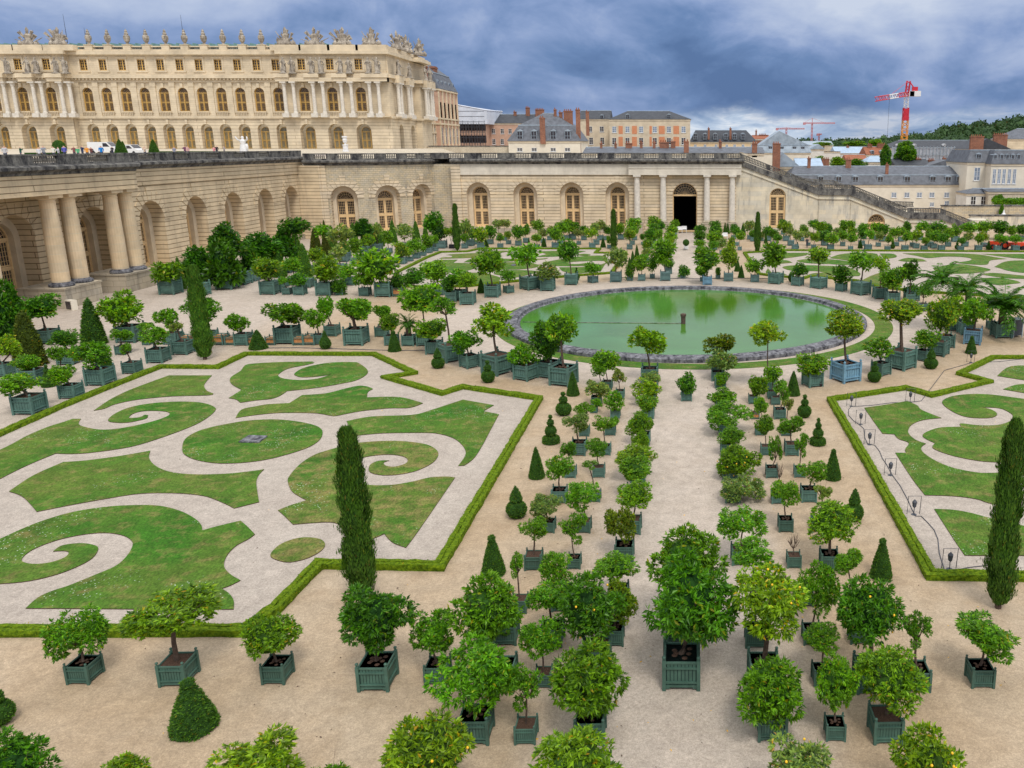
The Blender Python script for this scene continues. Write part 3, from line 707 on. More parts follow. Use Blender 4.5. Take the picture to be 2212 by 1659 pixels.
balustrade('balustrade', [(-50, 168.6, 0, 0), (-10.5, 168.0, 0, 0)], 14.42, 1.15, org, (3.4, 3.2))
balustrade('balustrade', [(-10.5, 167.0, 0, 0), (11.2, 167.0, 0, 0)], 14.42, 1.15, org, (2.8, 2.8))
cw = column_mesh(.62, 9.35, 'pale_column', 'plinth_stone')
for x in (-9.3, -4.15, 4.5, 9.5):
    place('column', cw, org, loc=(x+30, 167.2-168, 2.0))
    mb = MB(); mb.box(x-1.05, x+1.05, 166.2, 168, 0, 1.8); mb.box(x-1.12, x+1.12, 166.12, 168, 1.8, 2.0); opart('pedestal', mb, M['plinth_stone'])
# --- great staircase descending to the right, built of raking walls
steps = [(10.3, 13.9), (26.6, 7.95), (33.0, 7.85), (44.6, 3.3), (51.2, 3.2), (57.2, .9)]
mb = MB()
def raked(x0, z0, x1, z1, ya, yb, m=0, zb=0, ops=()):
    mb.face([(x0, ya, zb), (x1, ya, zb), (x1, ya, z1), (x0, ya, z0)], m); mb.face([(x1, yb, zb), (x0, yb, zb), (x0, yb, z0), (x1, yb, z1)], m)
    mb.face([(x0, ya, z0), (x1, ya, z1), (x1, yb, z1), (x0, yb, z0)], m)
# front wall cut around the tall window and the low arched door
def zl(x):
    for i in range(5):
        if steps[i][0] <= x <= steps[i+1][0]:
            t = (x-steps[i][0])/(steps[i+1][0]-steps[i][0]); return steps[i][1]+t*(steps[i+1][1]-steps[i][1])
    return steps[-1][1]
def rwall(u0, u1, ops):
    cur = u0
    def st(a, b, lo=0):
        cuts = sorted({a, b, *[s_[0] for s_ in steps if a < s_[0] < b]})
        for p, q in zip(cuts, cuts[1:]): mb.face([(p, 168, lo), (q, 168, lo), (q, 168, zl(q)), (p, 168, zl(p))], 0)
    for uc, a, s, b, d in ops:
        st(cur, uc-a); P = arcpts(uc, a, s, b)
        for i in range(2, len(P)-3): mb.face([(P[i][0], 168, P[i][1]), (P[i+1][0], 168, P[i+1][1]), (P[i+1][0], 168, zl(P[i+1][0])), (P[i][0], 168, zl(P[i][0]))], 0)
        if b > 0: mb.face([(uc-a, 168, 0), (uc+a, 168, 0), (uc+a, 168, b), (uc-a, 168, b)], 0)
        for i in range(len(P)-1): mb.face([(*[P[i][0], 168], P[i][1]), (P[i][0], 168+d, P[i][1]), (P[i+1][0], 168+d, P[i+1][1]), (P[i+1][0], 168, P[i+1][1])], 0)
        cur = uc+a
    st(cur, u1)
rwall(10.3, 57.2, [(18.6, 1.62, 7.1, .9, .5), (38.5, 1.75, 1.9, .0, .6)])
for i in range(5):
    (x0, z0), (x1, z1) = steps[i], steps[i+1]
    mb.face([(x0, 168, z0), (x1, 168, z1), (x1, 169.2, z1), (x0, 169.2, z0)], 0)
    # the flights themselves
    nst = max(1, int((z0-z1)/.17))
    for k in range(nst):
        a = x0+(x1-x0)*k/nst; b = x0+(x1-x0)*(k+1)/nst; z = z0-.35-(z0-z1)*k/nst
        mb.box(a, b, 169.2, 187, z-1.0, z, 0)
mb.face([(57.2, 188, 0), (10.3, 188, 0)]+[(a_, 188, b_) for a_, b_ in steps], 0)
mb.box(57.2, 60.6, 166.8, 170, 0, 2.6, 0)
for xj in (26.7, 33.1, 44.0): mb.box(xj, xj+.12, 167.95, 168, 0, zl(xj)-.6, 1)
o = opart('staircase', mb, [M['stair_ashlar'], M['plinth_stone']])
cap = MB()
for i in range(5):
    (x0, z0), (x1, z1) = steps[i], steps[i+1]
    cap.box(0, x1-x0, -.45, .5, -.55, .55, 0, lambda u, v, w, x0=x0, x1=x1, z0=z0, z1=z1: (x0+u, 168.2+v, z0+(z1-z0)*u/(x1-x0)+w))
    cap.box(0, x1-x0, -.2, .2, -1.35, -1.2, 1, lambda u, v, w, x0=x0, x1=x1, z0=z0, z1=z1: (x0+u, 168+v, z0+(z1-z0)*u/(x1-x0)+w))
opart('string_course', cap, [M['black_crust'], M['stair_ashlar']])
balustrade('stair_balustrade', [(max(10.9, a_), 168.1, 0, 0, b_+.5) for a_, b_ in steps], 0, 1.1, org, (.9, 4.5))
balustrade('stair_balustrade', [(24, 187.5, 0, 0, 9.0), (33, 187.5, 0, 0, 8.4), (44.6, 187.5, 0, 0, 3.9), (51, 187.5, 0, 0, 3.7)], 0, 1.1, org, (.9, 4.5))
wmS = winmesh(1.55, 6.3); put_window(wmS, (18.6, 168.5, .9), 0)
fr, pn = fanwindow(1.7, 1.9, cols=3, rows=(2, 2), spokes=8)
put_window((fr.mesh('door', M['door_wood']), pn.mesh('pane', M['pane_dark'])), (38.5, 168.6, 0), 0, name='door')
# low walls right of the stairs
def swall(name, x0, x1, y0, y1, h, mat, label, capm='black_crust'):
    mb = MB(); mb.box(x0, x1, y0, y1, 0, h, 0); mb.box(x0-.1, x1+.1, y0-.1, y1+.1, h, h+.3, 1)
    o = mb.build(name, [M[mat], M[capm]]); return tag(o, label, 'wall')
swall('garden_wall', 60.7, 95, 178, 179, 2.4, 'stair_ashlar', 'low stained stone wall right of the great staircase')
swall('garden_wall', 60, 100, 196, 197, 3.2, 'stone_wall' if 'stone_wall' in M else 'old_blocks', 'rough stone terrace wall behind the white tent')
# --- terrace on top of the orangery, running back to the palace
mb = MB()
A = [(-71.2, 55), (-71.2, 158), (-66, 159.5), (-55, 164.5), (-50.5, 169), (10.2, 169), (10.2, 189), (14, 189), (14, 300), (-80, 300), (-260, 300), (-260, 55)]
def tz(x, y): return 15.0+max(0, min(1, (y-175)/45))*1.1 if x > -71 else 15.0+max(0, min(1, (y-150)/70))*1.1
n0 = len(mb.v)
xs = [-260, -160, -100, -71.2, -66, -55, -50.5, -30, 10.2, 14]; ys = [55, 100, 150, 169, 175, 200, 220, 300]
for i in range(len(xs)-1):
    for j in range(len(ys)-1):
        x0, x1, y0, y1 = xs[i], xs[i+1], ys[j], ys[j+1]
        if x1 > -71.1 and y1 <= 169: continue
        if x1 > 10.3 and y0 < 189: continue
        mb.face([(x, y, (15.25+max(0, min(1, (y-150)/70))*.85) if x < -71 or (x < -66 and y > 215) else 14.45) for x, y in ((x0, y0), (x1, y0), (x1, y1), (x0, y1))], 0)
mb.face([(14, 189, 0), (14, 300, 0), (14, 300, 16.1), (14, 189, 15.2)], 1); mb.face([(10.2, 169, 0), (10.2, 189, 0), (10.2, 189, 15.2), (10.2, 169, 14.4)], 1); mb.face([(10.2, 189, 0), (14, 189, 0), (14, 189, 15.2), (10.2, 189, 15.2)], 1)
mb.face([(-71.2, 158, 14.6), (-66, 158.5, 14.4), (-55, 163.5, 14.4), (-50.5, 169, 14.4), (-71.2, 169, 14.9)], 0)
struct('terrace', mb.mesh('terrace', [M['terrace_gravel'], M['plain_wall']]), 'upper terrace in front of the palace')
# ================================================================ palace
PY = 230.0
def pz(y, x=500, Y=PY): return AT(x, y, Y).z
def px_(x, y=215, Y=PY): return AT(x, y, Y).x
pal = empty('palace', (-120, PY, 16), 0, 'vast golden stone palace with three rows of windows and a statue lined roof balustrade', 'palace')
def ppart(name, mb, mats, smooth=False, parent=None):
    o = mb.build(name, mats, parent or pal, smooth)
    if parent is None: o.location = (120, -PY, -16)
    return o
zb, z1c, zs1, zent, zat, zcr, ztop = 15.9, pz(254), pz(241.5), pz(178), pz(162), pz(114), pz(99)
gtop = pz(267.5)
PXR = -77.5                                 # south end of the frontage
wins = [(px_(191+41.15*i), 0) for i in range(11)]
wR = [(px_(663.5), 1), (px_(724), 1), (px_(785), 1)]; wLf = [(px_(x), 1) for x in (-122, -61, 0, 60.5, 121)]
xR0 = px_(618); xL1 = px_(160)
def MP(off): return lambda u, z, d: (u, PY+off+d, z)
zoneL, zoneM, zoneR = (-260, xL1), (xL1, xR0), (xR0, PXR)
rows = []
for (a, b), ws, off, big in ((zoneL, wLf, -1.6, 1), (zoneM, wins, 0, 0), (zoneR, wR, -1.6, 1)):
    mb = MB(); Mp = MP(off); g = 1.35 if big else .95
    ow = 2.0 if big else 1.55
    wall(mb, Mp, a, b, zb-1, z1c, [(x, [(ow, gtop-ow, zb)], [1.8 if big else 1.3]) for x, _ in ws], 50, 0, 0)
    zsp = pz(190)-1.25
    wall(mb, Mp, a, b, z1c, zat, [(x, [(1.35, zsp, zs1)], [.7]) for x, _ in ws], 50, 1, 1)
    # attic with square windows
    cur = a
    for x, _ in ws:
        mb.face([Mp(cur, zat, .3), Mp(x-1.2, zat, .3), Mp(x-1.2, zcr, .3), Mp(cur, zcr, .3)], 1); cur = x+1.2
        for p, q in ((zat, pz(152)), (pz(128), zcr)): mb.face([Mp(x-1.2, p, .3), Mp(x+1.2, p, .3), Mp(x+1.2, q, .3), Mp(x-1.2, q, .3)], 1)
        w0, w1 = pz(152), pz(128)
        for q in ([(x-1.2, w0), (x+1.2, w0)], [(x+1.2, w0), (x+1.2, w1)], [(x+1.2, w1), (x-1.2, w1)], [(x-1.2, w1), (x-1.2, w0)]):
            mb.face([Mp(*q[0], .3), Mp(*q[1], .3), Mp(*q[1], .8), Mp(*q[0], .8)], 1)
        for s_ in (-1, 1): mb.box(x+s_*1.2-.22, x+s_*1.2+.22, PY+off+.18, PY+off+.3, w0-.4, w1+.5, 1)
        mb.box(x-1.6, x+1.6, PY+off+.12, PY+off+.3, w0-.5, w0-.1, 1); mb.box(x-1.5, x+1.5, PY+off+.12, PY+off+.3, w1+.2, w1+.6, 1)
        # panelling round the tall window, keystones, small balcony below
        for s_ in (-1, 1): mb.box(x+s_*1.65-.2, x+s_*1.65+.2, PY+off-.12, PY+off, zs1-.4, zsp, 1)
        mb.box(x-.35, x+.35, PY+off-.4, PY+off, zsp+1.3, zsp+2.4, 1); mb.box(x-.3, x+.3, PY+off-.35, PY+off, gtop-.1, gtop+1.1, 0)
        mb.box(x-1.6, x+1.6, PY+off-.45, PY+off-.25, zs1-.1, zs1+.1, 1)
        for k in range(7): mb.box(x-1.35+k*.42, x-1.2+k*.42, PY+off-.42, PY+off-.3, z1c+.35, zs1-.1, 1)
    mb.face([Mp(cur, zat, .3), Mp(b, zat, .3), Mp(b, zcr, .3), Mp(cur, zcr, .3)], 1)
    ppart('facade_wall', mb, [M['palace_rustic'], M['palace_stone']])
# pilasters between the windows of the long middle range
mb = MB()
for i in range(12):
    x = px_(191+41.15*(i-.5))
    for dx in (-.0,):
        mb.box(x-.62, x+.62, PY-.28, PY, zs1-.9, zent, 0); mb.box(x-.8, x+.8, PY-.42, PY, z1c, zs1-.9, 0); mb.box(x-.75, x+.75, PY-.4, PY, zent-1.1, zent, 0)
mb.box(xL1-.4, xL1-.02, PY-1.25, PY+.35, zb, zcr, 0); mb.box(xR0+.02, xR0+.4, PY-1.25, PY+.35, zb, zcr, 0)
ppart('pilasters', mb, [M['palace_stone']])
# end face towards the south, seen slanting
MS = lambda u, z, d: (PXR-d, u, z)
mb = MB(); ys_ = [PY-1.6, 262]
sw = [236, 246, 256]
wall(mb, MS, PY-1.6, 262, zb-1, z1c, [(y, [(1.7, gtop-1.7, zb)], [1.5]) for y in sw], 50, 0, 0)
wall(mb, MS, PY-1.6, 262, z1c, zat, [(y, [(1.35, zsp, zs1)], [.7]) for y in sw], 50, 1, 1)
mb.face([MS(PY-1.6, zat, .3), MS(262, zat, .3), MS(262, zcr, .3), MS(PY-1.6, zcr, .3)], 1)
mb.face([(-260, 262, zb), (-260, 262, zcr), (PXR, 262, zcr), (PXR, 262, zb)], 1)
mb.box(PXR, PXR+1.8, 249, 258.5, zb-1, zat, 1)
ppart('facade_wall', mb, [M['palace_rustic'], M['palace_stone']])
wg = winmesh(1.25, gtop-2.0-zb-.2, 'gold_frame', 'pane_pale', cols=3, rows=(4, 4), spokes=5, k_=.42)
wf = winmesh(1.35, zsp-zs1, 'gold_frame', 'pane_dark', cols=3, rows=(4, 5), spokes=6, k_=.42)
sq = MB(); hh = pz(128)-pz(152)
for q in ((-1.2, -1.05), (1.05, 1.2)): sq.box(q[0], q[1], -.1, 0, 0, hh)
for z_ in (0, hh-.2): sq.box(-1.2, 1.2, -.1, 0, z_, z_+.2)
sq.box(-.12, .12, -.12, 0, 0, hh)
for k in (1, 2, 3): sq.box(-1, 1, -.07, 0, hh*k/4-.04, hh*k/4+.04)
for k in (-.6, .6): sq.box(k-.04, k+.04, -.07, 0, 0, hh)
sp = MB(); sp.face([(-1.2, .03, 0), (1.2, .03, 0), (1.2, .03, hh), (-1.2, .03, hh)])
sm, spm = sq.mesh('window', M['gold_frame']), sp.mesh('pane', M['pane_dark'])
PO = (120, -PY, -16)
for (x, big) in wLf+wins+wR:
    off = -1.6 if big else 0
    if x < -215: continue
    put_window(wg, (x, PY+off+(1.75 if big else 1.25), zb+.2), 0, pal, PO)
    put_window(wf, (x, PY+off+.45, zs1), 0, pal, PO)
    put_window((sm, spm), (x, PY+off+.75, pz(152)), 0, pal, PO)
for y in sw:
    put_window(wf, (PXR-.65, y, zs1), R(90), pal, PO)
# cornices and balustrade
mb = MB(); fr_ = [(-260, PY-1.6), (xL1, PY-1.6), (xL1+.01, PY), (xR0-.01, PY), (xR0, PY-1.6), (PXR, PY-1.6)]
def band(y0, y1, out, m=0, ext=0):
    o2 = out
    mb.box(-260, xL1+o2, PY-1.6-o2, PY, y0, y1, m); mb.box(xL1+o2, xR0-o2, PY-o2, PY+.5, y0, y1, m)
    mb.box(xR0-o2, PXR+o2, PY-1.6-o2, PY, y0, y1, m); mb.box(PXR-.5, PXR+o2, PY, 262, y0, y1, m); mb.box(PXR, PXR+1.8+o2, 249-o2, 258.5+o2, y0, y1, m)
band(z1c-.25, z1c+.35, .45); band(zent, zat-.9, .35, 1 if 0 else 0); band(zat-.9, zat, 1.1); band(zcr-.5, zcr+.35, .7); band(zcr+.35, zcr+.7, .15)
k = -255
while k < PXR: mb.box(k, k+.35, PY-2.5 if (k < xL1 or k > xR0) else PY-.95, PY-1.6 if (k < xL1 or k > xR0) else PY, zat-1.25, zat-.9, 1); k += .95
ppart('cornice', mb, [M['palace_stone'], M['palace_stone']])
# free standing columns of the two projecting blocks
ch = zent-zs1+.5
cp = MB(); r = .46
cp.box(-.85, .85, -.85, .85, -1.0, 0); cp.lathe([(r*1.3, 0), (r*1.3, .25), (r, .45), (r, ch*.4), (r*.86, ch-1.3), (r*1.0, ch-1.2), (r*1.35, ch-.35), (r*1.2, ch-.3)], n=12); cp.box(-.8, .8, -.8, .8, ch-.35, ch)
cpm = cp.mesh('column', M['pale_column'])
def prj(x): return px_(x, 215, PY-3)
for x in (250/4+553, 330/4+553, 500/4+553, 583/4+553, 742/4+553, 827/4+553, 985/4+553, 1062/4+553, 11, 31, 74, 92, 134, 153):
    place('column', cpm, pal, loc=(prj(x)+120, PY-2.75-PY, zs1-.5-16))
mb = MB()
for a, b in ((px_(613), px_(640)), (px_(676), px_(703)), (px_(735), px_(762)), (px_(797), PXR+.3), (px_(5), px_(36)), (px_(68), px_(98)), (px_(129), xL1)):
    mb.box(a, b, PY-3.5, PY-1.6, z1c+.3, zs1-1.4, 0); mb.box(a, b, PY-3.6, PY-1.6, zent, zat-.1, 0); mb.box(a-.3, b+.3, PY-3.9, PY-1.6, zat-.9, zat+.1, 0)
mb.box(px_(612), PXR+.3, PY-3.5, PY-1.6, zent, zat-.9, 0)
ppart('portico', mb, [M['palace_stone'], M['palace_rustic']])
for y in (232, 234, 240.5, 242.5, 250.5, 252.3, 255.2, 257): 
    off = 3.0 if 249 < y < 259 else 1.2
    place('column', cpm, pal, loc=(PXR+off+120, y-PY, zs1-.5-16))
mb = MB()
for y0, y1, o_ in ((231, 235, 2.0), (239.5, 243.5, 2.0), (249.6, 258, 3.8)):
    mb.box(PXR, PXR+o_, y0, y1, z1c+.3, zs1-1.4); mb.box(PXR, PXR+o_, y0, y1, zent, zat)
ppart('portico', mb, [M['palace_stone']])
# roof balustrade: pedestals and balusters
mb = MB(); urn_x = [px_(191+41.5*i, 100) for i in range(10)]
tro = [px_(x, 100) for x in (-60, 5, 69, 134, 622, 684, 745, 806)]
ped = [(x, 1.0) for x in urn_x]+[(x, 4.0) for x in tro]; ped.sort()
mb.box(-260, PXR, PY+.1, PY+.6, ztop-.3, ztop, 0); mb.box(-260, PXR, PY+.1, PY+.6, zcr+.5, zcr+.9, 0)
for x, w in ped:
    yy = PY-1.6 if w > 2 else PY; mb.box(x-w, x+w, yy-.2, yy+1.6, zcr+.4, ztop+.1, 0)
    if w < 2:
        mb.box(x-w-.15, x+w+.15, yy-.3, yy+1.0, ztop+.1, ztop+.3, 0)
x = -230
while x < PXR:
    if not any(abs(x-p) < w+.2 for p, w in ped): mb.box(x-.17, x+.17, PY+.25, PY+.5, zcr+.9, ztop-.3, 1)
    x += .52
mb.box(PXR-.5, PXR, PY, 262, zcr+.4, ztop, 0)
ppart('roof_balustrade', mb, [M['palace_stone'], M['black_crust']])
mb = MB(); zr = ztop+.8
mb.face([(-260, PY+4, zcr+.5), (PXR-3, PY+4, zcr+.5), (-84-12, PY+14, zr+.5), (-260, PY+14, zr+.5)], 0)
mb.face([(PXR-3, PY+4, zcr+.5), (PXR-3, 258, zcr+.5), (-96, 246, zr+.5), (-96, PY+14, zr+.5)], 0); mb.face([(-260, PY+14, zr+.5), (-96, PY+14, zr+.5), (-96, 246, zr+.5), (-260, 246, zr+.5)], 0)
k = -200
while k < -92: mb.box(k, k+.12, PY+6, PY+14.1, zcr+1.2, zr+.62, 0); k += 2.2
ppart('roof', mb, [M['copper']])
# urns, statues, trophies ---------------------------------------------------
ub = MB(); ub.lathe([(.45, 0), (.5, .2), (.25, .4), (.6, .9), (.8, 1.6), (.75, 2.2), (.4, 2.5), (.55, 2.7), (.3, 3.1), (.35, 3.4), (.05, 3.9)], n=9)
um = ub.mesh('roof_urn', M['statue_stone'])
ORD = ['first', 'second', 'third', 'fourth', 'fifth', 'sixth', 'seventh', 'eighth', 'ninth', 'tenth', 'eleventh', 'twelfth', 'thirteenth', 'fourteenth', 'fifteenth', 'sixteenth', 'seventeenth', 'eighteenth', 'nineteenth', 'twentieth',
 'twenty-first', 'twenty-second', 'twenty-third', 'twenty-fourth', 'twenty-fifth', 'twenty-sixth', 'twenty-seventh', 'twenty-eighth', 'twenty-ninth', 'thirtieth', 'thirty-first', 'thirty-second', 'thirty-third', 'thirty-fourth', 'thirty-fifth', 'thirty-sixth', 'thirty-seventh', 'thirty-eighth', 'thirty-ninth', 'fortieth',
 'forty-first', 'forty-second', 'forty-third', 'forty-fourth', 'forty-fifth', 'forty-sixth', 'forty-seventh', 'forty-eighth', 'forty-ninth', 'fiftieth']
for i, x in enumerate(urn_x):
    o = place('roof_urn', um, loc=(x, PY+.4, ztop+.3)); tag(o, f'{ORD[i]} slim stone urn from the left on the palace roof balustrade', 'urn', 'urns on the palace roof')
def statue_mesh(seed, h=3.6):
    r_ = random.Random(seed); mb = MB(); n = 9
    prof = [(.75, 0), (.75, .25), (.55, .3), (.62, .6), (.5, 1.2), (.42, 1.7), (.40, 2.0), (.50, 2.5), (.52, 2.75), (.22, 2.95), (.17, 3.05), (.24, 3.2), (.25, 3.38), (.15, 3.55), (.03, 3.6)]
    b = len(mb.v); lean = r_.uniform(-.25, .25)
    for j, (rr_, z) in enumerate(prof):
        sx = r_.uniform(.85, 1.15)
        for i in range(n):
            a = 2*math.pi*i/n; q = rr_*(1+.18*math.sin(a*3+seed+j*.4)*(z < 2.2)); mb.v.append((q*math.cos(a)*sx+lean*math.sin(z*.8), q*.75*math.sin(a), z))
    for j in range(len(prof)-1):
        for i in range(n):
            i2 = (i+1) % n; mb.f.append((b+j*n+i, b+j*n+i2, b+(j+1)*n+i2, b+(j+1)*n+i)); mb.m.append(0)
    for s_ in (-1, 1):
        up = r_.random() < .4
        mb.tube([(s_*.45, 0, 2.65), (s_*.85, -.15, 2.1 if not up else 2.9), (s_*(.5 if not up else .95), -.45, 1.9 if not up else 3.5)], [.17, .14, .09], 6)
    mb.tube([(.3, .1, .3), (.5, .15, 1.4), (.45, .1, 2.0)], [.3, .25, .2], 6)
    mb.box(-.8, .8, -.7, .7, -.1, .1)
    return mb.mesh('statue', M['statue_stone'], True)
sms = [statue_mesh(s) for s in (1, 2, 3, 4)]
def trophy_mesh(seed):
    r_ = random.Random(seed); mb = MB()
    mb.lathe([(1.5, 0), (1.6, .5), (1.1, 1.2), (.9, 2.0), (1.15, 2.7), (.7, 3.1), (.3, 3.3), (.45, 3.8), (.5, 4.3), (.25, 4.8), (.05, 5.1)], n=9, sc_=(1, .6))
    for i in range(16):
        a = r_.uniform(-1.25, 1.25); L_ = r_.uniform(2.6, 4.4); x0 = r_.uniform(-1, 1)
        mb.tube([(x0, r_.uniform(-.4, .4), .4), (x0+math.sin(a)*L_*.6, 0, .4+math.cos(a)*L_*.6), (x0+math.sin(a)*L_, 0, .4+math.cos(a)*L_)], [.12, .16, .45 if i % 2 else .08], 5)
    for i in range(5):
        x0 = r_.uniform(-2.2, 2.2); mb.lathe([(.5, 0), (.75, .3), (.7, .7), (.3, 1.2), (.1, 1.4)], x0, r_.uniform(-.4, .4), 0, 7)
    mb.box(-2.8, 2.8, -.6, .6, -.1, .2)
    return mb.mesh('trophy_sculpture', M['statue_stone'])
tms = [trophy_mesh(s) for s in (5, 8, 9)]
i = 0
for x, yy, lab in [(tro[k], PY-.9, None) for k in range(2, 8)]:
    o = place('trophy_sculpture', tms[i % 3], loc=(x, yy, ztop+.1), sca=(.9, .9, .88))
    tag(o, ['first stone trophy of arms from the left on the palace roof', 'trophy of arms left of the row of roof urns', 'trophy of arms just right of the row of roof urns', 'second trophy of arms right of the roof urns', 'third trophy of arms right of the roof urns', 'large trophy of arms at the palace roof corner'][i], 'sculpture', 'trophies of arms on the palace roof'); i += 1
for k, y in enumerate((238, 246, 253.8)):
    o = place('trophy_sculpture', tms[k], loc=(PXR-.2+(1.2 if k == 2 else 0), y, ztop), sca=(.9, .9, .95), rz=R(70)); tag(o, ['front', 'middle', 'rearmost'][k]+' stone group on the slanting south end of the palace roof', 'sculpture', 'trophies of arms on the palace roof')
sx = [17, 60, 80, 122, 142, 612, 632, 674, 694, 735, 755, 797, 816]
for k, x in enumerate(sx):
    o = place('statue', sms[k % 4], loc=(px_(x, 150, PY-3), PY-3.2, zat+.15), sca=(1.05, 1.05, 1.12))
    tag(o, f'{ORD[k]} standing statue from the left on the palace first floor cornice', 'statue', 'statues on the palace cornice')
for k, (y, o_) in enumerate(((233, 1.4), (241.5, 1.4), (251.4, 3), (256, 3))):
    o = place('statue', sms[k], loc=(PXR+o_, y, zat+.1), sca=(1.25, 1.25, 1.12), rz=R(80)); tag(o, f'{ORD[k]} standing statue from the corner on the slanting south end of the palace', 'statue', 'statues on the palace cornice')
for x0, y0, x1, y1, lab in ((138, 31, 146, 75, 'thin dark mast rising behind the first roof urn of the palace'), (391, 32, 399, 84, 'thin dark mast rising above the middle roof urns of the palace'), (185, 60, 188, 84, 'short faint mast on the palace roof left of the urns')):
    a = AT(x1, y1+18, PY+5); b = AT(x0+3, y0, PY+5); mb = MB(); mb.tube([a, (a.x, a.y, b.z)], [.09, .03], 5); tag(mb.build('mast', M['steel_dark']), lab, 'mast')

# ================================================================ town buildings
def bld(name, label, x0, x1, ye, yb, Y, depth, wallm='cream_wall', roofm='slate', kind='hip', yr=None, wins=(), rx=None, mans=None, dorm=(), chim=(), ov=.35, cat='building', flat_win=None, panels=(), lights=(), zbase=None, grp='buildings of the town beyond the wall'):
    """x0,x1,ye,yb: facade box in photo px on the plane Y; roof to yr. mans=(y_break, inset px)"""
    a, b = AT(x0, ye, Y), AT(x1, ye, Y); X0, X1, ze = a.x, b.x, a.z
    zbs = AT(x0, yb, Y).z if zbase is None else zbase
    cx = (X0+X1)/2; root = empty(name, (cx, Y, zbs), 0, label, cat, grp)
    O = Vector((-cx, -Y, -zbs))
    def add(nm, mb, mats, par=None):
        o = mb.build(nm, mats, par or root)
        if par is None: o.location = O
        return o
    mb = MB(); mb.box(X0, X1, Y, Y+depth, zbs, ze, 0)
    mb.box(X0-.12, X1+.12, Y-.18, Y+depth+.1, ze-.55, ze-.05, 1)
    for pa in panels:
        p, q = AT(pa[0], pa[2], Y), AT(pa[1], pa[3], Y); mb.box(p.x, q.x, Y-.05, Y, q.z, p.z, 2)
    add('wall', mb, [M[wallm], M['beige_wall'] if wallm != 'brick' else M['cream_wall'], M['orange_brick']])
    sc0 = PPM(Y, 10)
    for wi in wins:
        ya, yb2, xs, wpx = wi[:4]
        for x in xs:
            p, q = AT(x-wpx/2, ya, Y), AT(x+wpx/2, yb2, Y); w = q.x-p.x; h = p.z-q.z
            wm = MB(); t = .09 if w < 1.6 else .12
            wm.box(0, t, -.06, .1, 0, h); wm.box(w-t, w, -.06, .1, 0, h); wm.box(0, w, -.06, .1, 0, t); wm.box(0, w, -.06, .1, h-t, h); wm.box(w/2-t/2, w/2+t/2, -.05, .1, 0, h)
            for k in (1, 2): wm.box(0, w, -.04, .1, h*k/3-.03, h*k/3+.03)
            wm.box(-.15, w+.15, -.14, .02, -.16, 0)
            o = add('window', wm, M['white_paint']); o.location = O+Vector((p.x, Y-.02, q.z))
            g_ = MB(); g_.face([(0, -.012, 0), (w, -.012, 0), (w, -.012, h), (0, -.012, h)]); g_.build('pane', M[wi[4] if len(wi) > 4 else 'pane_sky'], o)
    rf = MB(); Y2 = Y+depth; e = ov
    rxx = rx or (x0+(x1-x0)*.2, x1-(x1-x0)*.2)
    base = [(X0-e, Y-e, ze), (X1+e, Y-e, ze), (X1+e, Y2+e, ze), (X0-e, Y2+e, ze)]
    if mans:
        yb_, ins = mans; zm = AT(x0, yb_, Y).z; im = ins/sc0
        top = [(X0+im, Y+im, zm), (X1-im, Y+im, zm), (X1-im, Y2-im, zm), (X0+im, Y2-im, zm)]
        for i in range(4): rf.face([base[i], base[(i+1) % 4], top[(i+1) % 4], top[i]], 0)
        rf.box(X0+im-.15, X1-im+.15, Y+im-.15, Y+im+.1, zm-.15, zm+.12, 1)
        base = [(p[0], p[1], zm+.0) for p in top]
    if yr is not None and kind != 'flat':
        Yr = (Y+Y2)/2; ra, rb = AT(rxx[0], yr, Yr), AT(rxx[1], yr, Yr); zr_ = ra.z
        if kind == 'gable': ra = Vector((base[0][0], Yr, zr_)); rb = Vector((base[1][0], Yr, zr_))
        if kind == 'front':        # gable end towards the viewer
            apx = AT(rxx[0], yr, Y).x; zr_ = AT(rxx[0], yr, Y).z
            rf.face([base[0], base[1], (apx, base[0][1], zr_)], 0)
            rf.face([base[1], base[2], (apx, base[2][1], zr_), (apx, base[1][1], zr_)], 0); rf.face([base[3], base[0], (apx, base[0][1], zr_), (apx, base[3][1], zr_)], 0)
        else:
            A_, B_ = (ra.x, Yr, zr_), (rb.x, Yr, zr_)
            rf.face([base[0], base[1], B_, A_], 0); rf.face([base[2], base[3], A_, B_], 0); rf.face([base[1], base[2], B_], 0); rf.face([base[3], base[0], A_], 0)
            rf.tube([(A_[0], A_[1], A_[2]), (B_[0], B_[1], B_[2])], .12, 4, 1)
    else: rf.face(base, 0)
    ro = add('roof', rf, [M[roofm], M['zinc']])
    for (dx, dy0, dy1, dw) in dorm:
        p, q = AT(dx-dw/2, dy0, Y+.2), AT(dx+dw/2, dy1, Y+.2); w = q.x-p.x; h = p.z-q.z
        d_ = MB(); d_.box(0, w, 0, 3.0, 0, h, 0); d_.face([(-.12, -.1, h), (w+.12, -.1, h), (w/2, -.1, h+w*.28)], 0); d_.face([(-.12, -.1, h), (w/2, -.1, h+w*.28), (w/2, 3, h+w*.28), (-.12, 3, h)], 0); d_.face([(w+.12, -.1, h), (w+.12, 3, h), (w/2, 3, h+w*.28), (w/2, -.1, h+w*.28)], 0)
        for (u0, u1, v0, v1) in ((.12, w*.47, .15, h*.48), (w*.53, w-.12, .15, h*.48), (.12, w*.47, h*.52, h-.15), (w*.53, w-.12, h*.52, h-.15)): d_.face([(u0, -.02, v0), (u1, -.02, v0), (u1, -.02, v1), (u0, -.02, v1)], 1)
        o = add('dormer', d_, [M['zinc'] if dw > 5 else M['white_paint'], M['pane_dark']]); o.location = O+Vector((p.x, Y+.12, q.z))
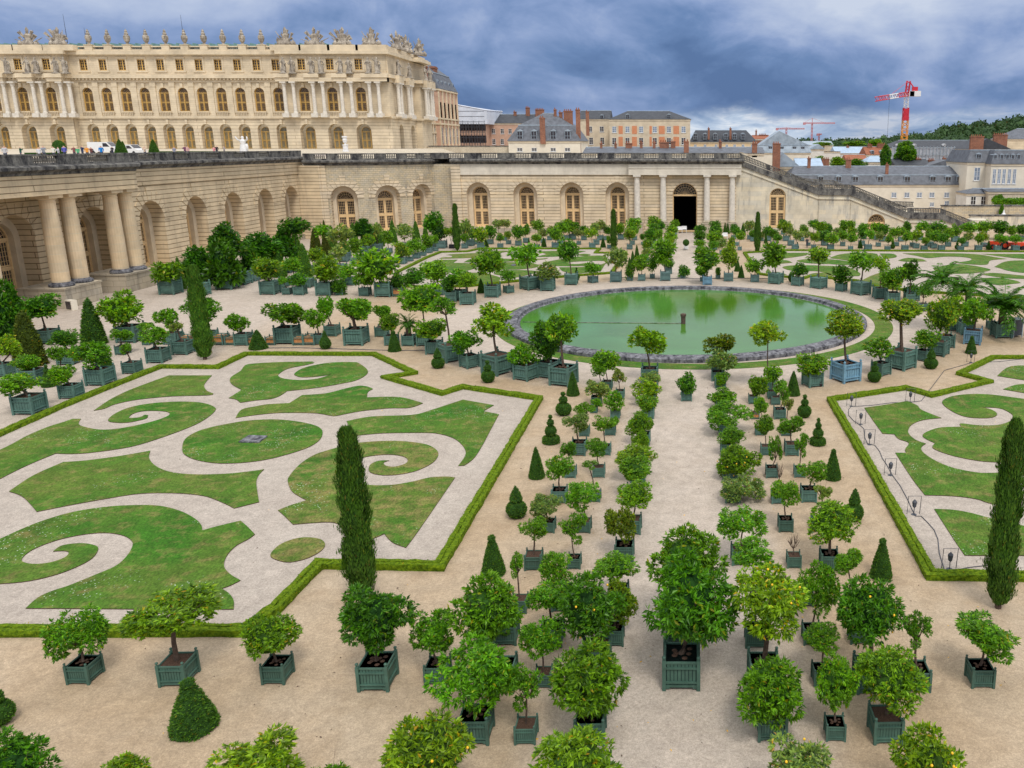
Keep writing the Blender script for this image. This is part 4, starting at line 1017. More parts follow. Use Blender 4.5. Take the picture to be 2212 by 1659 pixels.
    for i, ch_ in enumerate(chim):
        cx0, cx1, cy0, cy1 = ch_[:4]; Yc = ch_[4] if len(ch_) > 4 else Y+depth*.4
        p, q = AT(cx0, cy0, Yc), AT(cx1, cy1, Yc); c_ = MB(); w = q.x-p.x; h = p.z-q.z; dd = min(1.2, max(.6, w*.5))
        c_.box(0, w, 0, dd, -1.0, h, 0); c_.box(-.12, w+.12, -.12, dd+.12, h-.3, h-.08, 0)
        for k in range(max(1, int(w/.6))): c_.lathe([(.16, 0), (.13, .5)], .3+k*.6, dd/2, h, 6, 1)
        o = add('chimney', c_, [M['brick'], M['tile_red']]); o.location = O+Vector((p.x, Yc, q.z))
    return root
for (lx, ly) in (): pass
# palace annexe: slate roofed brick and stone ranges carrying on behind the palace
AX = -80.3
def annexe(name, label, y0, y1, xa, ye, zm, zr, dormers, nwin):
    root = empty(name, (xa-6, (y0+y1)/2, 16), 0, label, 'building', 'buildings of the town beyond the wall'); O = Vector((-(xa-6), -(y0+y1)/2, -16))
    ze = ye; mb = MB(); mb.box(xa-14, xa, y0, y1, 15, ze, 0)
    for z in (ze-.6, ze-9.5, 16+7.5): mb.box(xa-14.2, xa+.5, y0-.3, y1+.3, z, z+.5, 1)
    st_ = (y1-y0)/nwin
    for i in range(nwin+1): mb.box(xa, xa+.35, y0+i*st_-.5 if i else y0, y0+i*st_+.5 if i < nwin else y1, 16, ze, 1)
    o = mb.build('wall', [M['pink_wall'], M['palace_stone']], root); o.location = O
    for i in range(nwin):
        for z0, z1 in ((17.5, 22.5), (25, 30.5), (ze-8.2, ze-3.5) if ze > 38 else (25, 30.5)):
            w = MB(); yy = y0+(i+.5)*st_; w.box(xa, xa+.12, yy-.65, yy+.65, z0, z1, 0); w.box(xa+.1, xa+.2, yy-.05, yy+.05, z0, z1, 1); w.box(xa+.1, xa+.2, yy-.65, yy+.65, (z0+z1)/2-.05, (z0+z1)/2+.05, 1)
            o = w.build('window', [M['pane_dark'], M['white_paint']], root); o.location = O
    rf = MB(); b = [(xa+.5, y0-.3), (xa+.5, y1+.3), (xa-14, y1+.3), (xa-14, y0-.3)]; c = [(xa-1.8, y0+1.6), (xa-1.8, y1-1.6), (xa-12, y1-1.6), (xa-12, y0+1.6)]
    for i in range(4):
        j = (i+1) % 4; rf.face([(*b[i], ze), (*b[j], ze), (*c[j], zm), (*c[i], zm)], 0)
    e = [(xa-7, y0+5), (xa-7, y1-5)]
    rf.face([(*c[0], zm), (*c[1], zm), (*e[1], zr), (*e[0], zr)], 0); rf.face([(*c[1], zm), (*c[2], zm), (*e[1], zr)], 0); rf.face([(*c[2], zm), (*c[3], zm), (*e[0], zr), (*e[1], zr)], 0); rf.face([(*c[3], zm), (*c[0], zm), (*e[0], zr)], 0)
    rf.box(xa-1.9, xa-1.6, y0+1.6, y1-1.6, zm-.1, zm+.15, 1)
    o = rf.build('roof', [M['slate'], M['zinc']], root); o.location = O
    for i in range(nwin):
        yy = y0+(i+.5)*st_; d = MB(); d.box(xa-2, xa-.3, yy-.6, yy+.6, ze+.6, ze+2.8, 0); d.box(xa-.3, xa-.25, yy-.4, yy+.4, ze+.9, ze+2.5, 1)
        o = d.build('dormer', [M['zinc'], M['pane_dark']], root); o.location = O
    return root, O
z_a = AT(930, 219, 268).z; z_b = AT(985, 199, 297).z
annexe('brick_annexe', 'lower brick and stone range with slate mansard right behind the palace end', 263.5, 277.5, AX, z_a, z_a+4.5, z_a+6.5, 3, 5)
r_, O_ = annexe('brick_pavilion', 'tall brick and stone pavilion with slate roof behind the palace', 277.5, 300, AX+1.6, z_b, z_b+5.0, z_b+9, 4, 5)
for x0, x1, y0, y1, Yc in ((927, 941, 143, 166, 285), (911, 920, 140, 170, 274)):
    p, q = AT(x0, y0, Yc), AT(x1, y1, Yc); c_ = MB(); c_.box(p.x, q.x, Yc, Yc+2.5, q.z-2, p.z, 0); c_.box(p.x-.2, q.x+.2, Yc-.2, Yc+2.7, p.z-.7, p.z-.3, 0)
    o = c_.build('chimney', M['brick'], r_); o.location = O_
# scaffolded building under white sheeting
mb = MB(); Ys = 322
s0 = empty('scaffolded_building', AT(1020, 310, Ys), 0, 'building wrapped in white sheeting and scaffolding beside the brick pavilion', 'building', 'buildings of the town beyond the wall'); O = -Vector(s0.location)
a, b = AT(988, 268, Ys), AT(1047, 268, Ys); zt0 = AT(1000, 225, Ys).z; zt1 = AT(1060, 241, Ys+18).z; zg = AT(1000, 314, Ys).z
mb.box(a.x, b.x, Ys+1, Ys+18, zg-2, a.z, 0); o = mb.build('wall', [M['pink_wall']], s0); o.location = O
mb = MB(); q = [(a.x-1, Ys, a.z), (b.x+1, Ys, a.z), (b.x+1, Ys, zt0-2.2), (a.x-1, Ys, zt0)]; mb.face(q); mb.face([(q[1][0], Ys, a.z), (b.x+3, Ys+18, a.z), (b.x+3, Ys+18, zt1), q[2]]); mb.face([q[3], q[2], (b.x+3, Ys+18, zt1), (a.x, Ys+18, zt0)])
mb.tube([q[3], q[2], (b.x+3, Ys+18, zt1)], .25, 4)
o = mb.build('sheeting', [M['tarp']], s0); o.location = O
mb = MB()
for i in range(11):
    x = a.x+(b.x-a.x)*i/10; mb.box(x-.07, x+.07, Ys, Ys+.14, zg-2, a.z+.3)
for k in range(8):
    z = zg+k*1.9-1; mb.box(a.x, b.x, Ys-.05, Ys+.2, z, z+.14)
for i in range(0, 10, 2): mb.tube([(a.x+(b.x-a.x)*i/10, Ys, zg), (a.x+(b.x-a.x)*(i+2)/10, Ys, zg+9)], .06, 4)
o = mb.build('scaffold', [M['steel_dark']], s0); o.location = O
mb = MB()
for i in range(9):
    for k in (1.0, 5.4): x = a.x+(b.x-a.x)*(i+.5)/9; mb.box(x-.7, x+.7, Ys+.9, Ys+1.0, zg+k, zg+k+2.6)
o = mb.build('windows', [M['pane_dark']], s0); o.location = O
def rng(a, n, s): return [a+s*i for i in range(n)]
bld('pink_house', 'pink walled house with dark slate roof and skylights left of the grey mansard', 1040, 1150, 266, 318, 330, 14, 'pink_wall', 'slate_dark', 'gable', 247, wins=((278, 289, (1066, 1085, 1102), 8, 'pane_dark'), (300, 312, (1067, 1085), 8, 'pane_dark')), chim=((1109, 1116, 241, 258), (1135, 1145, 232, 262), (1156, 1175, 236, 252)))
w = swall('terrace_wall', AT(926, 315, 252).x, AT(1100, 315, 252).x, 252, 253, AT(1000, 314.5, 252).z-.3, 'plain_wall', 'long low beige wall on the terrace in front of the pink house')
bld('mansard_house', 'cream house with grey slate mansard roof, four white dormers and big brick stacks', 1098, 1253, 304.5, 335, 250, 20, 'cream_wall', 'slate', 'hip', 245, rx=(1172, 1196), mans=(270, 20), wins=((319, 327.5, (1123, 1154, 1195, 1226), 12, 'pane_dark'),),
    dorm=((1123, 283, 304, 13), (1153.5, 283, 304, 13), (1195, 283, 304, 13), (1226, 283, 304, 13)), chim=((1165, 1178, 254, 303, 249.3), (1196, 1202, 236, 250), (1207, 1215, 242, 256), (1217, 1237, 239, 272), (1243, 1255, 236, 330, 251)))
bld('slate_house', 'beige house with dark slate roof between brick stacks and the orange panelled house', 1252, 1316, 257, 325, 326, 14, 'beige_wall', 'slate_dark', 'gable', 239, wins=((273, 285, (1275, 1300), 9, 'pane_dark'), (297, 312, (1277, 1301), 9, 'pane_dark')), dorm=((1300, 249, 257, 8),), chim=((1265, 1273, 241, 287, 300),))
bld('panelled_house', 'long beige house with orange brick panels between two rows of windows', 1316, 1491, 257.5, 325, 312, 16, 'beige_wall', 'slate_dark', 'hip', 240, rx=(1355, 1446), wins=((273, 286.5, (1327, 1355.5, 1385, 1414.5, 1445, 1476.5), 9.5), (297.5, 312.5, (1327, 1355.5, 1385, 1414.5, 1445, 1476.5), 9.5, 'pane_dark')),
    panels=[(x0, x1, ya, yb) for x0, x1 in ((1336, 1345.5), (1365, 1376), (1403, 1408), (1423, 1436), (1454.5, 1467)) for ya, yb in ((272, 289.5), (295.5, 316))], dorm=((1356, 247.5, 257, 9), (1445, 247.5, 257, 9)))
bld('long_low_building', 'long low building whose grey slate ridge just shows above the balustrade', 1261, 1650, 331, 345, 215, 16, 'cream_wall', 'slate', 'gable', 318, chim=((1296, 1301, 309, 320), (1327, 1332, 310, 320), (1351, 1365, 309, 320), (1382, 1388, 307, 320), (1410, 1416, 306, 320), (1425, 1445, 306.5, 320), (1449, 1459, 305, 320), (1477, 1488, 305, 328, 215), (1553, 1559, 305, 321), (1625, 1635.5, 309, 331, 215)), zbase=0)
bld('yellow_house', 'yellow house with black slate mansard, six dormers and two thin chimneys', 1491, 1634, 306.5, 335, 332, 14, 'yellow_wall', 'slate_dark', 'hip', 281.5, rx=(1502, 1612), wins=((312, 321, (1502, 1523, 1547, 1570, 1587, 1605, 1625), 6),), dorm=[(x, 289, 301, 8.5) for x in (1502, 1523, 1545, 1568, 1587, 1605)], chim=((1529, 1533, 277, 296, 332.4), (1576, 1580, 277, 296, 332.4)), zbase=0)
bld('zinc_gable_house', 'house with a wide grey zinc gable above a dark slate storey', 1637, 1751, 330, 372, 318, 16, 'cream_wall', 'zinc', 'front', 283, rx=(1684, 1684), mans=(313.5, 3), dorm=((1664, 316, 328, 8), (1689, 317, 328, 8), (1716, 317, 328, 8), (1734, 317, 328, 8)), zbase=0)
bld('red_stack_house', 'red chimneyed roof behind the zinc gable house', 1628, 1662, 300, 320, 360, 12, 'brick', 'tile_red', 'gable', 292, chim=((1632, 1635, 282, 295), (1640, 1658, 291, 300)), zbase=0)
bld('stone_gable_house', 'small rough stone gable house with a big red brick stack', 1678, 1726, 360, 372, 245, 10, 'old_blocks', 'zinc', 'front', 328.5, rx=(1690, 1690), chim=((1670, 1685, 309.5, 362, 243), (1625, 1635, 309, 332, 243)), zbase=0)
bld('long_mansard_building', 'long cream building with slate mansard and eight dormers behind the great staircase', 1700, 2091, 399, 462, 232, 16, 'cream_wall', 'slate', 'hip', 359, rx=(1716, 2051), mans=(378, 8), zbase=0,
    wins=((415.5, 426.5, (1931, 1959, 1986, 2013, 2045, 2071), 10.5), (437, 446, (2013,), 9), (434, 449, (2045,), 9), (433, 457, (2070,), 9)),
    dorm=[(x, 381.5, 397.5, 12) for x in (1773, 1811.5, 1848, 1901.5, 1960, 2015, 2048, 2073)], chim=((1745, 1751, 341, 363), (1828, 1838, 344, 369), (1914, 1919, 355, 376, 233), (2068, 2083, 352, 377, 236)))
bld('blue_roof_house', 'low house with a pale blue metal roof behind the long slate roof', 1722, 1776, 358, 366, 285, 12, 'white_wall', 'zinc_blue', 'gable', 342, zbase=0, chim=((1776, 1791, 343, 359),))
bld('white_house', 'plain white house beside the pale blue metal roof', 1778, 1815, 327, 360, 340, 10, 'white_wall', 'white_wall', 'flat', None, zbase=0)
bld('beige_gable_house', 'blank beige gable house right of the zinc gable', 1749, 1780, 322, 360, 325, 10, 'white_wall', 'zinc', 'front', 311, rx=(1768, 1768), zbase=0)
bld('blue_metal_building', 'wide building with light blue metal roof in the distance', 1806, 1874, 331, 355, 380, 16, 'white_wall', 'zinc_blue', 'gable', 317, wins=((332.5, 337, (1818, 1832, 1846, 1860), 4),), chim=((1829, 1834, 315, 326),), zbase=0)
bld('red_roof_house', 'house with a bright red tiled roof left of the dark conifer', 1873, 1918, 334, 360, 330, 14, 'white_wall', 'tile_red', 'gable', 317, dorm=((1885, 326, 334, 6), (1905, 326, 334, 6)), zbase=0, chim=((1875, 1884, 312, 320), (1896, 1914, 311, 319)))
bld('low_red_roof_house', 'small house with dull red roof beside the green treetops', 1830, 1872, 346, 360, 300, 10, 'white_wall', 'tile_red', 'gable', 334, zbase=0)
bld('blue_shed', 'small shed roofed in pale blue metal below the red roof', 1873, 1905, 350, 362, 270, 10, 'white_wall', 'zinc_blue', 'hip', 337, zbase=0)
bld('distant_grey_building', 'flat grey building at the foot of the wooded hill', 1738, 1800, 314, 330, 520, 20, 'plain_wall', 'zinc', 'gable', 305, zbase=0)
bld('distant_white_block', 'row of pale distant houses left of the tower crane', 1820, 1900, 326, 340, 460, 20, 'white_wall', 'slate', 'gable', 319, zbase=0)
bld('long_slate_building', 'very long dark slate roof with skylights behind the netted scaffolding', 1921, 2110, 320, 360, 330, 20, 'plain_wall', 'slate_dark', 'hip', 303, rx=(1940, 2090), zbase=0, dorm=((1940, 312, 316, 4), (1977, 312, 316, 4), (2041, 312, 316, 4)))
bld('brown_roof_house', 'cluster house with brown slate roof and brick stacks before the netting', 1935, 2008, 357, 368, 262, 12, 'cream_wall', 'slate_dark', 'gable', 343, chim=((1960, 1966, 338, 357), (1979, 1989, 342, 360), (2006, 2018, 345, 358), (2037, 2043, 341, 350)), zbase=0)
bld('cream_shoulder_house', 'small cream house with a slanting roof beside the netting', 2005, 2052, 358, 368, 258, 10, 'cream_wall', 'slate', 'front', 345, rx=(2046, 2046), zbase=0)
bld('slate_gable_house', 'big dark slate gable roof with a tall brick stack on the right', 2098, 2182, 322, 350, 268, 16, 'plain_wall', 'slate_dark', 'front', 299, rx=(2132, 2132), chim=((2098, 2124, 294, 322, 266), (2148, 2175, 290.5, 318, 270)), zbase=0)
bld('ornate_house', 'ornate stone house with blue slate roof at the right edge of the town', 2176, 2240, 300, 340, 300, 16, 'palace_stone', 'slate', 'hip', 278, rx=(2196, 2222), zbase=0)
bld('cream_mansard_building', 'large cream building with grey mansard roof and tall narrow windows on the far right', 2090, 2155, 351, 412, 226, 18, 'cream_wall', 'slate', 'flat', None, mans=(324, 8), wins=((361.5, 390, (2110.5,), 11),), dorm=((2114, 333, 347, 10),), zbase=0)
bld('cream_wing_building', 'cream wing with five slit windows at the far right edge', 2142, 2260, 354, 412, 222, 18, 'cream_wall', 'slate', 'flat', None, mans=(324, 8), wins=((365, 397, (2147.5, 2158, 2168.5, 2180, 2191), 4.5),), dorm=[(x, 334, 350, 6) for x in (2150, 2164, 2176, 2188, 2200)], zbase=0)
bld('garden_pavilion', 'small white pavilion with slate roof and two tall doors beside the long cream building', 2088, 2135, 418, 462, 214, 8, 'white_wall', 'slate', 'hip', 407, rx=(2100, 2124), wins=((424, 450, (2102, 2124), 9, 'pane_dark'),), zbase=0)
bld('low_side_building', 'low stone building with grey roof behind the green bank at the right', 2136, 2260, 414, 462, 212, 8, 'plain_wall', 'slate', 'gable', 407, wins=((429, 452, (2191,), 8, 'pane_dark'),), zbase=0)
# netted scaffolding
mb = MB(); Yn = 320; a, b = AT(1927, 319, Yn), AT(2104, 352, Yn)
nsc = empty('netted_scaffold', (a.x, Yn, 0), 0, 'pale netted scaffolding screen in front of the long slate roof', 'scaffolding'); O = -Vector(nsc.location)
k = 24
for i in range(k):
    x0, x1 = a.x+(b.x-a.x)*i/k, a.x+(b.x-a.x)*(i+1)/k; mb.face([(x0, Yn+.3*(i % 2), 0), (x1, Yn+.3*((i+1) % 2), 0), (x1, Yn+.3*((i+1) % 2), a.z), (x0, Yn+.3*(i % 2), a.z)])
o = mb.build('net', [M['netting']], nsc); o.location = O
mb = MB()
for i in range(k+1): x = a.x+(b.x-a.x)*i/k; mb.box(x-.08, x+.08, Yn-.3, Yn-.1, 0, a.z+.5)
for j in range(5): mb.box(a.x, b.x, Yn-.3, Yn-.15, a.z-j*2.6, a.z-j*2.6+.12)
o = mb.build('frame', [M['zinc']], nsc); o.location = O
# cranes
def lattice(mb, p0, p1, w, n, r=.09, m=0):
    p0, p1 = Vector(p0), Vector(p1); d = (p1-p0); dn = d.normalized(); a = dn.cross(Vector((0, 1, .001))).normalized()*w/2; b = dn.cross(a).normalized()*w/2
    cs = [a+b, a-b, -a-b, -a+b]
    for c in cs: mb.tube([p0+c, p1+c], r, 4, m)
    for i in range(n):
        q0 = p0+d*(i/n); q1 = p0+d*((i+1)/n)
        for k in range(4):
            s, e = (cs[k], cs[(k+1) % 4]) if i % 2 else (cs[(k+1) % 4], cs[k])
            mb.tube([q0+s, q1+e], r*.7, 4, m)
Yk = 350
kr = empty('tower_crane', (AT(1952, 318, Yk).x, Yk, 0), 0, 'big tower crane with orange mast and red and white jib above the town', 'crane', 'tower cranes'); O = -Vector(kr.location)
X_ = AT(1952, 318, Yk).x
zo, zr1, zw, ztp = AT(1957, 257, Yk).z, AT(1958, 233, Yk).z, AT(1960, 200, Yk).z, AT(1962, 175, Yk).z
mb = MB(); lattice(mb, (X_, Yk, 0), (X_, Yk, zo), 2.1, 26, .16); o = mb.build('lower_mast', M['crane_orange'], kr); o.location = O
mb = MB(); lattice(mb, (X_, Yk, zo), (X_, Yk, zr1), 1.9, 3, .2); mb.box(X_-.9, X_+.9, Yk-1.05, Yk-.95, zo+.5, zr1-.3); mb.box(X_-1.2, X_+1.2, Yk-1.2, Yk+1.2, zo-.6, zo+.8); o = mb.build('mast_collar', M['crane_red'], kr); o.location = O
mb = MB(); lattice(mb, (X_, Yk, zr1), (X_, Yk, zw), 1.5, 8, .11); mb.box(X_+.8, X_+2.8, Yk-1, Yk+.6, zr1+4.4, zr1+6.4); mb.box(X_+1, X_+5.4, Yk-1, Yk+1, zw-1.5, zw+.6); o = mb.build('upper_mast', M['white_paint'], kr); o.location = O
mb = MB(); lattice(mb, (X_, Yk, zw-1), (X_+.4, Yk, ztp), 1.3, 4, .16); mb.tube([(X_+1, Yk, ztp-.5), (X_+4.2, Yk, zw)], .25, 5); mb.box(X_+2, X_+4.2, Yk-.6, Yk+.6, zw, zw+2.2)
jb = Vector((X_-9.8, Yk-24, zw-3.0))
o = mb.build('crane_head', M['crane_red'], kr); o.location = O
mb = MB(); root_ = Vector((X_, Yk, zw-.6)); tip = Vector((X_-18.6, Yk-30, zw-4.0))
m1_ = root_.lerp(tip, .36); m2_ = root_.lerp(tip, .66)
lattice(mb, root_, m1_, 1.5, 6, .16, 0); lattice(mb, m1_, m2_, 1.5, 5, .16, 1); lattice(mb, m2_, tip, 1.5, 6, .16, 0); mb.tube([(X_+.4, Yk, ztp), m2_], .08, 4, 0)
o = mb.build('jib', [M['crane_red'], M['white_paint']], kr); o.location = O
mb = MB(); q = root_.lerp(tip, .6); mb.tube([q, (q.x, q.y, 20)], .05, 4); o = mb.build('cable', M['steel_dark'], kr); o.location = O
def far_crane(x, ytop, ybase, xl, xr, yj, Y, label):
    b = AT(x, ybase, Y); t = AT(x, ytop, Y); j = AT(x, yj, Y); l, r = AT(xl, yj, Y), AT(xr, yj, Y)
    k = empty('tower_crane', (b.x, Y, 0), 0, label, 'crane', 'tower cranes'); O = -Vector(k.location); w = .55*Y/600
    mb = MB(); lattice(mb, (b.x, Y, 0), (b.x, Y, j.z), 1.6*w, 14, .28*w); o = mb.build('mast', M['crane_pink'], k); o.location = O
    mb = MB(); lattice(mb, (l.x, Y, j.z), (r.x, Y, j.z), 1.3*w, 16, .26*w); mb.box(l.x, l.x+3*w, Y-1, Y+1, j.z-2*w, j.z); mb.tube([(b.x, Y, t.z), (l.x, Y, j.z)], .14*w, 4); mb.tube([(b.x, Y, t.z), (b.x+(r.x-b.x)*.6, Y, j.z)], .14*w, 4); mb.tube([(b.x, Y, j.z), (b.x, Y, t.z)], .4*w, 4)
    o = mb.build('jib', M['crane_pink'], k); o.location = O
far_crane(1753, 255, 308, 1735, 1804, 266, 600, 'distant pink crane with the tallest mast, right of the zinc gable')
far_crane(1698, 275, 308, 1676, 1738, 278, 700, 'distant low crane half hidden behind the zinc gable roof')
far_crane(1769, 288, 300, 1764, 1775, 290, 800, 'tiny distant crane at the foot of the forest skyline')
# wooded hills
def ridge(name, pts, Y, mat, label):
    mb = MB(); top = [AT(x, y, Y) for x, y in pts]
    for i in range(len(top)-1):
        a, b = top[i], top[i+1]; mb.face([(a.x, Y, 0), (b.x, Y, 0), (b.x, Y, b.z-7), (a.x, Y, a.z-7)]); mb.face([(a.x, Y, a.z-7), (b.x, Y, b.z-7), (b.x*1.5, Y*1.5, b.z-7), (a.x*1.5, Y*1.5, a.z-7)])
        mb.face([(a.x*.86, Y*.86, 0), (b.x*.86, Y*.86, 0), (b.x, Y, b.z-7), (a.x, Y, a.z-7)])
    return struct('hill', mb.mesh(name, M['forest_leaf']), label)
HR = [(1500, 306), (1640, 302), (1725, 299.5), (1800, 300), (1840, 298), (1900, 294), (1940, 291), (1985, 288), (2010, 284), (2040, 280), (2065, 276), (2090, 274), (2120, 270), (2150, 268), (2180, 262), (2212, 254), (2300, 245)]
ridge('hill', HR, 800, 'forest_leaf', 'wooded hill on the horizon')
# ================================================================ vegetation
def leafball(mb, lumps, nleaf, L_, rnd, droop=.25, ros=1, up=.15, inner=.25, wid=.42, m=0):
    wts = [l[1]**2 for l in lumps]; tot = sum(wts); done = 0; tries = 0
    while done < nleaf and tries < nleaf*6:
        tries += 1; t = rnd.random()*tot; k = 0
        while t > wts[k]: t -= wts[k]; k += 1
        c, r = lumps[k][0], lumps[k][1]
        v = Vector((rnd.gauss(0, 1), rnd.gauss(0, 1), rnd.gauss(0, 1))).normalized()
        q = rnd.uniform(.55, .9) if rnd.random() < inner else rnd.uniform(.88, 1.06)
        p = c+v*(r*q)
        if q > .85 and any(j != k and (p-l[0]).length < l[1]*.78 for j, l in enumerate(lumps)): continue
        for _ in range(ros):
            d = v*.75+Vector((rnd.gauss(0, .75), rnd.gauss(0, .75), rnd.gauss(0, .6)))+Vector((0, 0, up-droop))
            leaf(mb, p, d, L_*rnd.uniform(.7, 1.25), rnd, m, wid); done += 1
def lumps_of(style, rnd):
    L_ = []
    if style == 'dense':
        L_.append((Vector((0, 0, 0)), .60))
        for i in range(20):
            v = Vector((rnd.gauss(0, 1), rnd.gauss(0, 1), rnd.gauss(.15, .9))).normalized(); L_.append((v*rnd.uniform(.52, .80), rnd.uniform(.19, .35)))
    elif style == 'clumpy':
        L_.append((Vector((0, 0, 0)), .38))
        for i in range(15):
            v = Vector((rnd.gauss(0, 1), rnd.gauss(0, 1), rnd.gauss(.1, .7))).normalized(); L_.append((v*rnd.uniform(.5, .76), rnd.uniform(.20, .34)))
    elif style == 'airy':
        for i in range(13):
            v = Vector((rnd.gauss(0, 1), rnd.gauss(0, 1), rnd.gauss(.2, .8))).normalized(); L_.append((v*rnd.uniform(.25, .80), rnd.uniform(.15, .27)))
    elif style == 'mound':
        for i in range(34):
            t = rnd.random()**1.3; a = rnd.random()*6.28; r = math.sqrt(max(.02, 1-t*t))*rnd.uniform(.55, .78); L_.append((Vector((r*math.cos(a), r*math.sin(a), -0.75+1.45*t)), rnd.uniform(.20, .30)))
        L_.append((Vector((0, 0, -.25)), .62))
    return L_
CR = {}; rnd = random.Random(11)
def crown(style, lod, var):
    k = (style, lod, var)
    if k in CR: return CR[k]
    rn = random.Random(var*31+lod*7+len(style)*3); lp = lumps_of(style, rn)
    nl, ll = {0: (5600, .15), 1: (2300, .20), 2: (900, .30)}[lod]
    if style == 'mound': nl = int(nl*2.2)
    if style == 'airy': nl = int(nl*.5)
    if style == 'clumpy': nl = int(nl*.85)
    mb = MB(); leafball(mb, lp, nl, ll, rn, droop=.45 if lod == 0 else .2, ros=5 if lod == 0 else (3 if lod == 1 else 1), inner=.22, wid=.36 if lod == 0 else .45)
    if style in ('dense', 'mound'):
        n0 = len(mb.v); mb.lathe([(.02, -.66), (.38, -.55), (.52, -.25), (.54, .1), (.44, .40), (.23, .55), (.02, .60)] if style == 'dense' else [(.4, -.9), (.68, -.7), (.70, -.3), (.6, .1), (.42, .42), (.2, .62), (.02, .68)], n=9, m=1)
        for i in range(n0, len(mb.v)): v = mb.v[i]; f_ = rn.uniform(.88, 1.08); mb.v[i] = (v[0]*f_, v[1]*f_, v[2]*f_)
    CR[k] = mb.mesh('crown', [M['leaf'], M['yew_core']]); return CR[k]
# planters -----------------------------------------------------------------
def planter(lod, open_frame=False):
    mb = MB(); s = .5; t = .055
    if lod < 2 and not open_frame:
        mb.box(-s+.04, s-.04, -s+.04, s-.04, .15, .88, 1); np_ = 8 if lod == 0 else 6
        for i in range(np_):
            a = -s+.07+(2*s-.14)*i/np_+.010; b = -s+.07+(2*s-.14)*(i+1)/np_-.010
            for sg in (-1, 1):
                mb.box(a, b, *sorted((sg*(s-.05), sg*(s-.015))), .14, .90); mb.box(*sorted((sg*(s-.05), sg*(s-.015))), a, b, .14, .90)
    elif not open_frame: mb.box(-s+.02, s-.02, -s+.02, s-.02, .08, .92)
    else:
        mb.box(-s+.06, s-.06, -s+.06, s-.06, .12, .80, 2)
    for x in (-1, 1):
        for y in (-1, 1):
            mb.box(x*s-t, x*s+t, y*s-t, y*s+t, 0, .98)
            if lod: mb.lathe([(.02, .98), (.03, 1.0), (.065, 1.04), (.065, 1.08), (.02, 1.13)], x*s, y*s, 0, 6)
    for sg in (-1, 1):
        for z0, z1, o_ in ((.86, .93, .01), (.70, .745, .035), (.235, .285, .035), (.10, .17, .015)):
            a, b = sorted((sg*(s-.03), sg*(s+o_))); mb.box(-s, s, a, b, z0, z1); mb.box(a, b, -s, s, z0, z1)
        if lod == 0:
            a, b = sorted((sg*(s-.02), sg*(s+.012)))
            for q in (-1, 1): mb.box(*sorted((q*.45, q*.34)), a, b, .05, .10); mb.box(a, b, *sorted((q*.45, q*.34)), .05, .10)
    return mb.mesh('planter', [M['planter_paint'], M['planter_groove'], M['raw_wood']])
PL = [planter(0), planter(1), planter(2)]; PLW = planter(1, True)
fb = MB(); fb.lathe([(.03, 0), (.035, .02), (.022, .035), (.05, .06), (.062, .09), (.05, .125), (.012, .15)], n=10); FIN = fb.mesh('finial', M['planter_paint'], True)
sb = MB(); sb.face([(-.46, -.46, 0), (.46, -.46, 0), (.46, .46, 0), (-.46, .46, 0)])
for i in range(9): sb.lathe([(.09, 0), (.05, .02), (.02, .03)], rnd.uniform(-.25, .25), rnd.uniform(-.25, .25), 0, 7)
SOIL = sb.mesh('soil', M['soil'])
fm_ = MB(); fm_.lathe([(.01, -.04), (.035, -.02), (.04, .01), (.02, .04)], n=7); FRUIT = fm_.mesh('fruit', M['fruit_yellow'], True)
GREEN = (.085, .170, .140); DGREEN = (.062, .130, .098); TEAL = (.105, .185, .175); BLUE = (.14, .27, .36); WHITE = (.75, .75, .74)
KIND = {'o': ('dense', (1.15, 1.15, .9), 'bright round', 'orange tree'), 'd': ('dense', (.60, .80, .75), 'dark dense', 'citrus tree'), 'l': ('clumpy', (.95, 1.1, .9), 'leafy clumped', 'citrus tree'),
 'a': ('airy', (.95, 1.05, .9), 'thin open', 'young tree'), 'g': ('clumpy', (1.5, 1.05, 6.0), 'grey green', 'olive tree'), 'y': ('dense', (1.35, 1.1, .9), 'yellowish', 'lemon tree'), 'v': ('clumpy', (1.5, 1.2, .9), 'lime clumped', 'citrus tree'),
 'r': ('clumpy', (1.1, .70, .8), 'brownish', 'citrus tree'), 'b': ('bare', (1, 1, 1), 'leafless', 'shrub'), 'k': ('dense', (.45, .62, .7), 'blackish', 'shrub'),
 'm': ('mound', (.52, .66, .7), 'olive mounded', 'conifer'), 'n': ('mound', (.40, .60, .6), 'green mounded', 'conifer'), 'p': ('palm', (1, 1, 1), 'feathery', 'palm'), 'q': ('airy', (1.6, 1.05, 4), 'sparse greyish', 'shrub'), 'e': ('none', (1, 1, 1), 'empty', 'box')}
palm_cache = {}
def palm_mesh(var, n=46, per=30):
    if var in palm_cache: return palm_cache[var]
    rn = random.Random(var); mb = MB()
    for i in range(n):
        a = rn.random()*6.28; el = rn.uniform(-.1, 1.35); dv_ = Vector((math.cos(a), math.sin(a), 0)); p = Vector((0, 0, -.35)); d = dv_*math.cos(el)+Vector((0, 0, math.sin(el))); pts = [p.copy()]
        for k in range(9): p = p+d*.135; d = (d+Vector((0, 0, -.17))).normalized(); pts.append(p.copy())
        mb.tube(pts, [.012]*9+[.004], 3, 0)
        side = dv_.cross(Vector((0, 0, 1)))
        for k in range(per):
            t = (k+1)/per*8.9; q = pts[int(t)].lerp(pts[min(9, int(t)+1)], t % 1); dd = (pts[min(9, int(t)+1)]-pts[int(t)]).normalized()
            for s_ in (-1, 1): leaf(mb, q, side*s_+dd*.7+Vector((0, 0, -.35+rn.uniform(-.2, .2))), .26*(1-.45*k/per), rn, 0, .16)
    palm_cache[var] = mb.mesh('fronds', [M['leaf']]); return palm_cache[var]
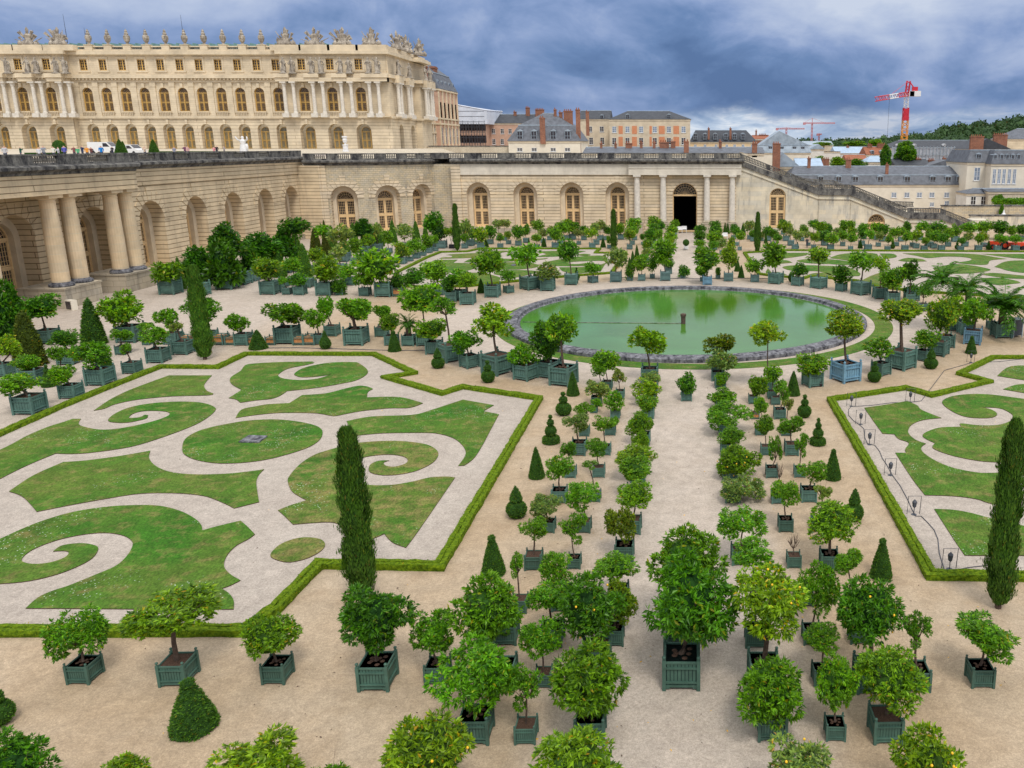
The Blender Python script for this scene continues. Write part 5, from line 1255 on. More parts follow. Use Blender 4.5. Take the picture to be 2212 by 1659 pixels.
def trunk_mesh(base, top, rx, rz, r, style, rn):
    mb = MB(); b, t = Vector(base), Vector(top); bot = Vector((t.x, t.y, t.z-rz*.55))
    if bot.z < b.z+.1: bot.z = b.z+.1
    mid = b.lerp(bot, .5)+Vector((rn.uniform(-.04, .04), rn.uniform(-.04, .04), 0))
    mb.tube([b, mid, bot], [r*1.15, r*.95, r*.85], 6)
    nl = 8 if style in ('airy', 'bare') else 6
    for i in range(nl):
        a = 6.28*i/nl+rn.random(); e = t+Vector((rx*.62*math.cos(a), rx*.62*math.sin(a), rz*rn.uniform(-.1, .6)))
        m_ = bot.lerp(e, .45)+Vector((0, 0, -rz*.05))+Vector((rn.uniform(-.06, .06)*rx, rn.uniform(-.06, .06)*rx, 0))
        mb.tube([bot, m_, e], [r*.62, r*.42, r*.15], 5)
        if style in ('bare', 'airy'):
            for _ in range(3 if style == 'bare' else 1):
                f_ = e+Vector((rn.uniform(-.35, .35)*rx, rn.uniform(-.35, .35)*rx, rn.uniform(0, .45)*rz)); mb.tube([m_, m_.lerp(f_, .6), f_], [r*.3, r*.2, r*.07], 4)
    return mb.mesh('trunk', M['bark'])
placed = []
def potted(spec, label, group, fruit=0):
    f_ = spec.split(','); cx, cy, cw, ch, px, pb, pw = map(float, f_[:7]); kind = f_[7]; ex = f_[8] if len(f_) > 8 else ''
    style, tint, _, _ = KIND[kind]; rn = random.Random(int(cx*7+cy*13+pb))
    rot = 0
    if 'R' in ex: rot = R(45)
    front = G(px, pb); s = pw/PPM(front.y)
    if rot: s *= .80
    Y = front.y+s*(.5 if not rot else .62); X = front.x*Y/front.y if abs(front.x) > 0 else 0
    X = front.x
    if 'P' in ex: rot = math.atan2(82.5-Y, 0.15-X)+R(90)
    rot += rn.uniform(-.03, .03)
    lod = 0 if Y < 48 else (1 if Y < 95 else 2)
    root = empty('potted_tree' if kind not in 'e' else 'planter_box', (X, Y, 0), rot, label, 'potted tree' if kind != 'e' else 'planter', group)
    hs = s
    if 'h' in ex: hs = s*1.12
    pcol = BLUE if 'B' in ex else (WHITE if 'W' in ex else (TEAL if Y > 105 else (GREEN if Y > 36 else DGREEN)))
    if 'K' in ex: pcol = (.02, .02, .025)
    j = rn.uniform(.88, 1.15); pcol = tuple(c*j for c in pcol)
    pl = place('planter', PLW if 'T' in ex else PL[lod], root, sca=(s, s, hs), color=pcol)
    if lod == 0:
        for a in (-1, 1):
            for b in (-1, 1): place('finial', FIN, pl, loc=(a*.5, b*.5, .98), color=pcol)
    if kind == 'e': return root
    place('soil', SOIL, root, loc=(0, 0, hs*.88), sca=(s, s, s))
    c = AT(cx, cy, Y); ppm = PPM(Y, c.z); phi = math.atan2(H-c.z, Y)
    rx = cw/2/ppm*(1.0 if style == 'mound' else 1.04); rz = math.sqrt(max(.12*(ch/2/ppm)**2, (ch/2/ppm)**2-(rx*math.sin(phi))**2))/math.cos(phi); rz = max(rz, .45*rx)
    cr_, sr_ = math.cos(-rot), math.sin(-rot); lx, ly = (c.x-X)*cr_, (c.x-X)*sr_
    zc = max(c.z, hs+.35*rz)
    zc = c.z if c.z > hs*.8 else hs*.8
    if style == 'palm':
        mb = MB(); mb.lathe([(s*.20, hs*.85), (s*.26, hs*1.1), (s*.22, zc-rz*.4), (s*.28, zc-rz*.2)], n=9); mb.build('trunk', M['bark'], root)
        place('fronds', palm_mesh(int(cx) % 3), root, loc=(lx, ly, zc), sca=(rx, rx, rz*1.15), color=(.55, .75, 1.0), rz=rn.random()*6); return root
    tr = max(.022, min(.10, s*.055)) if 'F' not in ex else s*.09
    place('trunk', trunk_mesh((0, 0, hs*.86), (lx, ly, zc), rx, rz, tr, style, rn), root)
    if style != 'bare':
        tj = rn.uniform(.85, 1.15); gy = rn.uniform(.92, 1.1)
        ti = (tint[0]*tj*gy, tint[1]*tj, tint[2]*tj)
        cr = place('crown', crown(style, lod, rn.randrange(5 if lod else 4)), root, loc=(lx, ly, zc), sca=(rx*1.04, rx*1.04, rz*1.04), rz=rn.random()*6.28, color=ti)
        cr.rotation_euler[0] = rn.uniform(-.12, .12)
        for i in range(fruit):
            v = Vector((rn.gauss(0, 1), rn.gauss(0, 1)-.6, rn.gauss(.3, .8))).normalized()*.80
            o = place('fruit', FRUIT, cr, loc=tuple(v)); o.scale = (.9/rx, .9/rx, .9/rz)
    return root
# clipped yews ----------------------------------------------------------------
def topiary(name, prof, seed, dens=900, L_=.045):
    rn = random.Random(seed); mb = MB(); n = 18; b = 0
    P2 = []
    for i in range(len(prof)-1):
        (r0, z0), (r1, z1) = prof[i], prof[i+1]; k = max(1, int(math.hypot(r1-r0, z1-z0)/.06))
        for j in range(k): P2.append((r0+(r1-r0)*j/k, z0+(z1-z0)*j/k))
    P2.append(prof[-1])
    mb.lathe(P2, n=n)
    for i in range(len(mb.v)): v = mb.v[i]; f_ = rn.uniform(.96, 1.03); mb.v[i] = (v[0]*f_, v[1]*f_, v[2]+rn.uniform(-.006, .006))
    ar = [(P2[i][0]+P2[i+1][0]+.01)*math.hypot(P2[i+1][0]-P2[i][0], P2[i+1][1]-P2[i][1]) for i in range(len(P2)-1)]; tot = sum(ar)
    for _ in range(dens):
        t = rn.random()*tot; k = 0
        while t > ar[k]: t -= ar[k]; k += 1
        q = rn.random(); r = P2[k][0]+(P2[k+1][0]-P2[k][0])*q; z = P2[k][1]+(P2[k+1][1]-P2[k][1])*q; a = rn.random()*6.283
        dz = -(P2[k+1][0]-P2[k][0]); dr = (P2[k+1][1]-P2[k][1]); l_ = math.hypot(dr, dz) or 1
        nv = Vector((math.cos(a)*dr/l_, math.sin(a)*dr/l_, dz/l_))
        leaf(mb, Vector((r*math.cos(a), r*math.sin(a), z))-nv*L_*.2, nv*.8+Vector((rn.gauss(0, .5), rn.gauss(0, .5), rn.gauss(.3, .5))), L_*rn.uniform(.6, 1.3), rn, 1, .5)
    return mb.mesh(name, [M['yew_core'], M['yew']])
def ball(r, z, n=7, a0=-1.3, a1=1.3): return [(r*math.cos(a0+(a1-a0)*i/n), z+r*math.sin(a0+(a1-a0)*i/n)) for i in range(n+1)]
# unit height 1 profiles; radius relative to height
TP = {'cone': ([(.26, 0), (.31, .03), (.24, .3), (.13, .7), (.03, .98), (.005, 1)], 3000), 'knob': ([(.25, 0), (.30, .03), (.24, .3), (.145, .65), (.075, .86)]+ball(.085, .92, 5, -.8, 1.4), 3000),
 'ballcone': (ball(.27, .26, 8, -1.3, 1.15)+[(.15, .55), (.17, .58), (.10, .8), (.01, 1)], 2600), 'tiers': (ball(.26, .26, 8, -1.3, 1.2)+ball(.14, .63, 5, -1.1, 1.1)+ball(.075, .89, 4, -1.1, 1.4), 2600),
 'tiers4': ([(.24, 0), (.29, .03), (.28, .2), (.20, .24)]+ball(.19, .42, 6, -1, 1.1)+ball(.11, .72, 5, -1.1, 1.1)+ball(.06, .93, 4, -1.1, 1.4), 2600), 'pear': ([(.1, 0), (.24, .1), (.31, .26), (.27, .42), (.13, .65), (.07, .85), (.05, .95), (.01, 1)], 2400),
 'ball': ([(.1, 0), (.3, .1), (.46, .35), (.48, .55), (.38, .82), (.18, .97), (.02, 1)], 2400), 'pyr': ([(.19, 0), (.21, .02), (.17, .35), (.10, .72), (.03, .97), (.005, 1)], 2400), 'slim': ([(.05, 0), (.10, .06), (.115, .2), (.11, .5), (.09, .8), (.05, .95), (.01, 1)], 2600)}
TPM = {k: topiary('clipped_yew', v[0], i, v[1]) for i, (k, v) in enumerate(TP.items())}
TW = {k: 2*max(p[0] for p in v[0]) for k, v in TP.items()}
TNAME = {'cone': 'cone', 'knob': 'cone with a knob on top', 'ballcone': 'ball topped by a cone', 'tiers': 'stack of three balls', 'tiers4': 'drum and balls tiered', 'pear': 'pear shape', 'ball': 'ball', 'pyr': 'tall pyramid', 'slim': 'slim column'}
def yew(kind, cx, top, base, w, label, group, z0=0, tint=(1, 1, 1), pot=None):
    b = G(cx, base, z0); r = w/2/PPM(b.y, z0); Y = b.y+r*.85; X = b.x*Y/b.y
    tp = AT(cx, top, Y); h = max(.3, tp.z-z0)
    if kind == 'knob' or kind == 'cone' or kind == 'pyr' or kind == 'slim': pass
    o = place('clipped_yew', TPM[kind], loc=(X, Y, z0), sca=(2*r/TW[kind], 2*r/TW[kind], h), rz=(cx*3.7) % 6.28, color=tint)
    tag(o, label, 'topiary', group)
    return o
# ================================================================ trees of the garden, read off the photograph
TREES = {
 # key: (sort axis, reverse, phrase, rows)   cx,cy,cw,ch,px,pb,pw,kind,flags
 'front': ('x', 0, 'from left along the front sand', """167,1367,116,120,170,1479,46,l
370,1321,182,128,373,1484,54,vF
580,1372,112,102,591,1479,46,o
808,1333,148,146,807,1494,62,d
927,1363,104,114,941,1480,44,l
2128,1370,146,108,2123,1487,46,l"""),
 'bottom': ('x', 0, 'from left at the bottom edge', """25,1652,140,150,30,1800,60,d
262,1700,140,130,262,1810,55,v
545,1655,200,170,548,1800,62,v
717,1700,105,125,717,1810,40,a
927,1625,188,190,930,1810,70,y
1247,1662,186,180,1250,1810,62,y
1715,1655,152,155,1705,1800,60,g
2010,1662,158,175,2010,1810,62,y"""),
 'left inner': ('y', 1, 'from front, column just left of path', """1270,1468,168,178,1273,1612,60,o
1272,1315,150,148,1285,1458,58,d
1340,1300,75,95,1325,1397,40,y
1331,1222,90,64,1335,1312,40,o
1338,1130,64,98,1348,1215,38,r
1372,1068,76,62,1366,1155,34,o
1370,1013,78,54,1370,1087,32,o
1374,982,82,50,1378,1043,30,y
1386,950,40,40,1384,1000,28,o
1381,916,57,56,1390,962,26,o
1396,871,48,38,1400,905,24,o
1392,840,66,48,1403,875,24,v
1407,816,42,28,1408,846,24,g
1396,733,82,72,1403,828,33,v"""),
 'left middle': ('y', 1, 'from front, second column left of path', """1136,1480,96,112,1134,1609,42,a
1167,1374,86,90,1172,1487,34,l
1185,1287,92,84,1190,1399,45,l
1205,1225,80,82,1212,1322,38,l
1234,1140,68,76,1240,1230,26,a
1262,1068,76,68,1261,1152,27,l
1273,1004,40,24,1285,1085,22,a
1289,965,52,46,1293,1032,24,l
1303,914,60,46,1307,984,22,a
1328,912,30,30,1318,941,21,a
1328,868,44,48,1329,904,19,l
1337,815,34,46,1339,861,18,q
1307,780,60,54,1312,842,19,o"""),
 'left outer': ('y', 1, 'from front, outermost column left of path', """1014,1455,172,170,1022,1610,62,l
1049,1316,137,156,1078,1498,58,o
1085,1345,60,70,1090,1395,46,l
1117,1222,40,64,1120,1326,32,a
1153,1138,58,52,1151,1233,34,l
1180,1093,68,62,1184,1152,26,g
1208,1009,68,62,1207,1088,30,l
1228,970,36,38,1232,1033,22,l
1245,910,54,46,1249,985,30,g
1262,885,42,36,1262,943,20,l
1287,870,36,30,1283,893,14,a
1287,838,56,46,1288,876,20,g
1294,802,32,28,1300,850,18,l"""),
 'centre': ('y', 1, 'from front amid the path', """1494,1302,186,214,1472,1491,74,dF
1480,1212,148,152,1474,1390,64,o
1482,829,46,46,1483,867,21,d
1477,588,26,27,1475,601,10,d"""),
 'right inner': ('y', 1, 'from front, column just right of path', """1668,1495,154,168,1668,1602,58,o
1665,1292,176,164,1652,1495,62,vF
1626,1192,98,66,1633,1400,42,l
1604,1128,104,84,1600,1222,36,l
1605,1054,94,70,1583,1087,30,gF
1590,995,96,78,1577,1037,30,y
1580,941,60,42,1572,985,28,o
1573,899,94,68,1567,941,26,l
1561,857,58,38,1560,882,24,o
1562,817,42,32,1556,839,22,l
1557,783,66,56,1549,824,22,g
1548,740,72,50,1552,812,24,r"""),
 'right middle': ('y', 1, 'from front, second column right of path', """1803,1472,92,118,1806,1602,39,o
1782,1376,90,68,1778,1484,38,l
1765,1265,92,122,1755,1394,36,l
1735,1275,40,60,1738,1310,34,l
1714,1170,38,56,1716,1228,28,b
1696,1062,64,68,1698,1150,29,l
1684,1018,24,50,1680,1089,24,b
1676,972,34,74,1668,1033,24,a
1652,918,38,46,1655,984,21,o
1645,877,32,36,1641,941,17,o
1640,868,20,24,1632,906,16,oT
1637,834,40,52,1627,873,18,o"""),
 'right outer': ('y', 1, 'from front, outermost column right of path', """1926,1461,148,134,1918,1608,59,o
1883,1318,144,154,1884,1500,60,dF
1832,1212,70,62,1856,1392,36,l
1796,1126,112,94,1794,1234,37,oF
1777,1065,42,46,1770,1150,28,q
1756,1015,62,50,1748,1086,30,l
1730,960,40,58,1728,1032,22,a
1708,918,64,46,1711,985,27,l
1702,875,28,36,1699,942,20,q
1695,850,34,40,1685,906,23,a
1688,836,42,46,1676,875,18,a
1670,808,38,42,1668,862,18,o
1981,1360,68,86,1983,1496,50,a"""),
 'pool front': ('x', 0, 'from left, near side of pool', """608,677,94,66,614,744,38,l
683,686,50,48,686,745,23,l
705,663,42,58,714,727,24,l
761,668,88,70,764,747,38,lF
823,674,44,42,822,728,22,l
843,697,40,44,843,747,23,o
880,693,46,46,881,748,24,p
911,645,86,72,915,748,28,o
933,711,66,50,935,766,29,o
962,665,64,58,969,783,40,aP
1008,737,68,56,1010,797,37,lR
1064,693,96,82,1070,811,46,vP
1132,770,66,66,1133,823,36,lP
1177,735,72,80,1183,818,38,dP
1211,708,66,74,1215,835,44,oP
1659,720,78,64,1660,846,26,v
1753,786,68,50,1757,837,32,oP
1825,703,80,68,1830,827,44,yBP
1900,753,66,46,1906,812,29,lP
1947,672,90,56,1951,800,44,yPF
2004,731,62,38,1998,781,25,oP
2034,682,62,76,2032,770,34,yP
2053,672,58,76,2047,752,28,y
2110,672,72,68,2106,745,33,lBP
2145,650,30,40,2145,712,18,k
2171,642,152,112,2168,731,33,p
2092,612,100,66,2090,724,28,p
2035,592,112,74,2062,715,28,p"""),
 'pool back': ('x', 0, 'from left, far side of pool', """812,574,90,78,827,642,31,o
858,607,34,36,859,641,21,kT
892,600,48,38,897,652,22,d
940,587,58,50,947,638,22,o
970,613,28,42,974,652,22,k
994,604,62,46,990,650,24,l
1008,606,40,36,1008,659,27,o
1056,565,64,64,1062,643,27,o
1098,597,38,30,1097,634,20,lR
1137,549,68,58,1142,627,29,lP
1184,588,56,42,1182,629,26,g
1229,540,42,52,1233,616,24,d
1280,577,36,30,1280,612,19,lR
1330,555,47,56,1330,610,22,g
1360,586,20,36,1361,607,11,d
1385,570,34,31,1386,607,14,o
1410,569,24,34,1409,602,10,d
1433,542,56,53,1437,607,20,o
1443,568,24,22,1444,592,14,d
1528,562,58,50,1528,616,18,oB
1517,585,26,24,1517,608,9,d
1551,586,13,18,1551,603,9,d
1575,553,36,48,1574,608,18,y
1630,573,38,32,1631,610,16,o
1672,548,58,52,1677,614,24,oP
1725,584,36,28,1724,618,19,dP
1769,551,46,36,1770,624,25,yP
1817,592,40,40,1819,630,22,dR
1865,562,56,52,1862,638,29,lP
1903,572,36,40,1903,646,25,v
1931,601,57,54,1930,656,25,o
1968,586,42,48,1966,652,18,k
1970,627,33,32,1972,650,26,d
1996,630,36,52,1995,673,18,a"""),
 'left court': ('x', 0, 'from left by the gallery columns', """12,680,84,140,14,768,40,n
86,663,82,60,93,744,32,d
137,731,58,42,141,789,32,d
16,752,50,58,-4,815,30,v
55,782,52,32,62,832,34,o
130,762,44,36,124,822,24,l
45,828,90,56,51,897,42,l
137,808,60,48,145,862,31,l
197,768,78,66,206,834,38,l
262,668,84,76,272,741,38,o
258,722,46,32,260,767,20,l
274,754,32,38,279,808,26,a
314,706,30,22,315,746,14,l
328,723,58,46,334,785,32,l
361,689,48,48,368,745,27,l
383,707,40,30,389,767,31,q
430,667,74,60,446,741,26,l
516,694,56,46,521,747,27,l
357,588,60,50,361,637,31,o
425,568,62,66,443,617,17,n
480,566,72,92,484,626,32,m
487,515,66,66,515,616,30,n
536,562,46,62,540,608,24,d
562,530,82,52,560,600,22,n
636,490,62,42,638,588,16,k
613,524,48,58,617,590,22,n"""),
 'left mid': ('x', 0, 'from left behind sandy cross path', """576,579,56,48,578,637,30,y
613,606,22,20,618,637,15,l
632,571,40,30,634,617,18,o
642,603,36,30,645,638,20,d
680,551,36,34,682,592,20,y
697,583,62,54,698,639,29,y
673,604,16,14,673,618,13,o
728,592,36,34,728,622,16,l
731,546,36,34,733,590,20,g
733,621,34,34,733,638,14,d
749,586,36,30,754,617,19,o
767,530,34,32,768,574,18,o
785,603,42,38,786,640,19,l
799,519,26,24,800,556,14,o
837,511,26,28,838,548,12,o
866,543,30,30,867,571,15,y
882,545,20,20,885,565,10,o
895,530,34,30,898,559,13,o
913,538,15,15,914,553,9,l
922,521,28,30,925,547,12,o
695,500,38,32,697,556,18,l
737,505,50,48,740,566,20,g
785,492,38,36,788,548,16,n
812,496,36,36,814,543,16,g
872,498,38,36,874,538,14,g
860,530,28,18,861,560,12,v
933,482,46,44,935,535,16,d
947,502,34,38,953,537,17,k
940,516,15,18,940,543,9,o
970,500,20,22,975,537,9,vK"""),
 'far left': ('x', 0, 'from left in far rows, left', """1002,514,19,18,1003,537,11,o
1007,492,34,46,1014,532,15,g
1023,505,22,26,1026,528,9,d
1038,508,28,38,1038,537,13,y
1059,500,24,28,1058,528,11,d
1076,483,24,20,1077,519,9,g
1090,483,24,20,1090,520,8,g
1080,513,16,17,1080,536,10,o
1097,507,16,17,1098,528,9,y
1119,502,26,32,1119,531,11,d
1135,497,19,24,1136,525,11,d
1158,513,21,18,1160,537,9,o
1162,487,27,26,1163,520,10,o
1172,503,19,22,1173,525,9,g
1187,497,20,20,1187,519,9,g
1199,504,28,32,1199,537,13,o
1213,490,27,28,1210,528,11,o
1231,489,32,28,1223,519,11,o
1242,492,26,26,1236,518,13,d
1250,502,22,20,1250,529,8,g
1262,497,20,20,1261,519,10,d
1278,504,28,26,1279,537,12,v
1285,493,24,24,1288,529,11,g
1296,487,30,26,1296,519,11,g
1312,497,17,20,1308,519,9,d
1315,517,11,16,1316,537,8,o
1337,494,24,26,1341,518,12,o
1360,505,24,27,1360,539,11,y
1366,500,22,24,1366,529,9,o
1368,484,32,30,1371,519,9,o
1388,511,14,13,1388,529,6,d"""),
 'far alley': ('x', 0, 'from left in far rows beside path', """1412,480,30,24,1412,517,12,o
1413,494,26,24,1412,527,11,d
1405,507,28,28,1405,538,11,d
1398,527,24,24,1398,552,11,o
1397,546,22,22,1396,566,10,g
1390,556,20,16,1390,578,9,l
1428,488,16,18,1428,525,8,d
1424,506,18,22,1424,543,9,o
1457,484,20,20,1457,512,9,o
1451,497,26,24,1451,525,10,o
1449,512,28,24,1449,540,10,o
1445,530,26,26,1445,556,10,y
1511,495,24,20,1511,523,9,d
1511,508,27,22,1511,536,9,d
1512,526,25,18,1512,549,9,o
1514,541,22,18,1514,566,9,o
1546,486,25,20,1546,516,10,d
1545,497,26,22,1545,526,10,d
1543,512,34,28,1543,540,11,o
1541,530,22,22,1541,556,10,l
1559,525,26,26,1560,551,10,g
1579,530,18,34,1580,566,9,y"""),
 'far right': ('x', 0, 'from left in back rows, right', """1586,495,21,19,1585,517,9,d
1592,501,18,18,1592,531,8,d
1598,510,24,18,1598,541,8,o
1620,489,23,28,1620,518,10,g
1627,505,16,20,1627,522,10,d
1645,507,18,20,1645,521,9,g
1659,499,24,22,1659,521,12,d
1671,505,22,22,1670,531,9,d
1681,513,19,16,1681,536,8,d
1691,480,18,11,1692,507,8,d
1698,491,30,28,1699,521,12,y
1707,499,18,22,1709,531,12,g
1722,507,26,28,1718,540,12,g
1736,496,20,20,1733,521,8,o
1745,508,17,18,1747,531,7,g
1759,484,24,20,1757,515,10,d
1761,511,20,26,1758,538,9,v
1772,490,28,26,1770,521,10,o
1780,508,28,22,1782,531,12,d
1792,494,18,20,1792,519,9,d
1796,514,28,26,1795,540,12,o
1807,499,20,20,1810,521,8,g
1822,508,24,22,1821,532,9,o
1823,487,22,24,1823,516,9,o
1838,487,22,22,1838,516,9,o
1840,513,22,22,1838,541,9,o
1842,498,22,16,1842,523,9,y
1863,500,24,28,1862,531,11,d
1866,490,20,18,1867,517,9,o
1879,506,23,26,1876,541,13,l
1893,491,24,22,1893,518,9,o
1909,497,26,28,1908,522,11,d
1900,509,18,22,1898,533,9,g
1920,516,18,18,1918,542,10,o
1933,502,24,22,1937,532,9,o
1947,500,22,22,1947,522,10,o
1958,511,22,22,1956,542,12,o
1962,490,20,22,1960,517,10,d
1981,507,27,26,1980,537,11,v
1972,509,18,20,1972,533,9,y
1990,489,34,26,1988,519,11,l
1999,519,19,14,1997,542,11,o
2022,493,42,30,2022,519,13,d
2020,510,26,26,2018,537,11,o
2008,506,20,24,2010,533,11,o
2038,514,24,22,2035,542,12,d
2048,504,24,24,2049,533,10,o
2064,498,24,28,2065,523,13,o
2078,519,16,15,2076,543,11,d
2090,510,22,24,2086,533,11,g
2092,491,34,24,2092,518,11,o
2116,515,19,22,2115,542,12,o
2127,510,20,24,2127,534,10,v
2124,490,38,26,2125,517,12,o
2163,514,30,24,2156,543,12,l
2161,490,38,28,2160,518,11,d
2186,498,22,24,2186,520,9,o
2197,515,28,22,2195,543,13,l
2207,496,26,24,2207,519,10,d"""),
}
FRUITY = {'1665,': 14, '1590,9': 12, '1883,': 6, '2010,': 8, '1247,': 5, '1715,': 3, '1272,': 6, '1796,': 3, '2034,': 12, '2053,': 10, '1947,': 10, '1825,': 12, '927,1625': 3, '197,': 3}
POTW = {'B': 'blue', 'W': 'white', 'T': 'bare wood', 'K': 'black'}
for key, (ax, rev, phrase, rows) in TREES.items():
    L_ = [r.strip() for r in rows.strip().split('\n')]
    L_.sort(key=lambda r: float(r.split(',')[4 if ax == 'x' else 5]), reverse=bool(rev))
    for i, r in enumerate(L_):
        f_ = r.split(','); kd = f_[7][0]; ex = f_[7][1:]; f_[7] = kd; sp = ','.join(f_[:8])+','+ex
        pot = next((POTW[c] for c in ex if c in POTW), 'green'); st_, ti, adj, noun = KIND[kd]
        lab = f'{adj} {noun} in {pot} box, {ORD[i] if i < 50 else "fifty-"+ORD[i-50]} {phrase}'
        fr_ = next((n for k, n in FRUITY.items() if r.startswith(k)), 0)
        potted(sp, lab, 'potted trees, '+key, fr_)
# empty slatted wood boxes in a row
for i, (x, w) in enumerate(((398, 22), (470, 24), (497, 20), (545, 18), (584, 19), (644, 20), (668, 23))):
    potted(f'{x},700,10,10,{x},746,{w},e,T', f'{ORD[i]} open box of raw orange wood from the left in the sandy row', 'raw wood boxes')
# white tub with a clipped ball on the path
t_ = potted('1482,523,2,2,1482,539,9,e,W', 'small white tub standing alone on the far central path', None); t_.name = 'white_tub'
yew('ball', 1482, 517, 532, 14, 'clipped green ball in the white tub on the far central path', None, z0=.75)
# clipped yews: kind, cx, top, base, width, phrase
YW = """knob,425,1469,1600,97,big clipped yew cone with a knob, in front of the open branched citrus box
tiers,4,1474,1580,60,clipped yew of three stacked balls at the lower left edge
cone,559,713,757,38,broad clipped yew cone behind the left hedge beside the raw wood boxes
pear,704,714,756,24,pear shaped clipped yew behind the left hedge
knob,853,715,761,27,clipped yew cone with a knob behind the left hedge, beside the small palm
ballcone,947,752,798,27,clipped ball and cone yew at the corner notch of the left hedge
tiers,1055,777,829,28,three ball clipped yew before the yellow green tree by the pool
cone,1238,803,857,28,clipped yew cone nearest the pool on the left of the path
tiers,1218,845,901,33,three ball clipped yew next below the cone, left of the path
tiers4,1191,896,962,37,tiered drum and ball yew left of the path
cone,1160,966,1037,35,clipped yew cone below the tiered drum, left of the path
ballcone,1117,1050,1125,43,clipped ball and cone yew, left of the path
knob,1067,1157,1250,51,clipped yew cone with a knob, frontmost left of the path
cone,1713,802,857,30,clipped yew cone nearest the pool on the right of the path
tiers,1737,851,905,29,three ball clipped yew next below the cone, right of the path
tiers4,1766,903,965,34,tiered drum and ball yew, right of the path
knob,1798,971,1040,36,clipped yew cone with a knob halfway along, right of the path
ballcone,1844,1055,1131,39,clipped ball and cone yew, right of the path
knob,1902,1164,1256,47,clipped yew cone with a knob, frontmost right of the path
tiers,1888,779,828,28,three ball clipped yew beside the boxes at the right of the pool
ballcone,2010,752,799,29,clipped ball and cone yew by the notch of the right hedge
knob,2097,726,766,24,small clipped yew cone with a knob before the blue box on the right
pyr,205,645,748,46,tall slim clipped yew pyramid on the left sand
cone,226,745,798,34,dark yew cone below the tall slim pyramid on the left sand
pyr,69,672,795,60,tall brownish clipped yew pyramid at the left edge
tiers4,107,788,838,27,small tiered yew behind the front left boxes
cone,1040,602,634,18,small yew cone at the far left corner of the pool walk
tiers,1156,585,611,13,tiny tiered yew left behind the pool
tiers,1246,577,606,13,tiny tiered yew behind the middle of the pool
cone,1601,573,601,14,small yew cone right of the path behind the pool
cone,1593,560,587,14,second small yew cone going back right of the path
cone,1586,547,575,13,third small yew cone going back right of the path
cone,1580,533,560,12,fourth small yew cone going back right of the path
cone,1367,542,574,13,small yew cone going back left of the path
cone,1376,529,560,12,farther small yew cone left of the path
cone,1360,556,588,13,nearer small yew cone left of the path
ball,1709,590,610,14,small clipped ball beside the dark round tree at the pool's far right
cone,1050,515,534,12,small yew cone in the far left rows, leftmost
cone,1175,513,534,12,small yew cone in the far left rows, second
cone,1303,513,535,12,small yew cone in the far left rows, third
cone,1566,481,505,9,dark yew cone against the wall by the portico, leftmost
cone,1572,481,505,9,dark yew cone against the wall by the portico, second
cone,1605,481,508,12,dark yew cone against the wall left of the right cypress
cone,1654,498,526,8,narrow yew cone just right of the far right cypress
cone,1858,517,537,11,small yew cone in the back rows under the stairs
ballcone,1928,517,538,10,small ball and cone yew in the back rows
tiers,2067,519,539,10,small tiered ball yew in the back rows on the right
tiers,2135,520,540,11,small tiered yew left of the red tractor
cone,2206,521,539,10,yew cone at the right end by the red trailer
cone,1999,526,541,11,dark yew cone behind a green box in the back rows
tiers,1722,522,538,8,tiny tiered yew beside a grey green tree in the back rows
cone,1143,514,534,7,narrow dark yew in the far left rows"""
for l in YW.split('\n'):
    k, a, b, c, d, lab = l.split(',', 5); a, b, c, d = map(float, (a, b, c, d))
    yew(k, a, b, c, d, lab.strip(), 'clipped yews', tint=(1.35, .8, .7) if 'brown' in lab else (1, 1, 1))
PY_ = """642,498,562,23
683,492,543,19
706,508,562,20
719,488,543,21
745,506,556,22
790,489,544,18
812,490,540,15
823,484,533,13
850,476,525,15
703,475,520,9
765,482,528,16
900,477,520,14
920,485,518,11
605,531,600,24
660,527,600,25
392,555,626,17
425,542,618,36
583,520,600,22"""
for i, l in enumerate(sorted(PY_.split('\n'), key=lambda s: float(s.split(',')[0]))):
    a, b, c, d = map(float, l.split(','))
    yew('pyr', a, b, c, d*1.2, f'{ORD[i]} tall clipped yew pyramid from the left before the gallery arches', 'yew pyramids by the gallery', tint=(1.5, .8, .8) if a in (703, 683, 706) else (1.5, 1.45, 1.2))
    if a in (605, 660, 425): potted(f'{a},{c},2,2,{a},{c+22},{d*.8},e,', f'green box holding the yew pyramid, {["left","middle","right"][(605,660,425).index(a)]} of three such boxes', 'boxes of yew pyramids')
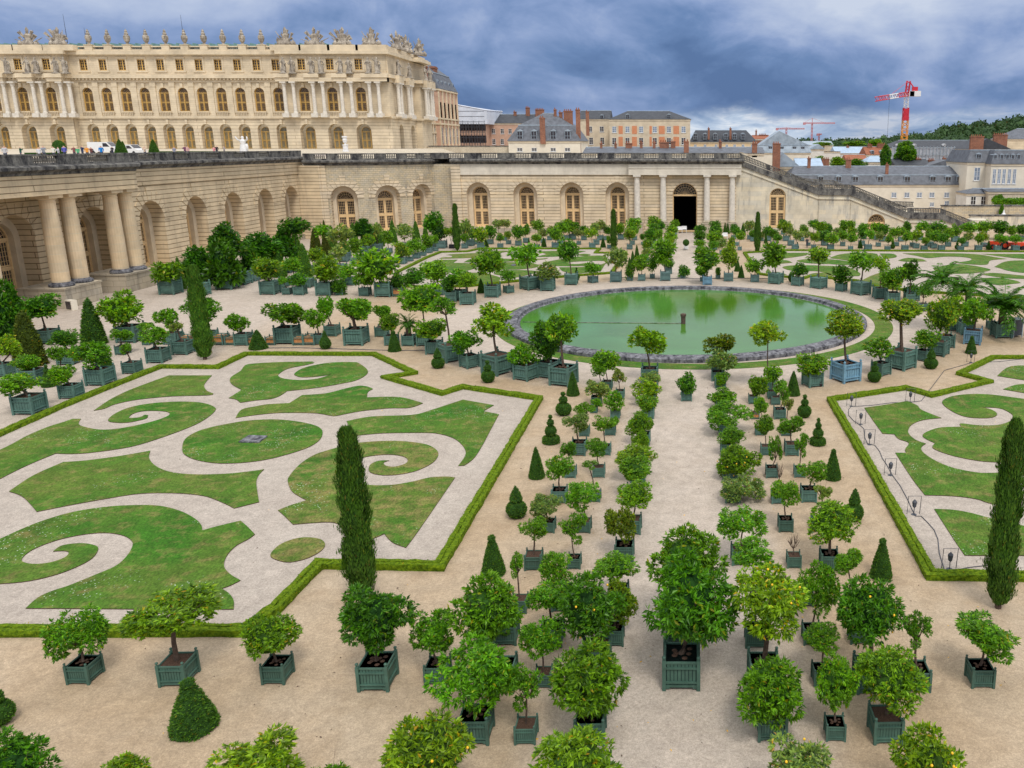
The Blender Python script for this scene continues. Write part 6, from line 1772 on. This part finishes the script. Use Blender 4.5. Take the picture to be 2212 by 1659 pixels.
# tall cypresses
def cypress_mesh(seed, nl, L_):
    rn = random.Random(seed); mb = MB()
    prof = lambda t: (.035+.085*min(1, t/.22)**.7)*(1-.52*max(0, (t-.30)/.70))*(1 if t < .93 else max(.15, 1-((t-.93)/.06)**2*.8))
    ph = rn.random()*6
    W_ = lambda t, a: prof(t)*(1+.18*math.sin(9*t+a*2+ph)+.14*math.sin(23*t+a*3)+.12*math.sin(47*t-a*2+ph))
    n = 12; rows = 24
    for j in range(rows+1):
        t = .03+j/rows*.95
        for i in range(n): a = 6.283*i/n; r = W_(t, a)*.78; mb.v.append((r*math.cos(a), r*math.sin(a), t))
    for j in range(rows):
        for i in range(n): i2 = (i+1) % n; mb.f.append((j*n+i, j*n+i2, (j+1)*n+i2, (j+1)*n+i)); mb.m.append(1)
    for _ in range(nl):
        t = rn.uniform(.03, .985); a = rn.random()*6.283; r = W_(t, a)*rn.uniform(.72, 1.05)
        if rn.random() < .06: r *= rn.uniform(1.1, 1.32)
        d = Vector((math.cos(a)*.42+rn.gauss(0, .2), math.sin(a)*.42+rn.gauss(0, .2), 1.0)); d.x *= .22; d.y *= .22; d.z *= .2
        n0 = len(mb.v); l_ = L_*rn.uniform(.6, 1.3); dd = Vector((math.cos(a)*.35+rn.gauss(0, .25), math.sin(a)*.35+rn.gauss(0, .25), 1)).normalized()
        c = Vector((r*math.cos(a), r*math.sin(a), t)); s_ = Vector((-math.sin(a)+rn.gauss(0, .4), math.cos(a)+rn.gauss(0, .4), 0)).normalized()*l_*.17
        mb.v += [tuple(c), tuple(c+dd*l_*.45+s_), tuple(c+dd*l_), tuple(c+dd*l_*.45-s_)]; mb.f.append((n0, n0+1, n0+2, n0+3)); mb.m.append(0)
    return mb.mesh('cypress', [M['yew'], M['yew_core']])
CY = [cypress_mesh(1, 17000, .026), cypress_mesh(2, 17000, .026), cypress_mesh(3, 7000, .035)]
for i, (x, top, base, w, m_, lab, lt) in enumerate(((778, 922, 1302, 70, 0, 'tall dark cypress rising in front of the left scroll garden', .9), (2162, 905, 1322, 68, 1, 'tall dark cypress at the lower right edge', .9), (438, 572, 779, 40, 2, 'tall green cypress behind the upper left hedge', 1.2),
      (987, 440, 543, 17, 2, 'slim far cypress left of the orangery wing windows', .9), (1326, 452, 541, 15, 2, 'slim far cypress before the fourth wing window', .9), (1636, 458, 546, 16, 2, 'slim far cypress right of the portico', .9))):
    b = G(x, base); r = w/2/PPM(b.y+.5, 3); tp = None
    Yc = b.y+r*.5; h = AT(x, top, Yc).z; X_ = b.x
    c_ = empty('cypress', (X_, Yc, 0), 0, lab, 'cypress', 'tall cypresses')
    place('crown', CY[0 if i == 2 else m_], c_, sca=(r/.125, r/.125, h), rz=i*1.7, color=(lt, lt, lt))
    mb = MB(); mb.lathe([(r*.22, 0), (r*.16, h*.08)], n=7); mb.build('trunk', M['bark'], c_)
# trees of the town
def wildtree(x, y0, y1, w, Y, style, label, tint=(.8, .9, .8), name='tree', grp='trees of the town', z0=0):
    t = AT(x, y0, Y); b = AT(x, y1, Y); r = w/2/PPM(Y, 8); hz = (t.z-b.z)/2
    o = empty(name, (t.x, Y, z0), 0, label, 'tree', grp)
    place('crown', crown(style, 1, int(x) % 3), o, loc=(0, 0, b.z+hz-z0), sca=(r, r, hz), rz=x, color=tint)
    mb = MB(); mb.lathe([(.35, 0), (.25, b.z+hz*.8-z0)], n=7); mb.build('trunk', M['bark'], o)
for a in ((1812, 338, 362, 42, 255, 'dense', 'round bright green tree behind the long slate roof'), (1850, 343, 364, 50, 258, 'dense', 'darker low tree right of the brick stacks'), (1770, 336, 350, 22, 300, 'dense', 'small bright tree beside the white house'),
          (1915, 312, 362, 28, 262, 'mound', 'dark bluish conifer left of the tower crane'), (1957, 304, 348, 48, 268, 'mound', 'broad green conifer under the tower crane'), (1780, 306, 316, 44, 500, 'dense', 'light green treetops before the wooded hill, left'), (1845, 304, 316, 50, 480, 'dense', 'light green treetops before the wooded hill, middle'), (1890, 300, 316, 36, 470, 'dense', 'light green treetops before the wooded hill, right'),
          (2158, 416, 442, 28, 208, 'clumpy', 'bushy green shrub on the bank at the right edge'), (2165, 440, 470, 12, 195, 'mound', 'narrow green bush left of the white tent')):
    wildtree(*a, tint=(1.2, 1.1, .6) if 'light' in a[6] or 'bright' in a[6] else ((.55, .7, .9) if 'bluish' in a[6] else (.8, .9, .8)))
mb = MB(); rn = random.Random(4); a, b = AT(2138, 440, 209), AT(2260, 440, 209)
for i in range(2600): p = Vector((rn.uniform(a.x, b.x), 205+rn.random()*3, rn.uniform(-.6, .9)+AT(2150, 437, 209).z)); leaf(mb, p, Vector((rn.gauss(0, 1), rn.gauss(0, 1), 1)), .6, rn)
o = mb.build('undergrowth', [M['leaf']]); o.color = (.9, 1, .7, 1); o['kind'] = 'stuff'; o['label'] = 'green ivy and weeds along the bank at the right edge'
# forest on the hill: nobody could count it
mb = MB(); rn = random.Random(21)
def hy(x):
    for (x0, y0), (x1, y1) in zip(HR, HR[1:]):
        if x0 <= x <= x1: return y0+(y1-y0)*(x-x0)/(x1-x0)
    return 300
for i in range(1500):
    x = rn.uniform(1600, 2290); t = rn.random()**.8; Y = 800*(.86+.14*t); zt = (AT(x, hy(x), 800).z-7)*t; X_ = AT(x, 300, Y).x; r = rn.uniform(4, 7.5)*(1.25 if x > 2040 else .8)
    c = Vector((X_, Y, zt+r*.45)); n0 = len(mb.v); k = 7
    mb.lathe([(r*.4, -r*.8), (r*.95, -r*.3), (r, r*.1), (r*.72, r*.55), (r*.3, r*.8)], c.x, c.y, c.z, k, 0)
    for q in range(n0, len(mb.v)): v = Vector(mb.v[q])-c; v *= rn.uniform(.8, 1.15); mb.v[q] = tuple(c+v)
    for _ in range(34):
        v = Vector((rn.gauss(0, 1), rn.gauss(0, 1)-.6, rn.gauss(.4, .8))).normalized(); leaf(mb, c+v*r*.9, v+Vector((rn.gauss(0, .6), rn.gauss(0, .6), .3)), r*rn.uniform(.2, .38), rn, 0, .8)
o = mb.build('forest', [M['forest_leaf']]); o['kind'] = 'stuff'; o['label'] = 'dark green forest covering the hill on the horizon'

# ================================================================ small things
# person figure: one continuous skinned body
def person_mesh(pose):
    V = [(0, 0, .95), (0, 0, 1.2), (0, 0, 1.42), (0, 0, 1.52), (0, -.02, 1.66), (.09, 0, .92), (.10, -.02, .5), (.10, 0, .08), (.11, -.12, .03), (-.09, 0, .92), (-.10, .03, .5), (-.10, .02, .08), (-.11, -.10, .03),
         (.18, 0, 1.42), (.24, .02, 1.14), (.22, -.12, .92), (-.18, 0, 1.42), (-.24, .02, 1.14), (-.22, -.12, .92)]
    if pose == 1: V[15] = (.10, -.28, 1.40); V[14] = (.24, -.12, 1.2); V[18] = (-.10, -.28, 1.40); V[17] = (-.24, -.12, 1.2)
    E_ = [(0, 1), (1, 2), (2, 3), (3, 4), (0, 5), (5, 6), (6, 7), (7, 8), (0, 9), (9, 10), (10, 11), (11, 12), (2, 13), (13, 14), (14, 15), (2, 16), (16, 17), (17, 18)]
    Rd = [.15, .14, .16, .06, .115, .10, .07, .045, .04, .10, .07, .045, .04, .075, .05, .035, .075, .05, .035]
    me = bpy.data.meshes.new('body'); me.from_pydata(V, E_, []); o = bpy.data.objects.new('tmp', me); COL.objects.link(o)
    sk = o.modifiers.new('s', 'SKIN'); 
    for i, r in enumerate(Rd): me.skin_vertices[0].data[i].radius = (r, r*.8 if i in (0, 1, 2) else r)
    me.skin_vertices[0].data[0].use_root = True
    o.modifiers.new('u', 'SUBSURF').levels = 1
    dg = bpy.context.evaluated_depsgraph_get(); m2 = bpy.data.meshes.new_from_object(o.evaluated_get(dg)); bpy.data.objects.remove(o)
    m2.name = 'person'; m2.materials.clear()
    for k in ('skin', 'cloth', 'denim', 'hair'): m2.materials.append(M[k])
    for p in m2.polygons:
        c = p.center; ax = abs(c.x)
        p.material_index = 3 if (c.z > 1.70 or (c.z > 1.6 and c.y > .02)) else (0 if c.z > 1.46 else (1 if c.z > .93 and not (ax > .2 and c.z < 1.05) else (0 if ax > .16 and c.z > .8 else 2))); p.use_smooth = True
    return m2
PM = [person_mesh(0), person_mesh(1)]
def person(x, y_head, Y, z0, col, label, pose=0, rz=0, sc_=1.0):
    p = AT(x, y_head, Y); o = place('person', PM[pose], loc=(p.x, Y, z0), rz=rz, color=col, sca=(sc_,)*3); tag(o, label, 'person', 'people on the terrace' if z0 > 5 else None); return o
PP = [(8, (.5, .5, .52), 'person in pale grey at the left edge of the terrace', 92), (42, (.03, .10, .07), 'person in dark green behind the balustrade, far left', 104), (82, (.65, .66, .7), 'person in white top leaning at the balustrade', 98), (92, (.30, .32, .36), 'person in grey shirt beside the one in white', 101), (113, (.72, .70, .62), 'person in cream shirt bending at the balustrade', 104), (124, (.55, .55, .6), 'person in pale top beside the cream shirt', 106), (137, (.12, .12, .45), 'person in violet blue top on the terrace', 108),
      (158, (.25, .10, .10), 'person in maroon top left of the green shirt', 110), (166, (.10, .40, .20), 'person in green shirt at the balustrade', 108), (176, (.05, .06, .12), 'person in dark clothes right of the green shirt', 110), (186, (.75, .32, .05), 'person in orange top at the balustrade', 109), (195, (.20, .08, .07), 'person in brown top right of the orange one', 112), (217, (.02, .22, .60), 'person in bright blue with a backpack on the terrace', 106),
      (311, (.65, .50, .38), 'person in beige leaning on the balustrade right of the white van', 116), (375, (.25, .27, .35), 'person in grey taking a picture at the balustrade', 124), (398, (.20, .08, .14), 'person in plum top of the pair mid terrace', 127), (404, (.60, .35, .35), 'person in pink of the pair mid terrace', 128), (461, (.70, .30, .32), 'person in pink top left of the black one', 138), (467, (.03, .03, .04), 'person in black right of the pink top', 139), (483, (.40, .35, .33), 'person standing alone left of the marble statue', 144), (241, (.03, .03, .05), 'person in dark clothes beside the white van', 150)]
for i, (x, c_, lab, Y) in enumerate(PP): person(x, 315, Y, 15.25+max(0, (Y-150)/70*.85), c_, lab, i % 2, rz=(i*2.4) % 6.28 if i % 2 else .4, sc_=1.02-.05*(i % 3))
pp = G(1743.5, 535); o = person(1743.5, 520, pp.y, 0, (.04, .05, .07), 'person in dark clothes standing in the back rows of trees'); o['group'] = ''; del o['group']
pb_ = MB(); pb_.box(-.16, .16, .1, .3, 1.05, 1.5); 
# vans on the terrace
def van(name, x, Y, z, rz, L_, label, cat='van'):
    p = AT(x, 312, Y); r = empty(name, (p.x, Y, z), rz, label, cat, 'white vehicles on the terrace'); h = 2.3 if L_ > 5 else 1.9
    mb = MB(); b = L_/2; w = .95
    prof = [(-b, .35), (-b, h-.1), (-b+.15, h), (b-1.9, h), (b-1.0, h*.62), (b-.15, h*.5), (b, .9), (b, .35)]
    n = len(prof); v0 = len(mb.v)
    for y in (-w, w): mb.v += [(q[0], y, q[1]) for q in prof]
    for i in range(n): j = (i+1) % n; mb.f.append((v0+i, v0+j, v0+n+j, v0+n+i)); mb.m.append(0)
    mb.f.append(tuple(v0+i for i in range(n))); mb.m.append(0); mb.f.append(tuple(v0+n+i for i in reversed(range(n)))); mb.m.append(0)
    mb.build('body', M['white_paint'], r)
    mb = MB(); mb.face([(b-1.86, -w*.9, h-.06), (b-1.02, -w*.9, h*.64), (b-1.02, w*.9, h*.64), (b-1.86, w*.9, h-.06)]); 
    for v in range(len(mb.v)): mb.v[v] = (mb.v[v][0]+.03, mb.v[v][1], mb.v[v][2]+.02)
    mb.build('windscreen', M['pane_dark'], r)
    for s_ in (-1, 1):
        mb = MB(); mb.face([(b-2.7, s_*(w+.01), h*.6), (b-1.35, s_*(w+.01), h*.6), (b-1.95, s_*(w+.01), h-.22), (b-2.7, s_*(w+.01), h-.22)]); mb.build('side_window', M['pane_dark'], r)
        for q in (-b+1.0, b-1.1):
            mb = MB(); n0 = 14; mb.prism([(q+.34*math.cos(6.283*i/n0), .34+.34*math.sin(6.283*i/n0)) for i in range(n0)], 0, .22)
            mb.v = [(v[0], s_*(w-.18)+s_*v[2], v[1]) for v in mb.v]; mb.build('wheel', M['rubber'], r)
van('white_van', 226, 172, 15.35, 0, 5.8, 'white delivery van parked on the terrace behind the people'); van('white_van', 283, 166, 15.25, -.25, 5.0, 'white van with raked windscreen beside the terrace yew cones')
for x, y0, y1, w, lab in ((125, 303, 322, 17, 'round green bush on the terrace at the left'), (256, 301, 330, 26, 'first green cone on the terrace before the white van'), (264, 305, 330, 18, 'second narrow cone right behind the first on the terrace'), (329, 301, 330, 25, 'green cone on the terrace right of the van')):
    Yq = 150; zq = 15.0; t = AT(x, y0, Yq); r = w/2/PPM(Yq, 15); o = place('clipped_yew', TPM['cone' if w > 17 or 'narrow' in lab else 'ball'], loc=(t.x, Yq, zq), sca=(2*r/TW['cone'],)*2+(t.z-zq,)); tag(o, lab, 'topiary', 'terrace topiary')
mb = MB(); a, b = AT(60, 324, 158), AT(125, 324, 158); mb.box(a.x, b.x, 157, 159, 15, 15.7); a, b = AT(350, 324, 165), AT(505, 324, 165); 
tag(mb.build('low_hedge', [M['yew_core']]), 'low clipped hedge on the terrace behind the people', 'hedge'); mb = MB(); mb.box(a.x, b.x, 164, 166, 15.2, 15.9)
tag(mb.build('low_hedge', [M['yew_core']]), 'long low hedge on the terrace before the palace windows', 'hedge')
# marble vase and statue on the terrace
def vase(x, y0, y1, Y, label):
    t, b = AT(x, y0, Y), AT(x, y1, Y); h = t.z-b.z; mb = MB(); s = h/5
    mb.lathe([(1.05, 0), (1.05, .3), (.8, .4), (.8, 2.0), (.95, 2.1), (.95, 2.3), (.3, 2.4), (.25, 2.7), (.6, 3.1), (.75, 3.8), (.6, 4.2), (.85, 4.6), (.9, 4.9), (.6, 5.0)], n=12)
    mb.v = [(v[0]*s, v[1]*s, v[2]*s) for v in mb.v]; o = mb.build('marble_vase', M['white_marble'], loc=(t.x, Y, b.z)); return tag(o, label, 'vase')
vase(744, 294, 328, 176, 'white marble vase on its pedestal before the palace')
t, b = AT(523, 293, 160), AT(523, 331, 160); s1 = statue_mesh(9); s1m = s1.copy(); s1m.materials[0] = M['white_marble']
o = place('marble_statue', s1m, loc=(t.x, 160, b.z), sca=((t.z-b.z)/3.7*1.3,)*2+((t.z-b.z)/3.7,)); tag(o, 'white marble statue group on the terrace edge', 'statue')
# tractor and trailer
p = G(2163, 539.5); tr = empty('tractor', (p.x, p.y+.8, 0), R(180), 'red tractor with big rear wheels parked in the back rows', 'tractor')
def wheel(mb, x, y, r, w, m=0, mi=1):
    n0 = 18; b = len(mb.v); q = MB(); q.prism([(r*math.cos(6.283*i/n0), r*math.sin(6.283*i/n0)) for i in range(n0)], -w/2, w/2)
    q.f.append(tuple(reversed(range(n0)))); q.m.append(0)
    mb.v += [(x+v[0], y+v[2], r+v[1]) for v in q.v]; mb.f += [tuple(b+i for i in f_) for f_ in q.f]; mb.m += [m]*len(q.f)
mb = MB(); mb.box(.2, 1.9, -.35, .35, .75, 1.35); mb.box(-.9, .3, -.45, .45, .65, 1.0); mb.box(-.9, -.7, -.4, .4, 1.0, 1.5); mb.box(-1.1, 0, -.85, -.5, 1.15, 1.25); mb.box(-1.1, 0, .5, .85, 1.15, 1.25)
mb.box(1.9, 1.95, -.33, .33, .75, 1.3, 1); mb.tube([(-.9, -.4, 1.2), (-.9, -.4, 2.1), (-.9, .4, 2.1), (-.9, .4, 1.2)], .05, 5); mb.tube([(.1, 0, 1.2), (-.15, 0, 1.55)], .03, 5, 1); mb.tube([(1.2, .2, 1.3), (1.2, .2, 1.9)], .04, 5, 1); mb.build('body', [M['tractor_red'], M['rubber']], tr)
for x, r in ((-.55, .72), (1.45, .45)):
    for s_ in (-1, 1):
        mb = MB(); wheel(mb, x, s_*.75, r, .35); w_ = mb.build('wheel', M['rubber'], tr); mb = MB(); wheel(mb, x, s_*.75, r*.5, .38); mb.v = [(v[0], v[1], v[2]+r*.5) for v in mb.v]; mb.build('rim', M['tractor_red'], w_)
mb = MB(); mb.box(1.95, 2.6, -.6, .6, .35, .75, 0); mb.build('front_bucket', M['steel_dark'], tr)
p = G(2203, 540); tl = empty('trailer', (p.x, p.y+.8, 0), 0, 'long orange red trailer behind the tractor at the right edge', 'trailer')
mb = MB(); mb.box(-2.0, 3.0, -.8, .8, .6, 1.2); mb.tube([(-2, 0, .7), (-3.0, 0, .7)], .06, 5); mb.build('body', M['tractor_red'], tl)
for s_ in (-1, 1): mb = MB(); wheel(mb, .5, s_*.85, .35, .2); mb.build('wheel', M['rubber'], tl)
# tent, floodlight, metal cage, furniture, cables, lanterns
q = [AT(x, y, 186) for x, y in ((2145, 471), (2178, 471))]; mb = MB(); w = (q[1].x-q[0].x)/2; cx = (q[0].x+q[1].x)/2; zt = AT(2168, 452, 186).z; zb_ = q[0].z
ring = [(w*.95, 0), (w*.45, (zt-zb_)*.25), (w*.16, (zt-zb_)*.6), (w*.02, zt-zb_)]
mb.lathe(ring, n=4); mb.v = [(v[0]*math.cos(.785)-v[1]*math.sin(.785), v[0]*math.sin(.785)+v[1]*math.cos(.785), v[2]) for v in mb.v]
tn = empty('tent', (cx+.6, 186, 0), 0, 'white peaked canvas tent top right of the great staircase', 'tent'); mb.build('canopy', M['white_paint'], tn, loc=(0, 0, zb_))
mb = MB()
for a in (-1, 1):
    for b in (-1, 1): mb.box(a*w*.62-.04, a*w*.62+.04, b*w*.62-.04, b*w*.62+.04, 0, zb_+.1)
mb.build('poles', M['white_paint'], tn)
p = G(156, 669); fl_ = empty('floodlight', (p.x, p.y, 0), R(-25), 'cream floodlight box on the ground beside the column pedestal', 'floodlight'); mb = MB(); mb.box(-.55, .55, -.3, .3, 0, 1.05); mb.build('housing', M['cream_wall'], fl_); mb = MB(); mb.box(-.42, .42, -.34, -.3, .12, .92); mb.build('lens', M['pane_dark'], fl_)
p = G(2197, 729); cg = empty('metal_cage', (p.x, p.y+.5, 0), R(10), 'grey metal mesh cabinet beside the big palm box', 'cabinet'); mb = MB(); s = .42; h = 1.75
mb.box(-s, s, -s, s, .15, h*.92); mb.build('panels', M['steel_dark'], cg); mb = MB()
for a in (-1, 1):
    for b in (-1, 1): mb.box(a*s-.04, a*s+.04, b*s-.04, b*s+.04, 0, h+.05)
mb.box(-s-.03, s+.03, -s-.03, s+.03, h*.92, h*.96); mb.build('frame', M['zinc'], cg)
for i, (x, y) in enumerate(((1460, 504), (1469, 505), (1478, 504), (1566, 518))):
    p = G(x, y); mb = MB(); mb.box(-.5, .5, -.4, .4, .68, .74)
    for a in (-1, 1):
        for b in (-1, 1): mb.box(a*.42-.04, a*.42+.04, b*.32-.04, b*.32+.04, 0, .68)
    mb.box(-.5, .5, .33, .4, .74, 1.3); o = mb.build('chair', M['white_paint'], loc=(p.x, p.y+(1.2 if i < 3 else 0), 0)); tag(o, ['left pale chair in the dark doorway', 'middle pale chair in the dark doorway', 'right pale chair in the dark doorway', 'white chair between the far trees right of the path'][i], 'chair', 'pale chairs')
def lantern(x, yb, label):
    p = G(x, yb); r = empty('ground_lantern', (p.x, p.y, 0), 0, label, 'lantern', 'lanterns in wire frames on the gravel')
    mb = MB(); mb.lathe([(.14, 0), (.14, .02), (.02, .03), (.02, .38)], n=8); mb.lathe([(.03, .36), (.09, .42), (.12, .66), (.02, .78)], n=6); mb.build('lamp', M['steel_dark'], r)
    mb = MB(); f_ = .30
    mb.tube([(-f_, .1, 0), (-f_, 0, .95), (f_, 0, .95), (f_, .1, 0)], .018, 4); mb.build('wire_frame', M['steel_dark'], r); return p
LT = [(2097, 783), (1966, 869), (1839, 878), (1859, 917), (1878, 961), (1923, 1027), (1974, 1112), (2051, 1230)]
LP_ = [lantern(x, y, f'black lantern in a wire frame, {ORD[i]} along the cable from the top right') for i, (x, y) in enumerate(LT)]
cab = [(2230, 773), (2160, 781), (2097, 784), (2040, 800), (1990, 866), (1966, 869), (1925, 870), (1880, 876), (1839, 878), (1833, 884), (1833, 897), (1845, 910), (1856, 917), (1866, 926), (1868, 945), (1874, 958), (1890, 962), (1900, 975), (1906, 990), (1915, 1003), (1928, 1027), (1945, 1050), (1961, 1080), (1970, 1100), (1978, 1115), (1990, 1115), (2005, 1130), (2018, 1145), (2026, 1165), (2029, 1195), (2035, 1215), (2040, 1231), (2060, 1233), (2090, 1226), (2135, 1221), (2180, 1222)]
P_ = [G(x, y, .03) for x, y in cab]; mb = MB(); mb.tube(P_, .022, 5); tag(mb.build('cable', M['steel_dark']), 'thin black cable linking the lanterns around the right garden', 'cable')
p = G(1758, 818); mb = MB(); mb.lathe([(.2, 0), (.26, .15), (.2, .35), (.05, .4)], 0, 0, 0, 8); tag(mb.build('black_sack', M['rubber'], loc=(G(1771, 834).x, G(1771, 834).y, 0)), 'black plastic sack on the ground beside a box right of the path', 'sack')
p = G(1295, 1370-8); q = G(1543, 1372); 
p = G(1542, 1363); mb = MB(); mb.box(-.03, .03, -.03, .03, 0, .35); p = G(889, 1319); tag(mb.build('marker_peg', M['bark'], loc=(p.x, p.y, 0)), 'short dark wooden peg standing in the front sand', 'peg')
mb = MB(); rn = random.Random(77)
for i in range(520):
    y = 18+rn.random()**1.4*45; x = rn.uniform(-22, 17)*y/30; a = rn.random()*6.28; leaf(mb, Vector((x, y, .012)), Vector((math.cos(a), math.sin(a), .12)), rn.uniform(.05, .11), rn, 0 if rn.random() < .3 else 1, .5)
o = mb.build('fallen_leaves', [M['fruit_yellow'], M['bark']]); o['kind'] = 'stuff'; o['label'] = 'fallen yellow and brown leaves scattered on the sand'
print('objects', len(bpy.data.objects), 'meshes', len(bpy.data.meshes))
